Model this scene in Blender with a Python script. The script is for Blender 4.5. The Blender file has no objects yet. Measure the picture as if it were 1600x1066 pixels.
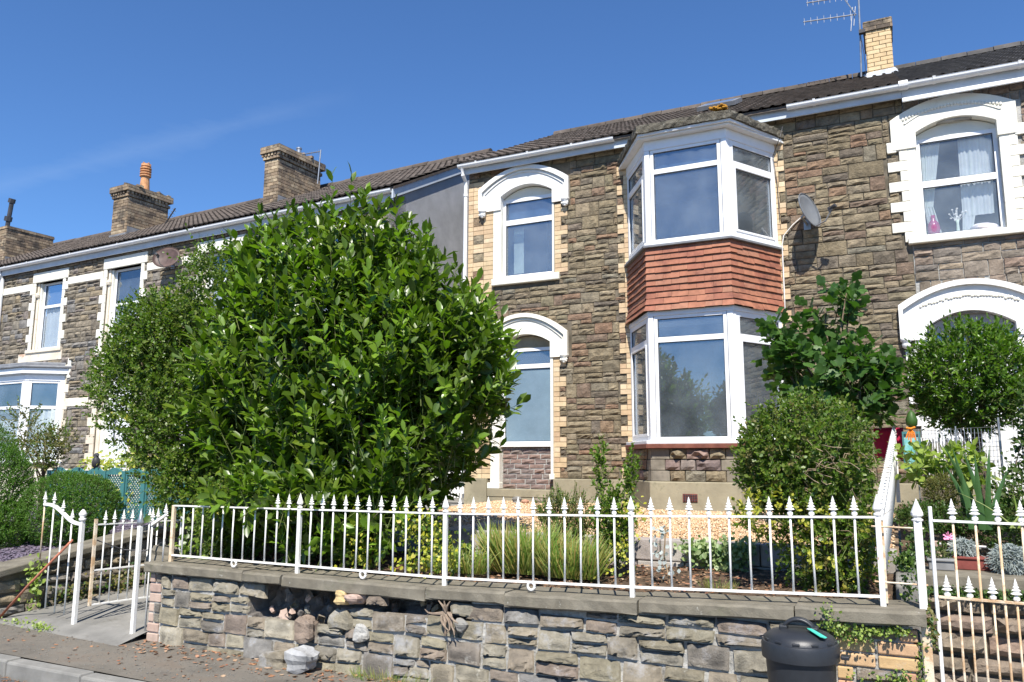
import bpy, math, random
import numpy as np
from mathutils import Matrix, Vector

scene = bpy.context.scene
col = scene.collection
RAD = math.radians
PI = math.pi

# ------------------------------------------------------------------ camera
YAW, PIT, ROL = RAD(25.8), RAD(8.6), RAD(0.15)
cam = bpy.data.cameras.new('camera')
cam_ob = bpy.data.objects.new('camera', cam)
col.objects.link(cam_ob)
_f = Vector((-math.sin(YAW)*math.cos(PIT), math.cos(YAW)*math.cos(PIT), math.sin(PIT)))
_r = Vector((math.cos(YAW), math.sin(YAW), 0)); _u = _r.cross(_f)
_r2 = _r*math.cos(ROL)+_u*math.sin(ROL); _u2 = -_r*math.sin(ROL)+_u*math.cos(ROL)
cam_ob.matrix_world = Matrix(((_r2.x, _u2.x, -_f.x, 0), (_r2.y, _u2.y, -_f.y, 0), (_r2.z, _u2.z, -_f.z, 0), (0, 0, 0, 1)))
cam.sensor_width = 36.0
cam.lens = 1226.0/1600.0*36.0
cam.clip_start = 0.05
cam.clip_end = 3000
scene.camera = cam_ob

# ------------------------------------------------------------------ sky and sun
SUN_EL, SUN_AZ = RAD(53), RAD(20)          # azimuth: to the right of straight out of the facade
sdir = Vector((math.sin(SUN_AZ)*math.cos(SUN_EL), -math.cos(SUN_AZ)*math.cos(SUN_EL), math.sin(SUN_EL)))
world = bpy.data.worlds.new('World'); scene.world = world; world.use_nodes = True
wn = world.node_tree; wn.nodes.clear()
sky = wn.nodes.new('ShaderNodeTexSky'); sky.sky_type = 'NISHITA'; sky.sun_disc = False
sky.sun_elevation = SUN_EL
sky.sun_rotation = math.atan2(sdir.x, sdir.y)
sky.altitude = 100; sky.air_density = 1.0; sky.dust_density = 0.0; sky.ozone_density = 6.0
tc = wn.nodes.new('ShaderNodeTexCoord')
mp = wn.nodes.new('ShaderNodeMapping'); mp.inputs['Rotation'].default_value = (0.35, 0.75, 0.4); mp.inputs['Scale'].default_value = (0.9, 5.0, 6.0)
nz = wn.nodes.new('ShaderNodeTexNoise'); nz.inputs['Scale'].default_value = 1.6; nz.inputs['Detail'].default_value = 9; nz.inputs['Roughness'].default_value = 0.62
mx = wn.nodes.new('ShaderNodeMixRGB'); mx.blend_type = 'MIX'; mx.inputs[2].default_value = (4.2, 4.9, 5.6, 1)
bg = wn.nodes.new('ShaderNodeBackground'); bg.inputs['Strength'].default_value = 0.13
wo = wn.nodes.new('ShaderNodeOutputWorld')
mp.inputs['Rotation'].default_value = (0, 0, 0); mp.inputs['Scale'].default_value = (5, 5, 16)
def wmath(op, x, y=None, clamp=False):
    q = wn.nodes.new('ShaderNodeMath'); q.operation = op; q.use_clamp = clamp
    for k, v in enumerate((x, y)):
        if v is None: continue
        if isinstance(v, (int, float)): q.inputs[k].default_value = v
        else: wn.links.new(v, q.inputs[k])
    return q.outputs[0]
def wdot(v):
    q = wn.nodes.new('ShaderNodeVectorMath'); q.operation = 'DOT_PRODUCT'; q.inputs[1].default_value = v
    wn.links.new(tc.outputs['Generated'], q.inputs[0]); return q.outputs['Value']
# one long thin wisp of cirrus, the only cloud in the sky
across = wmath('ABSOLUTE', wdot((0.0126, 0.5260, -0.8504)))
along = wdot((-0.7559, 0.5615, 0.3367))
wn.links.new(tc.outputs['Generated'], mp.inputs['Vector']); wn.links.new(mp.outputs[0], nz.inputs['Vector'])
wob = wmath('MULTIPLY', wmath('SUBTRACT', nz.outputs['Fac'], .5), .05)
band = wmath('SUBTRACT', 1.0, wmath('MULTIPLY', wmath('ABSOLUTE', wmath('ADD', across, wob)), 60.0), True)
lon = wmath('MULTIPLY', wmath('SUBTRACT', along, .962), 30.0, True)
wisp = wmath('MULTIPLY', wmath('MULTIPLY', band, lon), wmath('MULTIPLY', nz.outputs['Fac'], .115))
tint = wn.nodes.new('ShaderNodeVectorMath'); tint.operation = 'MULTIPLY'; tint.inputs[1].default_value = (.49, .65, .81)
wn.links.new(sky.outputs[0], tint.inputs[0])
wn.links.new(wisp, mx.inputs[0]); wn.links.new(tint.outputs[0], mx.inputs[1]); wn.links.new(mx.outputs[0], bg.inputs[0]); wn.links.new(bg.outputs[0], wo.inputs[0])

sun = bpy.data.lights.new('sun', 'SUN'); sun.energy = 5.0; sun.angle = RAD(0.5); sun.color = (1.0, 0.95, 0.87)
sun_ob = bpy.data.objects.new('sun', sun); col.objects.link(sun_ob)
sun_ob.rotation_euler = (-sdir).to_track_quat('-Z', 'Y').to_euler()
sun_ob.location = (3, -6, 12)
scene.view_settings.view_transform = 'Standard'
scene.view_settings.look = 'None'
scene.view_settings.exposure = 0.7
scene.view_settings.gamma = 1.0
scene.view_settings.use_curve_mapping = False
scene.cycles.max_bounces = 8
scene.cycles.transparent_max_bounces = 16

# ------------------------------------------------------------------ materials
def mk(name, cols, rnd=True, nscale=3.0, namt=0.35, bscale=40.0, bump=0.3, rough=0.85, spots=None, spec=0.3, metal=0.0, trans=0.0, sheen=None, coat=0.0, bdist=0.01):
    m = bpy.data.materials.new(name); m.use_nodes = True
    t = m.node_tree; n = t.nodes; L = t.links; n.clear()
    out = n.new('ShaderNodeOutputMaterial'); p = n.new('ShaderNodeBsdfPrincipled')
    p.inputs['Roughness'].default_value = rough; p.inputs['Metallic'].default_value = metal
    p.inputs['Specular IOR Level'].default_value = spec
    if coat: p.inputs['Coat Weight'].default_value = coat; p.inputs['Coat Roughness'].default_value = 0.12
    geo = n.new('ShaderNodeNewGeometry')
    if rnd and len(cols) > 1:
        oi = n.new('ShaderNodeObjectInfo')
        ad = n.new('ShaderNodeMath'); ad.operation = 'ADD'; fr = n.new('ShaderNodeMath'); fr.operation = 'FRACT'
        L.new(oi.outputs['Random'], ad.inputs[0]); L.new(geo.outputs['Random Per Island'], ad.inputs[1]); L.new(ad.outputs[0], fr.inputs[0])
        src = fr.outputs[0]
    else:
        nn = n.new('ShaderNodeTexNoise'); nn.inputs['Scale'].default_value = nscale*0.6; nn.inputs['Detail'].default_value = 5
        L.new(geo.outputs['Position'], nn.inputs['Vector'])
        mr = n.new('ShaderNodeMapRange'); mr.inputs[1].default_value = 0.3; mr.inputs[2].default_value = 0.7
        L.new(nn.outputs['Fac'], mr.inputs[0]); src = mr.outputs[0]
    cr = n.new('ShaderNodeValToRGB'); e = cr.color_ramp.elements
    k = len(cols)
    for i, c in enumerate(cols):
        pos = (i/(k-1)) if k > 1 else 0.0
        if i < 2: e[i].position = pos; e[i].color = (*c, 1)
        else: q = e.new(pos); q.color = (*c, 1)
    if k == 1: e[1].color = (*cols[0], 1)
    L.new(src, cr.inputs[0]); colr = cr.outputs[0]
    n2 = n.new('ShaderNodeTexNoise'); n2.inputs['Scale'].default_value = nscale; n2.inputs['Detail'].default_value = 7; n2.inputs['Roughness'].default_value = 0.65
    L.new(geo.outputs['Position'], n2.inputs['Vector'])
    mr2 = n.new('ShaderNodeMapRange'); mr2.inputs[1].default_value = 0.3; mr2.inputs[2].default_value = 0.7
    mr2.inputs[3].default_value = 1-namt; mr2.inputs[4].default_value = 1+namt
    L.new(n2.outputs['Fac'], mr2.inputs[0])
    mul = n.new('ShaderNodeVectorMath'); mul.operation = 'SCALE'
    L.new(colr, mul.inputs[0]); L.new(mr2.outputs[0], mul.inputs['Scale']); colr = mul.outputs[0]
    for s in (spots or []):
        sc_, sp, thr, wid, amt = s                    # scale, colour, threshold, width, amount
        n3 = n.new('ShaderNodeTexNoise'); n3.inputs['Scale'].default_value = sc_; n3.inputs['Detail'].default_value = 6; n3.inputs['Roughness'].default_value = 0.7
        L.new(geo.outputs['Position'], n3.inputs['Vector'])
        mr3 = n.new('ShaderNodeMapRange'); mr3.inputs[1].default_value = thr; mr3.inputs[2].default_value = thr+wid; mr3.inputs[4].default_value = amt
        L.new(n3.outputs['Fac'], mr3.inputs[0])
        mm = n.new('ShaderNodeMixRGB'); mm.inputs[2].default_value = (*sp, 1)
        L.new(mr3.outputs[0], mm.inputs[0]); L.new(colr, mm.inputs[1]); colr = mm.outputs[0]
    L.new(colr, p.inputs['Base Color'])
    if bump:
        nb = n.new('ShaderNodeTexNoise'); nb.inputs['Scale'].default_value = bscale; nb.inputs['Detail'].default_value = 8; nb.inputs['Roughness'].default_value = 0.7
        L.new(geo.outputs['Position'], nb.inputs['Vector'])
        b = n.new('ShaderNodeBump'); b.inputs['Strength'].default_value = bump; b.inputs['Distance'].default_value = bdist
        L.new(nb.outputs['Fac'], b.inputs['Height']); L.new(b.outputs[0], p.inputs['Normal'])
    if trans:
        tr = n.new('ShaderNodeBsdfTranslucent'); ms = n.new('ShaderNodeMixShader'); ms.inputs[0].default_value = trans
        tm = n.new('ShaderNodeVectorMath'); tm.operation = 'MULTIPLY'; tm.inputs[1].default_value = (1.6, 1.9, 0.7)
        L.new(colr, tm.inputs[0]); L.new(tm.outputs[0], tr.inputs['Color'])
        L.new(p.outputs[0], ms.inputs[1]); L.new(tr.outputs[0], ms.inputs[2]); L.new(ms.outputs[0], out.inputs[0])
    else:
        L.new(p.outputs[0], out.inputs[0])
    return m

def glass(name, tint=(0.75, 0.8, 0.82), base=0.16, rough=0.0, film=.10):
    m = bpy.data.materials.new(name); m.use_nodes = True
    t = m.node_tree; n = t.nodes; L = t.links; n.clear()
    out = n.new('ShaderNodeOutputMaterial'); g = n.new('ShaderNodeBsdfGlossy'); g.inputs['Roughness'].default_value = rough
    g.inputs['Color'].default_value = (0.86, 0.93, 1, 1)
    tr = n.new('ShaderNodeBsdfTransparent'); tr.inputs['Color'].default_value = (*tint, 1)
    geo = n.new('ShaderNodeNewGeometry')                       # Schlick reflectance, the same from both faces of the pane
    dt = n.new('ShaderNodeVectorMath'); dt.operation = 'DOT_PRODUCT'; L.new(geo.outputs['Incoming'], dt.inputs[0]); L.new(geo.outputs['True Normal'], dt.inputs[1])
    ab = n.new('ShaderNodeMath'); ab.operation = 'ABSOLUTE'; L.new(dt.outputs['Value'], ab.inputs[0])
    om = n.new('ShaderNodeMath'); om.operation = 'SUBTRACT'; om.inputs[0].default_value = 1.0; L.new(ab.outputs[0], om.inputs[1])
    fr = n.new('ShaderNodeMath'); fr.operation = 'POWER'; fr.inputs[1].default_value = 5.0; L.new(om.outputs[0], fr.inputs[0])
    mr = n.new('ShaderNodeMapRange'); mr.inputs[3].default_value = base; mr.inputs[4].default_value = 1.0
    L.new(fr.outputs[0], mr.inputs[0])
    ms = n.new('ShaderNodeMixShader'); L.new(mr.outputs[0], ms.inputs[0]); L.new(tr.outputs[0], ms.inputs[1]); L.new(g.outputs[0], ms.inputs[2])
    nb = n.new('ShaderNodeTexNoise'); nb.inputs['Scale'].default_value = 1.3
    b = n.new('ShaderNodeBump'); b.inputs['Strength'].default_value = 0.05; b.inputs['Distance'].default_value = 0.02
    L.new(geo.outputs['Position'], nb.inputs['Vector']); L.new(nb.outputs['Fac'], b.inputs['Height']); L.new(b.outputs[0], g.inputs['Normal'])
    df = n.new('ShaderNodeBsdfDiffuse'); df.inputs['Color'].default_value = (.50, .58, .64, 1)
    nd = n.new('ShaderNodeTexNoise'); nd.inputs['Scale'].default_value = 2.2; nd.inputs['Detail'].default_value = 6
    md = n.new('ShaderNodeMapRange'); md.inputs[1].default_value = .3; md.inputs[2].default_value = .75; md.inputs[3].default_value = film*.5; md.inputs[4].default_value = film*1.5
    L.new(geo.outputs['Position'], nd.inputs['Vector']); L.new(nd.outputs['Fac'], md.inputs[0])
    m2 = n.new('ShaderNodeMixShader'); L.new(md.outputs[0], m2.inputs[0]); L.new(ms.outputs[0], m2.inputs[1]); L.new(df.outputs[0], m2.inputs[2])
    L.new(m2.outputs[0], out.inputs[0])
    return m

M = {}
M['stone'] = mk('buff_sandstone', [(0.157,0.125,0.078), (0.244,0.197,0.125), (0.190,0.152,0.097), (0.291,0.239,0.156), (0.150,0.125,0.097), (0.244,0.152,0.097), (0.220,0.186,0.117), (0.126,0.103,0.078), (0.267,0.212,0.139), (0.197,0.178,0.133)],
                nscale=9, namt=.4, bscale=30, bump=1.0, bdist=.025, spots=[(14, (.34, .30, .22), .62, .1, .55), (6, (.07, .06, .05), .6, .12, .6)])
M['stone_r'] = mk('grey_brown_sandstone', [(0.175,0.142,0.105), (0.257,0.210,0.157), (0.221,0.170,0.131), (0.292,0.233,0.163), (0.170,0.148,0.126), (0.257,0.182,0.136), (0.233,0.204,0.163)],
                nscale=9, namt=.4, bscale=38, bump=.9, bdist=.02, spots=[(11, (.32, .28, .24), .62, .1, .5), (6, (.08, .07, .065), .6, .12, .5)])
M['stone_l'] = mk('dark_grey_sandstone', [(0.169,0.144,0.109), (0.250,0.213,0.155), (0.188,0.181,0.172), (0.288,0.231,0.149), (0.150,0.131,0.103), (0.237,0.200,0.172)],
                nscale=9, namt=.4, bscale=30, bump=.9, bdist=.02, spots=[(11, (.27, .24, .2), .62, .1, .5)])
M['stone_lilac'] = mk('lilac_painted_stone', [(.30,.26,.34), (.36,.33,.42)], nscale=9, bscale=30, bump=.7)
M['stone_w'] = mk('garden_wall_stone', [(0.203,0.179,0.129), (0.246,0.219,0.157), (0.177,0.171,0.162), (0.268,0.241,0.178), (0.220,0.177,0.139), (0.151,0.140,0.121), (0.234,0.211,0.150), (0.194,0.155,0.126), (0.216,0.198,0.154), (0.290,0.262,0.204)],
                nscale=8, namt=.38, bscale=70, bump=1.0, bdist=.014, spots=[(7, (.50, .48, .42), .64, .07, .5), (18, (.13, .12, .10), .62, .06, .6), (4, (.30, .32, .36), .55, .1, .45)])
M['stone_c'] = mk('coping_stone', [(0.151,0.133,0.099), (0.194,0.175,0.136)], rnd=False, nscale=7, namt=.3, bscale=90, bump=.5, spots=[(22, (.42, .41, .36), .64, .05, .6), (5, (.13, .13, .08), .58, .12, .6)])
M['mortar'] = mk('dark_mortar', [(.10,.085,.06), (.16,.135,.10)], rnd=False, nscale=8, bscale=60, bump=.6)
M['mortar_pale'] = mk('pale_cement_mortar', [(.34,.33,.30), (.50,.49,.46)], rnd=False, nscale=6, namt=.3, bscale=40, bump=.9, bdist=.02, spots=[(3, (.17, .155, .13), .5, .12, .8)])
M['rubble'] = mk('rubble_core', [(.15,.13,.11), (.24,.22,.2)], rnd=False, nscale=5, namt=.4, bscale=14, bump=1.0, bdist=.06, spots=[(6, (.33, .34, .36), .6, .08, .5)])
M['ybrick'] = mk('yellow_brick', [(0.530,0.390,0.231), (0.615,0.475,0.294), (0.488,0.339,0.206), (0.636,0.508,0.338)], nscale=12, namt=.15, bscale=120, bump=.2, spots=[(5, (.30, .24, .16), .6, .12, .5)])
M['obrick'] = mk('orange_brick', [(0.475,0.292,0.149), (0.522,0.367,0.184), (0.475,0.259,0.172), (0.532,0.410,0.196)], nscale=12, namt=.2, bscale=120, bump=.3, spots=[(9, (.5, .42, .33), .6, .1, .5)])
M['pbrick'] = mk('pinkish_brick', [(.42,.30,.24), (.46,.35,.28), (.38,.27,.22)], nscale=12, namt=.2, bscale=120, bump=.3)
M['cbrick'] = mk('weathered_chimney_brick', [(.33,.25,.16), (.22,.16,.11), (.45,.36,.24), (.13,.10,.075), (.38,.28,.18)], nscale=6, namt=.35, bscale=60, bump=.6, spots=[(2.6, (.06, .052, .045), .5, .12, .8)])
M['cbrick_n'] = mk('clean_chimney_brick', [(.60,.44,.24), (.66,.51,.30), (.56,.40,.22)], nscale=12, namt=.15, bscale=120, bump=.25, spots=[(6, (.25, .18, .1), .66, .08, .5)])
M['brick_r'] = mk('purple_brown_stone', [(.20,.14,.115), (.25,.17,.14), (.17,.13,.12), (.23,.19,.165)], nscale=12, bscale=60, bump=.5)
M['white'] = mk('white_paint', [(.80,.79,.76), (.76,.75,.71)], rnd=False, nscale=4, namt=.06, bscale=50, bump=.15, rough=.6, spots=[(9, (.48, .45, .38), .63, .1, .6), (1.6, (.62, .60, .54), .55, .2, .5), (40, (.35, .33, .28), .7, .04, .6)])
M['cream'] = mk('cream_masonry_paint', [(.80,.78,.69), (.76,.73,.62)], rnd=False, nscale=3, namt=.06, bscale=60, bump=.35, rough=.75, spots=[(7, (.48, .42, .32), .62, .1, .6), (1.4, (.62, .58, .48), .55, .2, .5), (30, (.36, .32, .26), .69, .05, .6)])
M['cream_w'] = mk('worn_cream_paint', [(.74,.68,.56), (.64,.56,.44)], rnd=False, nscale=3, namt=.1, bscale=60, bump=.3, rough=.8, spots=[(5, (.48, .28, .18), .62, .06, .8)])
M['upvc'] = mk('white_upvc', [(.82,.83,.84)], rnd=False, nscale=4, namt=.04, bump=0, rough=.32, spec=.5, spots=[(5, (.64, .64, .60), .6, .15, .45), (35, (.5, .5, .46), .7, .05, .5)])
M['upvc_d'] = mk('weathered_white_plastic', [(.74,.75,.74), (.80,.80,.80)], rnd=False, nscale=4, namt=.05, bump=0, rough=.35, spec=.5, spots=[(20, (.35, .36, .28), .64, .06, .5)])
M['fascia'] = mk('pale_blue_grey_fascia', [(.50,.54,.58), (.56,.60,.63)], rnd=False, nscale=4, namt=.08, bscale=30, bump=.1, rough=.5)
M['render'] = mk('buff_cement_plinth', [(.25,.22,.15), (.33,.29,.20)], rnd=False, nscale=3, namt=.25, bscale=70, bump=.4, spots=[(6, (.17, .16, .10), .56, .1, .6)])
M['ashlar'] = mk('grey_buff_ashlar', [(.19,.165,.125), (.25,.22,.175)], rnd=False, nscale=5, namt=.3, bscale=60, bump=.5, spots=[(8, (.13, .11, .085), .58, .1, .5)])
M['render_g'] = mk('grey_pebbledash', [(0.351,0.351,0.351), (0.429,0.429,0.436)], rnd=False, nscale=3, namt=.12, bscale=110, bump=.9)
M['tile'] = mk('brown_roof_tile', [(0.083,0.065,0.052), (0.112,0.091,0.076), (0.073,0.060,0.049)], nscale=6, namt=.35, bscale=60, bump=.4, rough=.8, spots=[(9, (.19, .17, .14), .6, .08, .5), (4, (.13, .10, .05), .62, .1, .4)])
M['tile_d'] = mk('dark_roof_tile', [(0.057,0.054,0.053), (0.086,0.081,0.078)], nscale=6, namt=.3, bscale=60, bump=.4, rough=.75, spots=[(14, (.17, .16, .15), .64, .06, .5)])
M['redtile'] = mk('red_hung_tile', [(0.323,0.130,0.076), (0.360,0.155,0.092), (0.287,0.108,0.067), (0.343,0.166,0.103)], nscale=9, namt=.2, bscale=60, bump=.3, rough=.75, spots=[(2.5, (.12, .045, .035), .52, .15, .7), (11, (.48, .27, .2), .66, .08, .4)])
M['lead'] = mk('grey_lead', [(.17,.175,.185), (.23,.235,.245)], rnd=False, nscale=6, namt=.2, bump=.2, rough=.55)
M['mossy'] = mk('mossy_felt_edge', [(0.080,0.072,0.056), (0.152,0.137,0.105)], rnd=False, nscale=11, namt=.5, bscale=30, bump=1.0, bdist=.03, spots=[(13, (.26, .25, .21), .58, .06, .7), (7, (.12, .115, .04), .6, .08, .6)])
M['lichen'] = mk('orange_moss', [(.42,.20,.015), (.30,.15,.02)], rnd=False, nscale=30, bscale=60, bump=1)
M['redwood'] = mk('red_brown_sill', [(.16,.05,.035), (.22,.09,.06)], rnd=False, nscale=8, namt=.3, bump=.2, rough=.6)
M['iron'] = mk('white_painted_iron', [(.78,.76,.71), (.80,.79,.76)], rnd=False, nscale=20, namt=.06, bscale=120, bump=.25, rough=.45, spots=[(18, (.38, .19, .09), .635, .05, .7), (5, (.62, .56, .46), .55, .15, .5)])
M['iron_r'] = mk('rusty_white_iron', [(0.665,0.533,0.365), (0.722,0.619,0.486)], rnd=False, nscale=16, namt=.15, bscale=120, bump=.4, rough=.6, spots=[(7, (.46, .26, .11), .47, .08, .7)])
M['galv'] = mk('galvanised_metal', [(.42,.43,.44), (.33,.34,.35)], rnd=False, nscale=20, namt=.1, bump=0, rough=.4, metal=.7)
M['darkmetal'] = mk('dark_metal', [(.05,.05,.055)], rnd=False, bump=0, rough=.5)
M['glass'] = glass('window_glass', tint=(.88,.9,.92), base=.15)
M['glass_c'] = glass('clear_window_glass', tint=(.96,.97,.98), base=.05)
M['glass_b'] = glass('bluish_window_glass', tint=(.6, .68, .76), base=.17)
M['frost'] = mk('frosted_film_glass', [(0.158,0.232,0.288), (0.186,0.260,0.318)], rnd=False, nscale=2, namt=.15, bscale=60, bump=.25, rough=.22, spec=.7, spots=[(55, (.33, .42, .48), .62, .04, .6)])
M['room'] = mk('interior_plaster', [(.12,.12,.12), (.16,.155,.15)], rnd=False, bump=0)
M['curtain'] = mk('sheer_curtain', [(.72,.77,.80), (.62,.67,.72)], rnd=False, nscale=5, namt=.12, bump=0, rough=.9, trans=.3)
M['blind'] = mk('pale_blue_blind', [(.30,.42,.52)], rnd=False, nscale=2, bump=0)
M['asphalt'] = mk('old_tarmac', [(0.141,0.126,0.103), (0.186,0.166,0.136)], rnd=False, nscale=2.2, namt=.25, bscale=160, bump=.8, rough=.9, spots=[(75, (.36, .35, .32), .62, .05, .6), (2.2, (.15, .115, .085), .52, .15, .6), (.9, (.075, .073, .07), .55, .05, .45), (6, (.20, .19, .17), .6, .1, .4)])
M['road'] = mk('road_tarmac', [(.10,.10,.10), (.14,.138,.132)], rnd=False, nscale=2.5, namt=.2, bscale=170, bump=.9, rough=.9, spots=[(70, (.25, .24, .23), .62, .05, .6), (3, (.16, .12, .08), .6, .1, .5)])
M['kerb'] = mk('concrete_kerb', [(0.205,0.198,0.180), (0.248,0.239,0.217)], rnd=False, nscale=5, namt=.2, bscale=120, bump=.5, spots=[(8, (.2, .18, .15), .6, .1, .5)])
M['boulder'] = mk('pale_boulder', [(.36,.36,.35), (.28,.28,.28)], rnd=False, nscale=9, namt=.3, bscale=50, bump=.6)
M['concrete'] = mk('path_concrete', [(.17,.165,.15), (.24,.23,.21)], rnd=False, nscale=3, namt=.25, bscale=90, bump=.5, spots=[(5, (.10, .09, .07), .58, .1, .5)])
M['block'] = mk('grey_concrete_block', [(0.288,0.263,0.237), (0.375,0.344,0.312), (0.325,0.275,0.250)], nscale=5, namt=.25, bscale=110, bump=.6, spots=[(7, (.14, .125, .11), .6, .1, .5)])
M['soil'] = mk('dry_soil', [(.085,.055,.035), (.14,.095,.06)], rnd=False, nscale=9, namt=.4, bscale=30, bump=1, bdist=.03, rough=.95)
M['gravelbase'] = mk('gravel_bedding', [(.25,.17,.10), (.35,.25,.16)], rnd=False, nscale=14, namt=.4, bscale=60, bump=1, bdist=.03)
M['gravel'] = mk('golden_gravel', [(0.588,0.386,0.203), (0.714,0.552,0.374), (0.441,0.239,0.117), (0.630,0.423,0.226), (0.315,0.184,0.101), (0.756,0.607,0.437), (0.546,0.331,0.156)], nscale=30, namt=.15, bump=0, rough=.8)
M['slatechip'] = mk('plum_slate_chippings', [(.12,.095,.13), (.17,.14,.18), (.09,.08,.11)], nscale=20, namt=.2, bump=0, rough=.7)
M['litter'] = mk('dead_leaves', [(.24,.11,.055), (.31,.17,.09), (.19,.10,.06), (.36,.25,.16), (.28,.10,.05)], nscale=20, bump=0, rough=.8)
M['teal'] = mk('teal_painted_wood', [(.04,.15,.155), (.06,.19,.19)], rnd=False, nscale=8, namt=.15, bump=.15, rough=.6)
M['binp'] = mk('black_bin_plastic', [(.022,.024,.028)], rnd=False, nscale=20, namt=.15, bscale=200, bump=.1, rough=.42, spec=.5, spots=[(25, (.09, .09, .09), .68, .05, .4)])
M['turq'] = mk('turquoise_plastic', [(.08,.62,.46)], rnd=False, bump=0, rough=.4)
M['terracotta'] = mk('terracotta', [(.50,.24,.11), (.56,.30,.15)], rnd=False, nscale=9, bump=.2)
M['terrad'] = mk('dark_red_pot', [(.20,.055,.045)], rnd=False, nscale=9, bump=.2)
M['plasticg'] = mk('grey_plastic_planter', [(.25,.25,.25)], rnd=False, bump=0, rough=.5)
M['dish'] = mk('grey_dish', [(0.136,0.146,0.158), (0.161,0.171,0.183)], rnd=False, nscale=9, namt=.08, bump=0, rough=.45)
M['dishb'] = mk('brown_dish', [(0.081,0.052,0.045), (0.105,0.070,0.059)], rnd=False, nscale=9, bump=0, rough=.5)
M['redcloth'] = mk('crimson_cloth', [(.40,.012,.055), (.48,.02,.075)], rnd=False, nscale=4, bump=.3, bscale=14, rough=.75)
M['orange'] = mk('orange_ribbon', [(.75,.22,.02)], rnd=False, bump=0)
M['wood'] = mk('weathered_wood', [(.20,.17,.14), (.30,.26,.21)], rnd=False, nscale=20, bump=.3)
M['rust'] = mk('rust_red_pole', [(.42,.13,.07), (.36,.15,.1)], rnd=False, nscale=12, bump=.2)
M['pink'] = mk('pink_petals', [(.85,.32,.5)], rnd=False, bump=0)
M['magenta'] = mk('magenta_glass', [(.30,.02,.12)], rnd=False, bump=0, rough=.15)
M['pillow'] = mk('pale_pillow', [(.72,.66,.68)], rnd=False, bump=.1)
M['cable'] = mk('white_cable', [(.70,.68,.64)], rnd=False, bump=0)
M['bark'] = mk('bark', [(.10,.075,.05), (.17,.13,.09)], rnd=False, nscale=20, bscale=50, bump=.8)
M['rootm'] = mk('dead_root_bark', [(.20,.15,.11), (.30,.23,.17)], rnd=False, nscale=30, bump=.5)
M['stem'] = mk('green_stem', [(.10,.15,.04), (.16,.17,.06)], nscale=20, bump=0)
M['twig'] = mk('dry_twig', [(.33,.24,.15), (.40,.30,.2)], nscale=20, bump=0)
# foliage: base colours stay in the range of real leaves
def leafm(name, cols, rough=.35, trans=.3, spec=.45, namt=.15):
    return mk(name, cols, nscale=12, namt=namt, bump=0, rough=rough, trans=trans, spec=spec)
M['laurel'] = leafm('laurel_leaf', [(0.051,0.091,0.008), (0.080,0.140,0.012), (0.040,0.075,0.008), (0.109,0.177,0.015), (0.065,0.118,0.011), (0.145,0.204,0.018)], rough=.36, spec=.5)
M['laurel_y'] = leafm('young_laurel_leaf', [(0.127,0.223,0.018), (0.165,0.267,0.027), (0.101,0.190,0.018)], rough=.33)
M['privet'] = leafm('privet_leaf', [(0.070,0.136,0.013), (0.103,0.184,0.018), (0.055,0.104,0.013), (0.152,0.216,0.027), (0.123,0.148,0.027)], rough=.42)
M['box'] = leafm('clipped_leaf', [(0.060,0.144,0.015), (0.090,0.201,0.020), (0.045,0.115,0.013), (0.128,0.230,0.025)], rough=.5)
M['yellow'] = leafm('golden_leaf', [(.45,.42,.04), (.35,.38,.04), (.50,.45,.09), (.22,.28,.04)], rough=.45)
M['varieg'] = leafm('cream_edged_leaf', [(.45,.47,.20), (.20,.28,.06), (.50,.52,.28), (.12,.2,.04)], rough=.45)
M['fig'] = leafm('fig_leaf', [(0.041,0.101,0.020), (0.061,0.135,0.022), (0.034,0.081,0.018), (0.088,0.189,0.028)], rough=.5)
M['bay'] = leafm('bay_leaf', [(0.053,0.119,0.014), (0.079,0.160,0.016), (0.122,0.220,0.020), (0.044,0.092,0.012)], rough=.35)
M['lime'] = leafm('lime_green_leaf', [(.22,.30,.05), (.28,.36,.07), (.17,.25,.04), (.32,.38,.12)], rough=.45)
M['ivy'] = leafm('ivy_leaf', [(.04,.09,.015), (.07,.13,.02), (.03,.07,.014), (.11,.16,.035)], rough=.45)
M['ivyv'] = leafm('variegated_ivy_leaf', [(0.130,0.208,0.065), (0.325,0.390,0.182), (0.091,0.169,0.046), (0.494,0.546,0.325)], rough=.45)
M['irisl'] = leafm('sword_leaf', [(.05,.12,.035), (.07,.15,.045)], rough=.4)
M['silver'] = leafm('silver_leaf', [(.30,.34,.33), (.38,.42,.41), (.24,.28,.27)], rough=.7, trans=.15)
M['grass'] = leafm('grass_blade', [(0.156,0.252,0.036), (0.098,0.192,0.023), (0.293,0.324,0.090), (0.323,0.240,0.072), (0.196,0.288,0.045)], rough=.5)
M['bronze'] = leafm('bronze_green_leaf', [(.12,.12,.03), (.17,.14,.04), (.08,.10,.025)], rough=.5)
M['treeleaf'] = leafm('street_tree_leaf', [(.04,.085,.015), (.06,.11,.02)], rough=.45)

# ------------------------------------------------------------------ object helpers
def tag(o, label=None, cat=None, group=None, kind=None):
    if label: o['label'] = label
    if cat: o['category'] = cat
    if group: o['group'] = group
    if kind: o['kind'] = kind
    return o

def empty(name, label, cat, loc=(0, 0, 0), rz=0.0, group=None, parent=None):
    o = bpy.data.objects.new(name, None); col.objects.link(o)
    o.location = loc; o.rotation_euler = (0, 0, rz); o.empty_display_size = .1
    if parent: o.parent = parent
    tag(o, label, cat, group); return o

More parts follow.
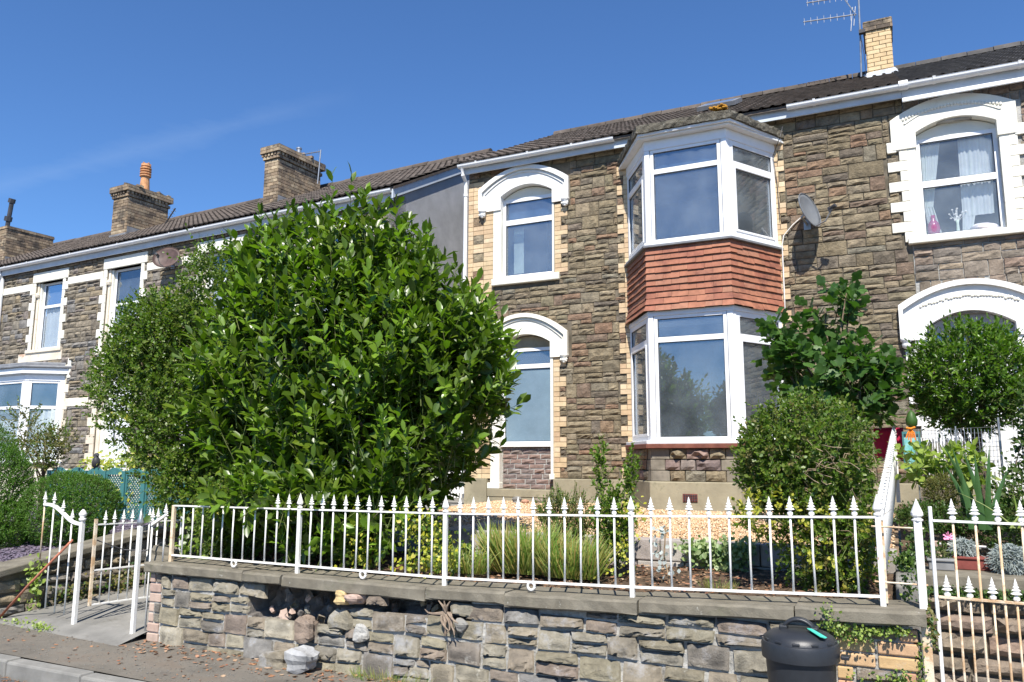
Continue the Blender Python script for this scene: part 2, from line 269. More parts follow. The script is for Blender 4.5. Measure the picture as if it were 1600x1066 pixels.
def link_mesh(name, verts, faces, mat, parent=None, smooth=False, kind=None, label=None, autosm=False):
    me = bpy.data.meshes.new(name); me.from_pydata([tuple(v) for v in verts], [], faces)
    if smooth:
        me.polygons.foreach_set('use_smooth', [True]*len(me.polygons))
    me.materials.append(M[mat] if isinstance(mat, str) else mat)
    me.update()
    o = bpy.data.objects.new(name, me); col.objects.link(o)
    if parent is not None: o.parent = parent
    if kind: o['kind'] = kind
    if label: o['label'] = label
    return o

class MB:
    def __init__(s): s.v = []; s.f = []
    def add(s, vs, fs, T=None):
        b = len(s.v)
        if T is not None: vs = [tuple(T @ Vector(v)) for v in vs]
        s.v += [tuple(v) for v in vs]; s.f += [tuple(b+i for i in f) for f in fs]; return s
    def box(s, x0, x1, y0, y1, z0, z1, T=None):
        return s.add([(x0,y0,z0),(x1,y0,z0),(x1,y1,z0),(x0,y1,z0),(x0,y0,z1),(x1,y0,z1),(x1,y1,z1),(x0,y1,z1)],
                     [(0,3,2,1),(4,5,6,7),(0,1,5,4),(1,2,6,5),(2,3,7,6),(3,0,4,7)], T)
    def fbox(s, P, Q, u0, u1, d0, d1, z0, z1):          # box on the vertical face P->Q; d is distance outwards
        ux, uy = Q[0]-P[0], Q[1]-P[1]; l = math.hypot(ux, uy); ux /= l; uy /= l; nx, ny = uy, -ux
        g = lambda u, d, z: (P[0]+ux*u+nx*d, P[1]+uy*u+ny*d, z)
        return s.add([g(u0,d0,z0),g(u1,d0,z0),g(u1,d1,z0),g(u0,d1,z0),g(u0,d0,z1),g(u1,d0,z1),g(u1,d1,z1),g(u0,d1,z1)],
                     [(0,1,2,3),(4,7,6,5),(0,4,5,1),(1,5,6,2),(2,6,7,3),(3,7,4,0)])
    def prism(s, poly, z0, z1):                          # polygon in XY
        n = len(poly)
        return s.add([(p[0], p[1], z0) for p in poly]+[(p[0], p[1], z1) for p in poly],
                     [tuple(range(n-1, -1, -1)), tuple(range(n, 2*n))]+[(i, (i+1) % n, n+(i+1) % n, n+i) for i in range(n)])
    def prismy(s, poly, y0, y1):                         # polygon in XZ
        n = len(poly)
        return s.add([(p[0], y0, p[1]) for p in poly]+[(p[0], y1, p[1]) for p in poly],
                     [tuple(range(n)), tuple(range(2*n-1, n-1, -1))]+[(i, n+i, n+(i+1) % n, (i+1) % n) for i in range(n)])
    def band(s, outer, inner, y0, y1):                   # solid ring between two XZ polylines
        n = len(outer)
        vs = [(p[0], y0, p[1]) for p in outer]+[(p[0], y0, p[1]) for p in inner]+[(p[0], y1, p[1]) for p in outer]+[(p[0], y1, p[1]) for p in inner]
        fs = []
        for i in range(n-1):
            fs += [(i, i+1, n+i+1, n+i), (2*n+i, 3*n+i, 3*n+i+1, 2*n+i+1), (i, 2*n+i, 2*n+i+1, i+1), (n+i, n+i+1, 3*n+i+1, 3*n+i)]
        fs += [(0, n, 3*n, 2*n), (n-1, 3*n-1, 4*n-1, 2*n-1)]
        return s.add(vs, fs)
    def tube(s, pts, r, n=6, cap=True):
        pts = [Vector(p) for p in pts]; k = len(pts); b = len(s.v)
        rr = r if isinstance(r, (list, tuple)) else [r]*k
        prev = None
        for i, p in enumerate(pts):
            d = (pts[min(i+1, k-1)]-pts[max(i-1, 0)]).normalized()
            a = d.cross(Vector((0, 0, 1)) if abs(d.z) < .9 else Vector((1, 0, 0))).normalized()
            if prev is not None and a.dot(prev) < 0: a = -a
            prev = a; c = d.cross(a)
            for j in range(n):
                t = 2*PI*j/n; s.v.append(tuple(p+(a*math.cos(t)+c*math.sin(t))*rr[i]))
        for i in range(k-1):
            for j in range(n):
                s.f.append((b+i*n+j, b+i*n+(j+1) % n, b+(i+1)*n+(j+1) % n, b+(i+1)*n+j))
        if cap: s.f.append(tuple(b+j for j in range(n))[::-1]); s.f.append(tuple(b+(k-1)*n+j for j in range(n)))
        return s
    def lathe(s, prof, c=(0, 0, 0), n=10, T=None):       # prof: list of (r, z)
        vs = []; fs = []
        for (r, z) in prof:
            for j in range(n):
                t = 2*PI*j/n; vs.append((c[0]+r*math.cos(t), c[1]+r*math.sin(t), c[2]+z))
        k = len(prof)
        for i in range(k-1):
            for j in range(n): fs.append((i*n+j, i*n+(j+1) % n, (i+1)*n+(j+1) % n, (i+1)*n+j))
        fs.append(tuple(range(n))[::-1]); fs.append(tuple((k-1)*n+j for j in range(n)))
        return s.add(vs, fs, T)
    def build(s, name, mat, parent=None, smooth=False, kind=None, label=None, bevel=0.0):
        o = link_mesh(name, s.v, s.f, mat, parent, smooth, kind, label)
        if bevel:
            m = o.modifiers.new('bevel', 'BEVEL'); m.width = bevel; m.segments = 2; m.limit_method = 'ANGLE'; m.angle_limit = RAD(40)
        return o

def subtract(rects, holes):
    out = rects
    for (hx0, hx1, hz0, hz1) in holes:
        nxt = []
        for (x0, x1, z0, z1) in out:
            if x1 <= hx0 or x0 >= hx1 or z1 <= hz0 or z0 >= hz1: nxt.append((x0, x1, z0, z1)); continue
            if x0 < hx0: nxt.append((x0, hx0, z0, z1))
            if x1 > hx1: nxt.append((hx1, x1, z0, z1))
            a, b = max(x0, hx0), min(x1, hx1)
            if z0 < hz0: nxt.append((a, b, z0, hz0))
            if z1 > hz1: nxt.append((a, b, hz1, z1))
        out = nxt
    return out

def wall_with_holes(mb, x0, x1, z0, z1, y0, y1, holes):
    for r in subtract([(x0, x1, z0, z1)], holes): mb.box(r[0], r[1], y0, y1, r[2], r[3])

def rubble_layout(x0, x1, z0, z1, holes, rng, H=(.18, .25), W=(.30, .58), gap=.008, minw=.05, minh=.04, split=(.17, .93)):
    rects = []; z = z0
    while z < z1-.03:
        h = rng.uniform(*H)
        if z1-(z+h) < .09: h = z1-z
        x = x0-rng.uniform(0, .3)
        while x < x1:
            w = rng.uniform(*W)
            k = rng.random()
            if k < split[0]: rows = [(z, z+h)]; nsp = [1 if w < .36 else rng.choice([1, 2, 2])]
            elif k < split[1]:
                c = z+h*rng.uniform(.38, .62); rows = [(z, c), (c, z+h)]; nsp = [rng.choice([1, 2, 2]) if w > .4 else 1 for _ in rows]
            else:
                a = z+h*rng.uniform(.28, .38); b = z+h*rng.uniform(.62, .72); rows = [(z, a), (a, b), (b, z+h)]; nsp = [rng.choice([1, 1, 2]) for _ in rows]
            for (a, b), q in zip(rows, nsp):
                if q == 1: rects.append((x, x+w, a, b))
                else:
                    c = x+w*rng.uniform(.36, .64); rects.append((x, c, a, b)); rects.append((c, x+w, a, b))
            x += w
        z += h
    rects = [(max(r[0], x0), min(r[1], x1), r[2], r[3]) for r in rects if r[1] > x0 and r[0] < x1]
    rects = subtract(rects, holes)
    g = gap/2
    rects = [(r[0]+g, r[1]-g, r[2]+g, r[3]-g) for r in rects]
    return [r for r in rects if r[1]-r[0] > minw and r[3]-r[2] > minh]

def stone_geo(r, rng, proud=.045, nx=5, nz=4, back=.012, rough=.6, jit=.004, y=0.0, edge=.10, rim_=(.42, .78)):
    """rock-faced block on the plane y (front towards -y)"""
    x0, x1, z0, z1 = r; w = x1-x0; h = z1-z0
    nx = max(3, min(nx+1, int(round(nx*w/.25)))) if nx > 3 else nx
    pk = proud*rng.uniform(.55, 1.25); rough = rough*rng.choice((.5, 1.0, 1.0, 1.7, 2.2))
    cx, cz = rng.uniform(.3, .7), rng.uniform(.25, .6)
    gx, gz = rng.uniform(-.25, .25), rng.uniform(-.3, .15)
    us = [0, 0]+[i/(nx-1) for i in range(1, nx-1)]+[1, 1]
    ws = [0, 0]+[i/(nz-1) for i in range(1, nz-1)]+[1, 1]
    vs = []; NX = len(us); NZ = len(ws)
    cj = [(rng.uniform(-jit, jit), rng.uniform(-jit, jit)) for _ in range(4)]
    for j, b in enumerate(ws):
        for i, a in enumerate(us):
            outer = (i in (0, NX-1)) or (j in (0, NZ-1))
            jx = (1-a)*(1-b)*cj[0][0]+a*(1-b)*cj[1][0]+(1-a)*b*cj[2][0]+a*b*cj[3][0]
            jz = (1-a)*(1-b)*cj[0][1]+a*(1-b)*cj[1][1]+(1-a)*b*cj[2][1]+a*b*cj[3][1]
            X = x0+a*w+jx; Z = z0+b*h+jz
            if outer: vs.append((X, y+back, Z))
            else:
                rim = (i in (1, NX-2)) or (j in (1, NZ-2))
                if rim:
                    X += (.5-a)*min(w, .1)*edge; Z += (.5-b)*min(h, .1)*edge
                    vs.append((X+rng.uniform(-.003, .003), y-pk*rng.uniform(*rim_), Z+rng.uniform(-.003, .003)))
                else:
                    d = 1-min(1, abs(a-cx)*1.1)*.5-min(1, abs(b-cz)*1.2)*.5
                    yy = pk*(.75+.5*d+gx*(a-.5)*2+gz*(b-.5)*2)+rng.uniform(-1, 1)*pk*rough*.6
                    vs.append((X+rng.uniform(-.02, .02)*w, y-max(pk*.3, yy), Z+rng.uniform(-.05, .05)*h))
    fs = [(j*NX+i, j*NX+i+1, (j+1)*NX+i+1, (j+1)*NX+i) for j in range(NZ-1) for i in range(NX-1)]
    return vs, fs

def lay_stones(rects, rng, parent, mat, y=0.0, limit=300, view=None, name='stone', smooth=False, **kw):
    """the blocks that show largest become parts, the rest one joined part"""
    vis = [r for r in rects if (view is None or view(r))]
    vis.sort(key=lambda r: -(r[1]-r[0])*(r[3]-r[2]))
    sel = set(vis[:limit]); rest = MB(); nrest = 0
    for r in rects:
        vs, fs = stone_geo(r, rng, y=y, **kw)
        if r in sel: link_mesh(name, vs, fs, mat, parent, smooth)
        else: rest.add(vs, fs); nrest += 1
    if nrest: rest.build(name+'_infill', mat, parent, smooth, kind='stuff')

def quoin(mb, xin, side, zc0, zc1, y=0.0, n=.115, w=.225, course=.085, proud=.02, per=2, jrng=None, phase=0):
    """toothed brick quoin: starts at xin and grows to side (+1/-1). returns the rects it covers"""
    rects = []; k = 0; z = zc0
    while z < zc1-.02:
        wide = ((k//per)+phase) % 2 == 0
        W = w if wide else n
        z2 = min(z+course, zc1)
        parts = [(0, W)] if (W < .15 or (k % 2 == 0)) else [(0, W*.48), (W*.48, W)]
        for a, b in parts:
            xa, xb = sorted((xin+side*a, xin+side*b))
            d = (jrng.uniform(0, .003) if jrng else 0)
            mb.box(xa+.004, xb-.004, y-proud-d, y+.01, z+.004, z2-.004)
        xa, xb = sorted((xin, xin+side*W)); rects.append((xa, xb, z, z2))
        z += course; k += 1
    return rects

def arch_pts(xl, xr, zb, zs, zp, n=17):
    pts = [(xl, zb)]
    for i in range(n):
        t = -1+2*i/(n-1); x = xl+(xr-xl)*(t+1)/2
        pts.append((x, zs+(zp-zs)*(1-t*t)))
    return pts+[(xr, zb)]

def window(parent, P, Q, u0, u1, z0, z1, d, mat='upvc', glassm='glass', transom=None, fw=.055, name='window', topglass=None, opener=False, bars=None):
    """casement: frame object with pane children; d is the depth of the frame front"""
    mb = MB(); t0, t1 = d-.07, d
    mb.fbox(P, Q, u0, u0+fw, t0, t1, z0, z1); mb.fbox(P, Q, u1-fw, u1, t0, t1, z0, z1)
    mb.fbox(P, Q, u0+fw, u1-fw, t0, t1-.002, z0, z0+fw); mb.fbox(P, Q, u0+fw, u1-fw, t0, t1-.002, z1-fw, z1)
    panes = []
    if transom:
        a, b = transom
        mb.fbox(P, Q, u0+fw, u1-fw, t0, t1-.002, a, b)
        lo = (u0+fw, u1-fw, z0+fw, a); hi = (u0+fw, u1-fw, b, z1-fw)
        if opener:
            s = .035
            for (a0, a1, c0, c1) in (lo,):
                mb.fbox(P, Q, a0, a0+s, t0+.01, t1+.012, c0, c1); mb.fbox(P, Q, a1-s, a1, t0+.01, t1+.012, c0, c1)
                mb.fbox(P, Q, a0+s, a1-s, t0+.01, t1+.010, c0, c0+s); mb.fbox(P, Q, a0+s, a1-s, t0+.01, t1+.010, c1-s, c1)
                lo = (a0+s, a1-s, c0+s, c1-s)
        panes = [(lo, glassm), (hi, topglass or glassm)]
    else: panes = [((u0+fw, u1-fw, z0+fw, z1-fw), glassm)]
    fr = mb.build(name, mat, parent, bevel=.005)
    for (a0, a1, c0, c1), g in panes:
        q = MB().fbox(P, Q, a0-.004, a1+.004, t0+.03, t0+.042, c0-.004, c1+.004)
        q.build('pane', g, fr)
        # dark gasket line round the pane
        s = .007; k = MB()
        k.fbox(P, Q, a0, a0+s, t0+.044, t1-.012, c0, c1); k.fbox(P, Q, a1-s, a1, t0+.044, t1-.012, c0, c1)
        k.fbox(P, Q, a0+s, a1-s, t0+.044, t1-.012, c0, c0+s); k.fbox(P, Q, a0+s, a1-s, t0+.044, t1-.012, c1-s, c1)
        k.build('gasket', 'darkmetal', fr)
    return fr

def roof_tiles(x0, x1, ye, ze, yr, zr, mat, parent, tw=.165, th=.30, rng=None, name='roof_tiles'):
    """interlocking roll tiles from the eave (ye,ze) up to the ridge (yr,zr)"""
    L = math.hypot(yr-ye, zr-ze); n = int(round(L/th)); th = L/n
    uy, uz = (yr-ye)/L, (zr-ze)/L; ny, nz_ = -uz, uy
    prof = [(0, .0), (.16, .017), (.34, .020), (.52, .004), (.8, .0), (.999, .0)]
    cols = int(math.ceil((x1-x0)/tw)); v = []; f = []
    for r in range(n):
        for c in range(cols):
            b = len(v); xs = x0+c*tw; dz = rng.uniform(-.003, .003); lift = .030
            for (s0, off, low) in ((r*th-.02, lift, 1), (r*th-.02, lift-.03, 0), ((r+1)*th+.01, .004, 2)):
                for (a, h) in prof:
                    hh = h if low != 0 else h*1.0
                    s = s0; q = off+hh+dz
                    v.append((min(xs+a*tw, x1), ye+uy*s+ny*q, ze+uz*s+nz_*q))
            k = len(prof)
            for i in range(k-1):
                f.append((b+i, b+i+1, b+2*k+i+1, b+2*k+i))
                f.append((b+k+i, b+k+i+1, b+i+1, b+i))
    o = link_mesh(name, v, f, mat, parent, kind='stuff')
    return o

def ridge(parent, x0, x1, y, z, mat, rng, step=.45):
    n = int((x1-x0)/step)
    for i in range(n):
        a = x0+i*step; b = a+step-.012
        mb = MB(); pr = [(-.13, -.06), (-.115, .0), (-.06, .055), (0, .072), (.06, .055), (.115, .0), (.13, -.06)]
        dz = rng.uniform(-.008, .008); k = len(pr)
        vs = [(a, y+p, z+q+dz) for p, q in pr]+[(b, y+p, z+q+dz) for p, q in pr]
        mb.add(vs, [(j, j+1, k+j+1, k+j) for j in range(k-1)]+[tuple(range(k))[::-1], tuple(range(k, 2*k))])
        mb.build('ridge_tile', mat, parent)

def gutter(parent, x0, x1, y, z, r=.06, name='gutter'):
    mb = MB(); pr = []
    for i in range(9):
        t = PI+PI*i/8; pr.append((math.cos(t)*r, math.sin(t)*r))
    pr = [(-r-.008, .012), (-r, .012)]+[(math.cos(PI+PI*i/8)*r, math.sin(PI+PI*i/8)*r) for i in range(9)]+[(r, .012), (r-.01, 0)]+[(math.cos(-PI*i/8)*(r-.008), math.sin(-PI*i/8)*(r-.008)) for i in range(9)]
    k = len(pr)
    vs = [(x0, y+p, z+q) for p, q in pr]+[(x1, y+p, z+q) for p, q in pr]
    mb.add(vs, [(j, (j+1) % k, k+(j+1) % k, k+j) for j in range(k)]+[tuple(range(k))[::-1], tuple(range(k, 2*k))])
    g = mb.build(name, 'upvc_d', parent)
    n = int((x1-x0)/.95); br = MB()
    for i in range(n):
        xx = x0+.4+i*.95+(.1 if i % 2 else 0)
        m = [(math.cos(PI+PI*j/8)*(r+.008), math.sin(PI+PI*j/8)*(r+.008)) for j in range(9)]
        m = [(-r-.014, .02)]+m+[(r+.008, .02)]
        kk = len(m); vs = [(xx-.02, y+p, z+q) for p, q in m]+[(xx+.02, y+p, z+q) for p, q in m]
        b = MB().add(vs, [(j, j+1, kk+j+1, kk+j) for j in range(kk-1)]); b.build('gutter_bracket', 'upvc_d', g)
    return g

def brick_shell(x0, x1, y0, y1, z0, z1, mat, parent, rng, name='brick', L=.23, H=.085, joined=True, proud=.004, front_only=False, core='mortar'):
    """brick faces on the four sides of a shaft"""
    MB().box(x0+.005, x1-.005, y0+.005, y1-.005, z0, z1).build('shaft_core', core, parent)
    acc = MB(); z = z0; k = 0
    faces = [((x0, y0), (x1, y0))] + ([] if front_only else [((x1, y0), (x1, y1)), ((x1, y1), (x0, y1)), ((x0, y1), (x0, y0))])
    while z < z1-.03:
        z2 = min(z+H, z1)
        for (P, Q) in faces:
            l = math.hypot(Q[0]-P[0], Q[1]-P[1]); u = -(L/2 if k % 2 else 0)
            while u < l-.02:
                a, b = max(u, 0)+.006, min(u+L, l)-.006
                if b-a > .02:
                    d = proud+rng.uniform(.002, .010)
                    t = MB().fbox(P, Q, a, b, -.01, d, z+.006, z2-.006)
                    if joined: acc.add(t.v, t.f)
                    else: t.build(name, mat, parent)
                u += L
        z += H; k += 1
    if joined: acc.build(name+'work', mat, parent, kind='stuff')
# ================================================================== ground, road, pavement
def sheet(name, x0, x1, y0, y1, zf, mat, nx=2, ny=2, kind='structure'):
    v = []; f = []
    for j in range(ny+1):
        for i in range(nx+1):
            x = x0+(x1-x0)*i/nx; y = y0+(y1-y0)*j/ny; v.append((x, y, zf(x, y) if callable(zf) else zf))
    for j in range(ny):
        for i in range(nx): f.append((j*(nx+1)+i, j*(nx+1)+i+1, (j+1)*(nx+1)+i+1, (j+1)*(nx+1)+i))
    return link_mesh(name, v, f, mat, None, kind=kind)

R0 = random.Random(7)
sheet('ground', -600, 600, -600, 600, -2.1, 'soil')
ROADZ, PAVZ = -1.80, -1.68
def pavz(x, y): return -1.665 + .012*max(-6, min(6, -(x+6.3)))*1.0 if False else -1.655-.010*(x+6.3)
sheet('road', -60, 60, -6.0, 4.26, lambda x, y: pavz(x, y)-.115, 'road', 30, 4)
sheet('far_pavement', -60, 60, -8.0, -6.0, lambda x, y: pavz(x, y), 'asphalt', 30, 1)
sheet('pavement', -60, 60, 4.44, 5.6, lambda x, y: pavz(x, y), 'asphalt', 60, 3)
kerb_root = MB()
x = -14.0; kn = 0
while x < 6:
    w = .914; z = pavz(x+w/2, 0)
    o = MB().box(x+.004, x+w-.004, 4.29, 4.43, z-.25, z+.004).build('kerb_stone', 'kerb', None, bevel=.018)
    o['kind'] = 'structure'
    x += w

# ================================================================== main house (sandstone, tile hung bay)
D = 12.5
A, B = (0.0, D), (1.0, D)       # the facade as a face: u equals x
rng = random.Random(11)
house = empty('stone_house', 'buff sandstone terraced house with white two storey bay window and red hung tiles', 'house', (-3.4, D, -.72))
def H(o):                        # keep world coordinates for children built in place
    return o
house.location = (0, 0, 0)
W1 = (-6.29, -5.20, 3.22, 4.97); DR = (-6.30, -5.22, -.52, 2.20); BAYU = (-3.78, -1.50, 3.32, 4.9); BAYL = (-3.78, -1.50, .32, 2.2)
XL, XR = -6.95, .42
body = MB(); wall_with_holes(body, XL, XR, -.75, 5.42, D, D+.28, [W1, DR, BAYU, BAYL])
body.build('wall', 'mortar', house)
sw = MB().box(XL, XL+.2, D+.28, 21.5, -.75, 5.42)
for (ya, za, yb, zb) in ((D-.05, 5.42, 17.0, 7.86), (17.0, 7.86, 21.5, 5.42)):
    sw.add([(XL, ya, 5.42), (XL, yb, 5.42), (XL, yb, zb), (XL, ya, za), (XL+.2, ya, 5.42), (XL+.2, yb, 5.42), (XL+.2, yb, zb), (XL+.2, ya, za)],
           [(0,3,2,1),(4,5,6,7),(0,1,5,4),(1,2,6,5),(2,3,7,6),(3,0,4,7)])
sw.build('gable_wall', 'render_g', house)
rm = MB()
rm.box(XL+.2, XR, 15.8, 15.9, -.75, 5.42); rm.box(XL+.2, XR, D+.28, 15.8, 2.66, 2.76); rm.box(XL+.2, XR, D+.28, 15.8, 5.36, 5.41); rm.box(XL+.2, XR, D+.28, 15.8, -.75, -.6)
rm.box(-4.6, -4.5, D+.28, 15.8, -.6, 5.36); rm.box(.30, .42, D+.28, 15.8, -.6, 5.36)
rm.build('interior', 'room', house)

nh = [(.22, 1.9, 4.55, 5.05), (.30, 1.86, 3.1, 4.6), (.2, 1.9, -.4, 2.2)]
for (xa, xb, zs, zp) in ((.24, 1.84, 5.0, 5.28), (.18, 1.92, 2.2, 2.50)):
    for i in range(12):
        t0 = -1+2*i/12; t1 = -1+2*(i+1)/12; tz = max(abs(t0), abs(t1))
        nh.append((xa+(xb-xa)*(t0+1)/2, xa+(xb-xa)*(t1+1)/2, zs-.1, zs+(zp-zs)*(1-tz*tz)))
z = 3.14; k = 0; blocks = []
while z < 4.54:
    blocks.append((z, z+.155, k % 2 == 1))
    if k % 2: nh += [(.17, .44, z, z+.155), (1.72, 1.99, z, z+.155)]
    z += .155; k += 1
# yellow brick quoins
qb = MB(); holes = [(W1[0]-.16, W1[1]+.0, 3.10, 4.6), (-6.70, -4.90, 4.52, 5.22), (-6.70, -4.90, 1.76, 2.35), (-6.47, -5.2, -.55, 1.8)]
for (xa, xb, zs, zp) in ((-6.7, -4.9, 4.97, 5.31), (-6.7, -4.93, 2.2, 2.56)):     # stepped clearance under the curved hoods
    for i in range(12):
        t0 = -1+2*i/12; t1 = -1+2*(i+1)/12; tm = min(abs(t0), abs(t1)) if t0*t1 > 0 else 0
        tz = max(abs(t0), abs(t1))
        holes.append((xa+(xb-xa)*(t0+1)/2, xa+(xb-xa)*(t1+1)/2, zs-.1, zs+(zp-zs)*(1-tz*tz)+.0))
jr = random.Random(3)
holes += quoin(qb, -5.20, 1, 3.26, 4.52, D, .125, .25, .0845, jrng=jr)
holes += quoin(qb, -5.235, 1, -.30, 1.76, D, .115, .235, .0858, jrng=jr, phase=1)
holes += quoin(qb, -3.82, -1, -.30, 5.05, D, .10, .215, .0858, jrng=jr)
holes += quoin(qb, -1.475, 1, -.30, 5.10, D, .10, .19, .0858, jrng=jr)
# corner column: bricks with a stone let in every other step
z = -.33; k = 0; cstones = []
while z < 5.15:
    z2 = z+.0858
    if (k//2) % 2 == 0 or z > 4.55:
        for a, b in ((XL, -6.84), (-6.84, -6.62), (-6.62, -6.42)):
            if b > -6.55 and z > 4.5: continue
            if not (b > -6.55 and 1.7 < z < 2.3): qb.box(a+.004, b-.004, D-.022-jr.uniform(0, .003), D+.01, z+.004, z2-.004)
    else:
        for a, b in ((XL, -6.84), (-6.62, -6.42)):
            if b > -6.55 and (z > 4.5 or 1.7 < z < 2.3): continue
            qb.box(a+.004, b-.004, D-.022-jr.uniform(0, .003), D+.01, z+.004, z2-.004)
        if (k//2) % 2 == 1 and k % 2 == 0: cstones.append((-6.835, -6.625, z+.004, z+.168))
    z = z2; k += 1
holes.append((XL, -6.42, -.35, 5.18))
qb.build('quoin_brickwork', 'ybrick', house, kind='stuff')
holes += [(-3.86, -1.42, -.35, 5.02)]+nh
rects = rubble_layout(XL, XR, -.31, 5.40, holes, rng, H=(.17, .25), W=(.28, .56), gap=.011)
lay_stones(rects+cstones, rng, house, 'stone', y=D, limit=300, proud=.026, rough=.48, rim_=(.55, .9), edge=.06, view=lambda r: not (-1.3 < r[0] < .3 and r[2] < .5))

# window surround, upper left
def hood(x0, x1, zb, zs, zp, ix0, ix1, izb, izs, izp, par, y, mat='white'):
    s = MB(); s.band(arch_pts(x0, x1, zb, zs, zp), arch_pts(ix0, ix1, izb, izs, izp), y-.055, y+.12)
    sr = s.build('hood_surround', mat, par)
    m = MB(); m.band(arch_pts(x0-.015, x1+.015, zb+.02, zs+.01, zp+.015), arch_pts(x0+.05, x1-.05, zb+.02, zs-.055, zp-.055), y-.11, y-.05)
    m.build('hood_mould', mat, sr)
    m = MB(); m.band(arch_pts(x0+.075, x1-.075, zb+.03, zs-.085, zp-.085), arch_pts(x0+.095, x1-.095, zb+.03, zs-.105, zp-.105), y-.075, y-.05)
    m.build('hood_fillet', mat, sr)
    for xx in (x0+.055, x1-.055):
        c = MB()
        c.lathe([(.02, -.14), (.05, -.12), (.062, -.08), (.05, -.05), (.075, -.03), (.08, 0), (.06, .03)], (xx, y-.06, zb+.03), 9)
        for q in range(7):
            aa = q*2.4; c.lathe([(.008, -.02), (.02, 0), (.008, .02)], (xx+.055*math.cos(aa), y-.09+.03*math.sin(aa*1.3), zb-.05+.05*math.sin(aa)), 6)
        c.build('hood_corbel', mat, sr, smooth=True)
    return sr
hs = hood(-6.68, -4.92, 4.55, 4.97, 5.30, -6.26, -5.235, 4.55, 4.80, 4.97, house, D)
for a_ in ((-6.42, -6.255), (-5.245, -5.21)): MB().box(a_[0], a_[1], D-.03, D+.12, 3.26, 4.555).build('window_jamb', 'cream', house, bevel=.006)
MB().box(-6.43, -5.10, D-.085, D+.14, 3.13, 3.255).build('window_sill', 'cream', house, bevel=.012)
MB().prismy([(-6.27, 4.74), (-5.23, 4.74)]+[p for p in arch_pts(-6.255, -5.24, 4.75, 4.79, 4.955)[1:-1]][::-1], D+.10, D+.16).build('arch_infill', 'cream', house)
w = window(house, A, B, -6.285, -5.215, 3.255, 4.77, -.085, transom=(4.27, 4.37), fw=.07, opener=False, glassm='glass', topglass='glass_b')
MB().box(-6.15, -5.95, D+.30, D+.305, 3.4, 4.25).build('curtain', 'curtain', house)
MB().box(-6.2, -5.3, D+.2, D+.21, 4.33, 4.75).build('blind', 'blind', house)

# blocked doorway with frosted window
hs = hood(-6.67, -4.96, 1.76, 2.19, 2.555, -6.27, -5.285, 1.76, 2.04, 2.20, house, D, 'cream')
MB().box(-6.45, -6.27, D-.03, D+.12, -.46, 1.77).box(-5.29, -5.24, D-.035, D+.12, -.26, 1.76).box(-6.50, -6.26, D-.05, D+.10, -.50, -.40).box(-5.31, -5.22, D-.05, D+.1, -.33, -.24).build('door_jamb', 'cream', house, bevel=.006)
MB().prismy([(-6.29, 1.97), (-5.27, 1.97)]+[p for p in arch_pts(-6.265, -5.29, 1.98, 2.03, 2.185)[1:-1]][::-1], D+.10, D+.16).build('arch_infill', 'render', house)
window(house, A, B, -6.30, -5.265, .24, 1.985, -.10, transom=(1.60, 1.68), fw=.075, glassm='frost', topglass='glass_b', name='frosted_window')
MB().box(-6.27, -5.29, D+.02, D+.16, .225, .255).build('window_sill', 'white', house)
inf = MB().box(-6.27, -5.25, D+.09, D+.2, -.52, .225); inf.build('doorway_infill', 'mortar_pale', house)
rr = rubble_layout(-6.25, -5.29, -.50, .22, [], random.Random(5), H=(.085, .1), W=(.2, .34), gap=.012)
rr = []; z = -.5; k = 0; r5 = random.Random(5)
while z < .2:
    x = -6.26-(.13 if k % 2 else 0)
    while x < -5.29:
        ww = r5.uniform(.2, .3); a, b = max(x, -6.26), min(x+ww, -5.29)
        if b-a > .04: rr.append((a+.006, b-.006, z+.006, min(z+.084, .222)-.006))
        x += ww
    z += .086; k += 1
lay_stones(rr, r5, house, 'brick_r', y=D+.09, limit=300, proud=.02, name='infill_stone', nx=3, nz=3)
MB().box(-6.50, -5.24, D-.06, D+.1, -.64, -.505).build('door_threshold', 'render', house, bevel=.01)

# plinth
def rough_prism(poly, z0, z1, rng, sub=.25): return MB().prism(poly, z0, z1)
MB().box(XL-.01, -6.505, D-.07, D+.02, -.80, -.33).build('plinth', 'render', house, bevel=.012)
MB().box(-5.235, -3.90, D-.07, D+.02, -.80, -.315).build('plinth', 'render', house, bevel=.012)
MB().box(-6.505, -5.235, D-.05, D+.02, -.80, -.642).build('plinth', 'render', house, bevel=.01)
MB().box(-1.40, XR, D-.07, D+.02, -.80, -.315).build('plinth', 'render', house, bevel=.012)

# the bay
bay = empty('bay_window', None, None, parent=house)
P = [(-3.86, D), (-3.25, 11.5), (-2.0, 11.5), (-1.42, D)]
def off_poly(P, d):
    out = []
    for i, p in enumerate(P):
        if i == 0: a = P[0]; b = P[1]
        elif i == len(P)-1: a = P[-2]; b = P[-1]
        if i in (0, len(P)-1):
            l = math.hypot(b[0]-a[0], b[1]-a[1]); n = ((b[1]-a[1])/l, -(b[0]-a[0])/l)
            # slide along the wall line
            q = d/abs(n[0]) if abs(n[0]) > .2 else d
            out.append((p[0]+(-q if i == 0 else q), p[1]))
        else:
            a, b, c = P[i-1], p, P[i+1]
            l1 = math.hypot(b[0]-a[0], b[1]-a[1]); n1 = ((b[1]-a[1])/l1, -(b[0]-a[0])/l1)
            l2 = math.hypot(c[0]-b[0], c[1]-b[1]); n2 = ((c[1]-b[1])/l2, -(c[0]-b[0])/l2)
            s = (n1[0]+n2[0], n1[1]+n2[1]); k = d/(1+n1[0]*n2[0]+n1[1]*n2[1])
            out.append((b[0]+s[0]*k, b[1]+s[1]*k))
    return out
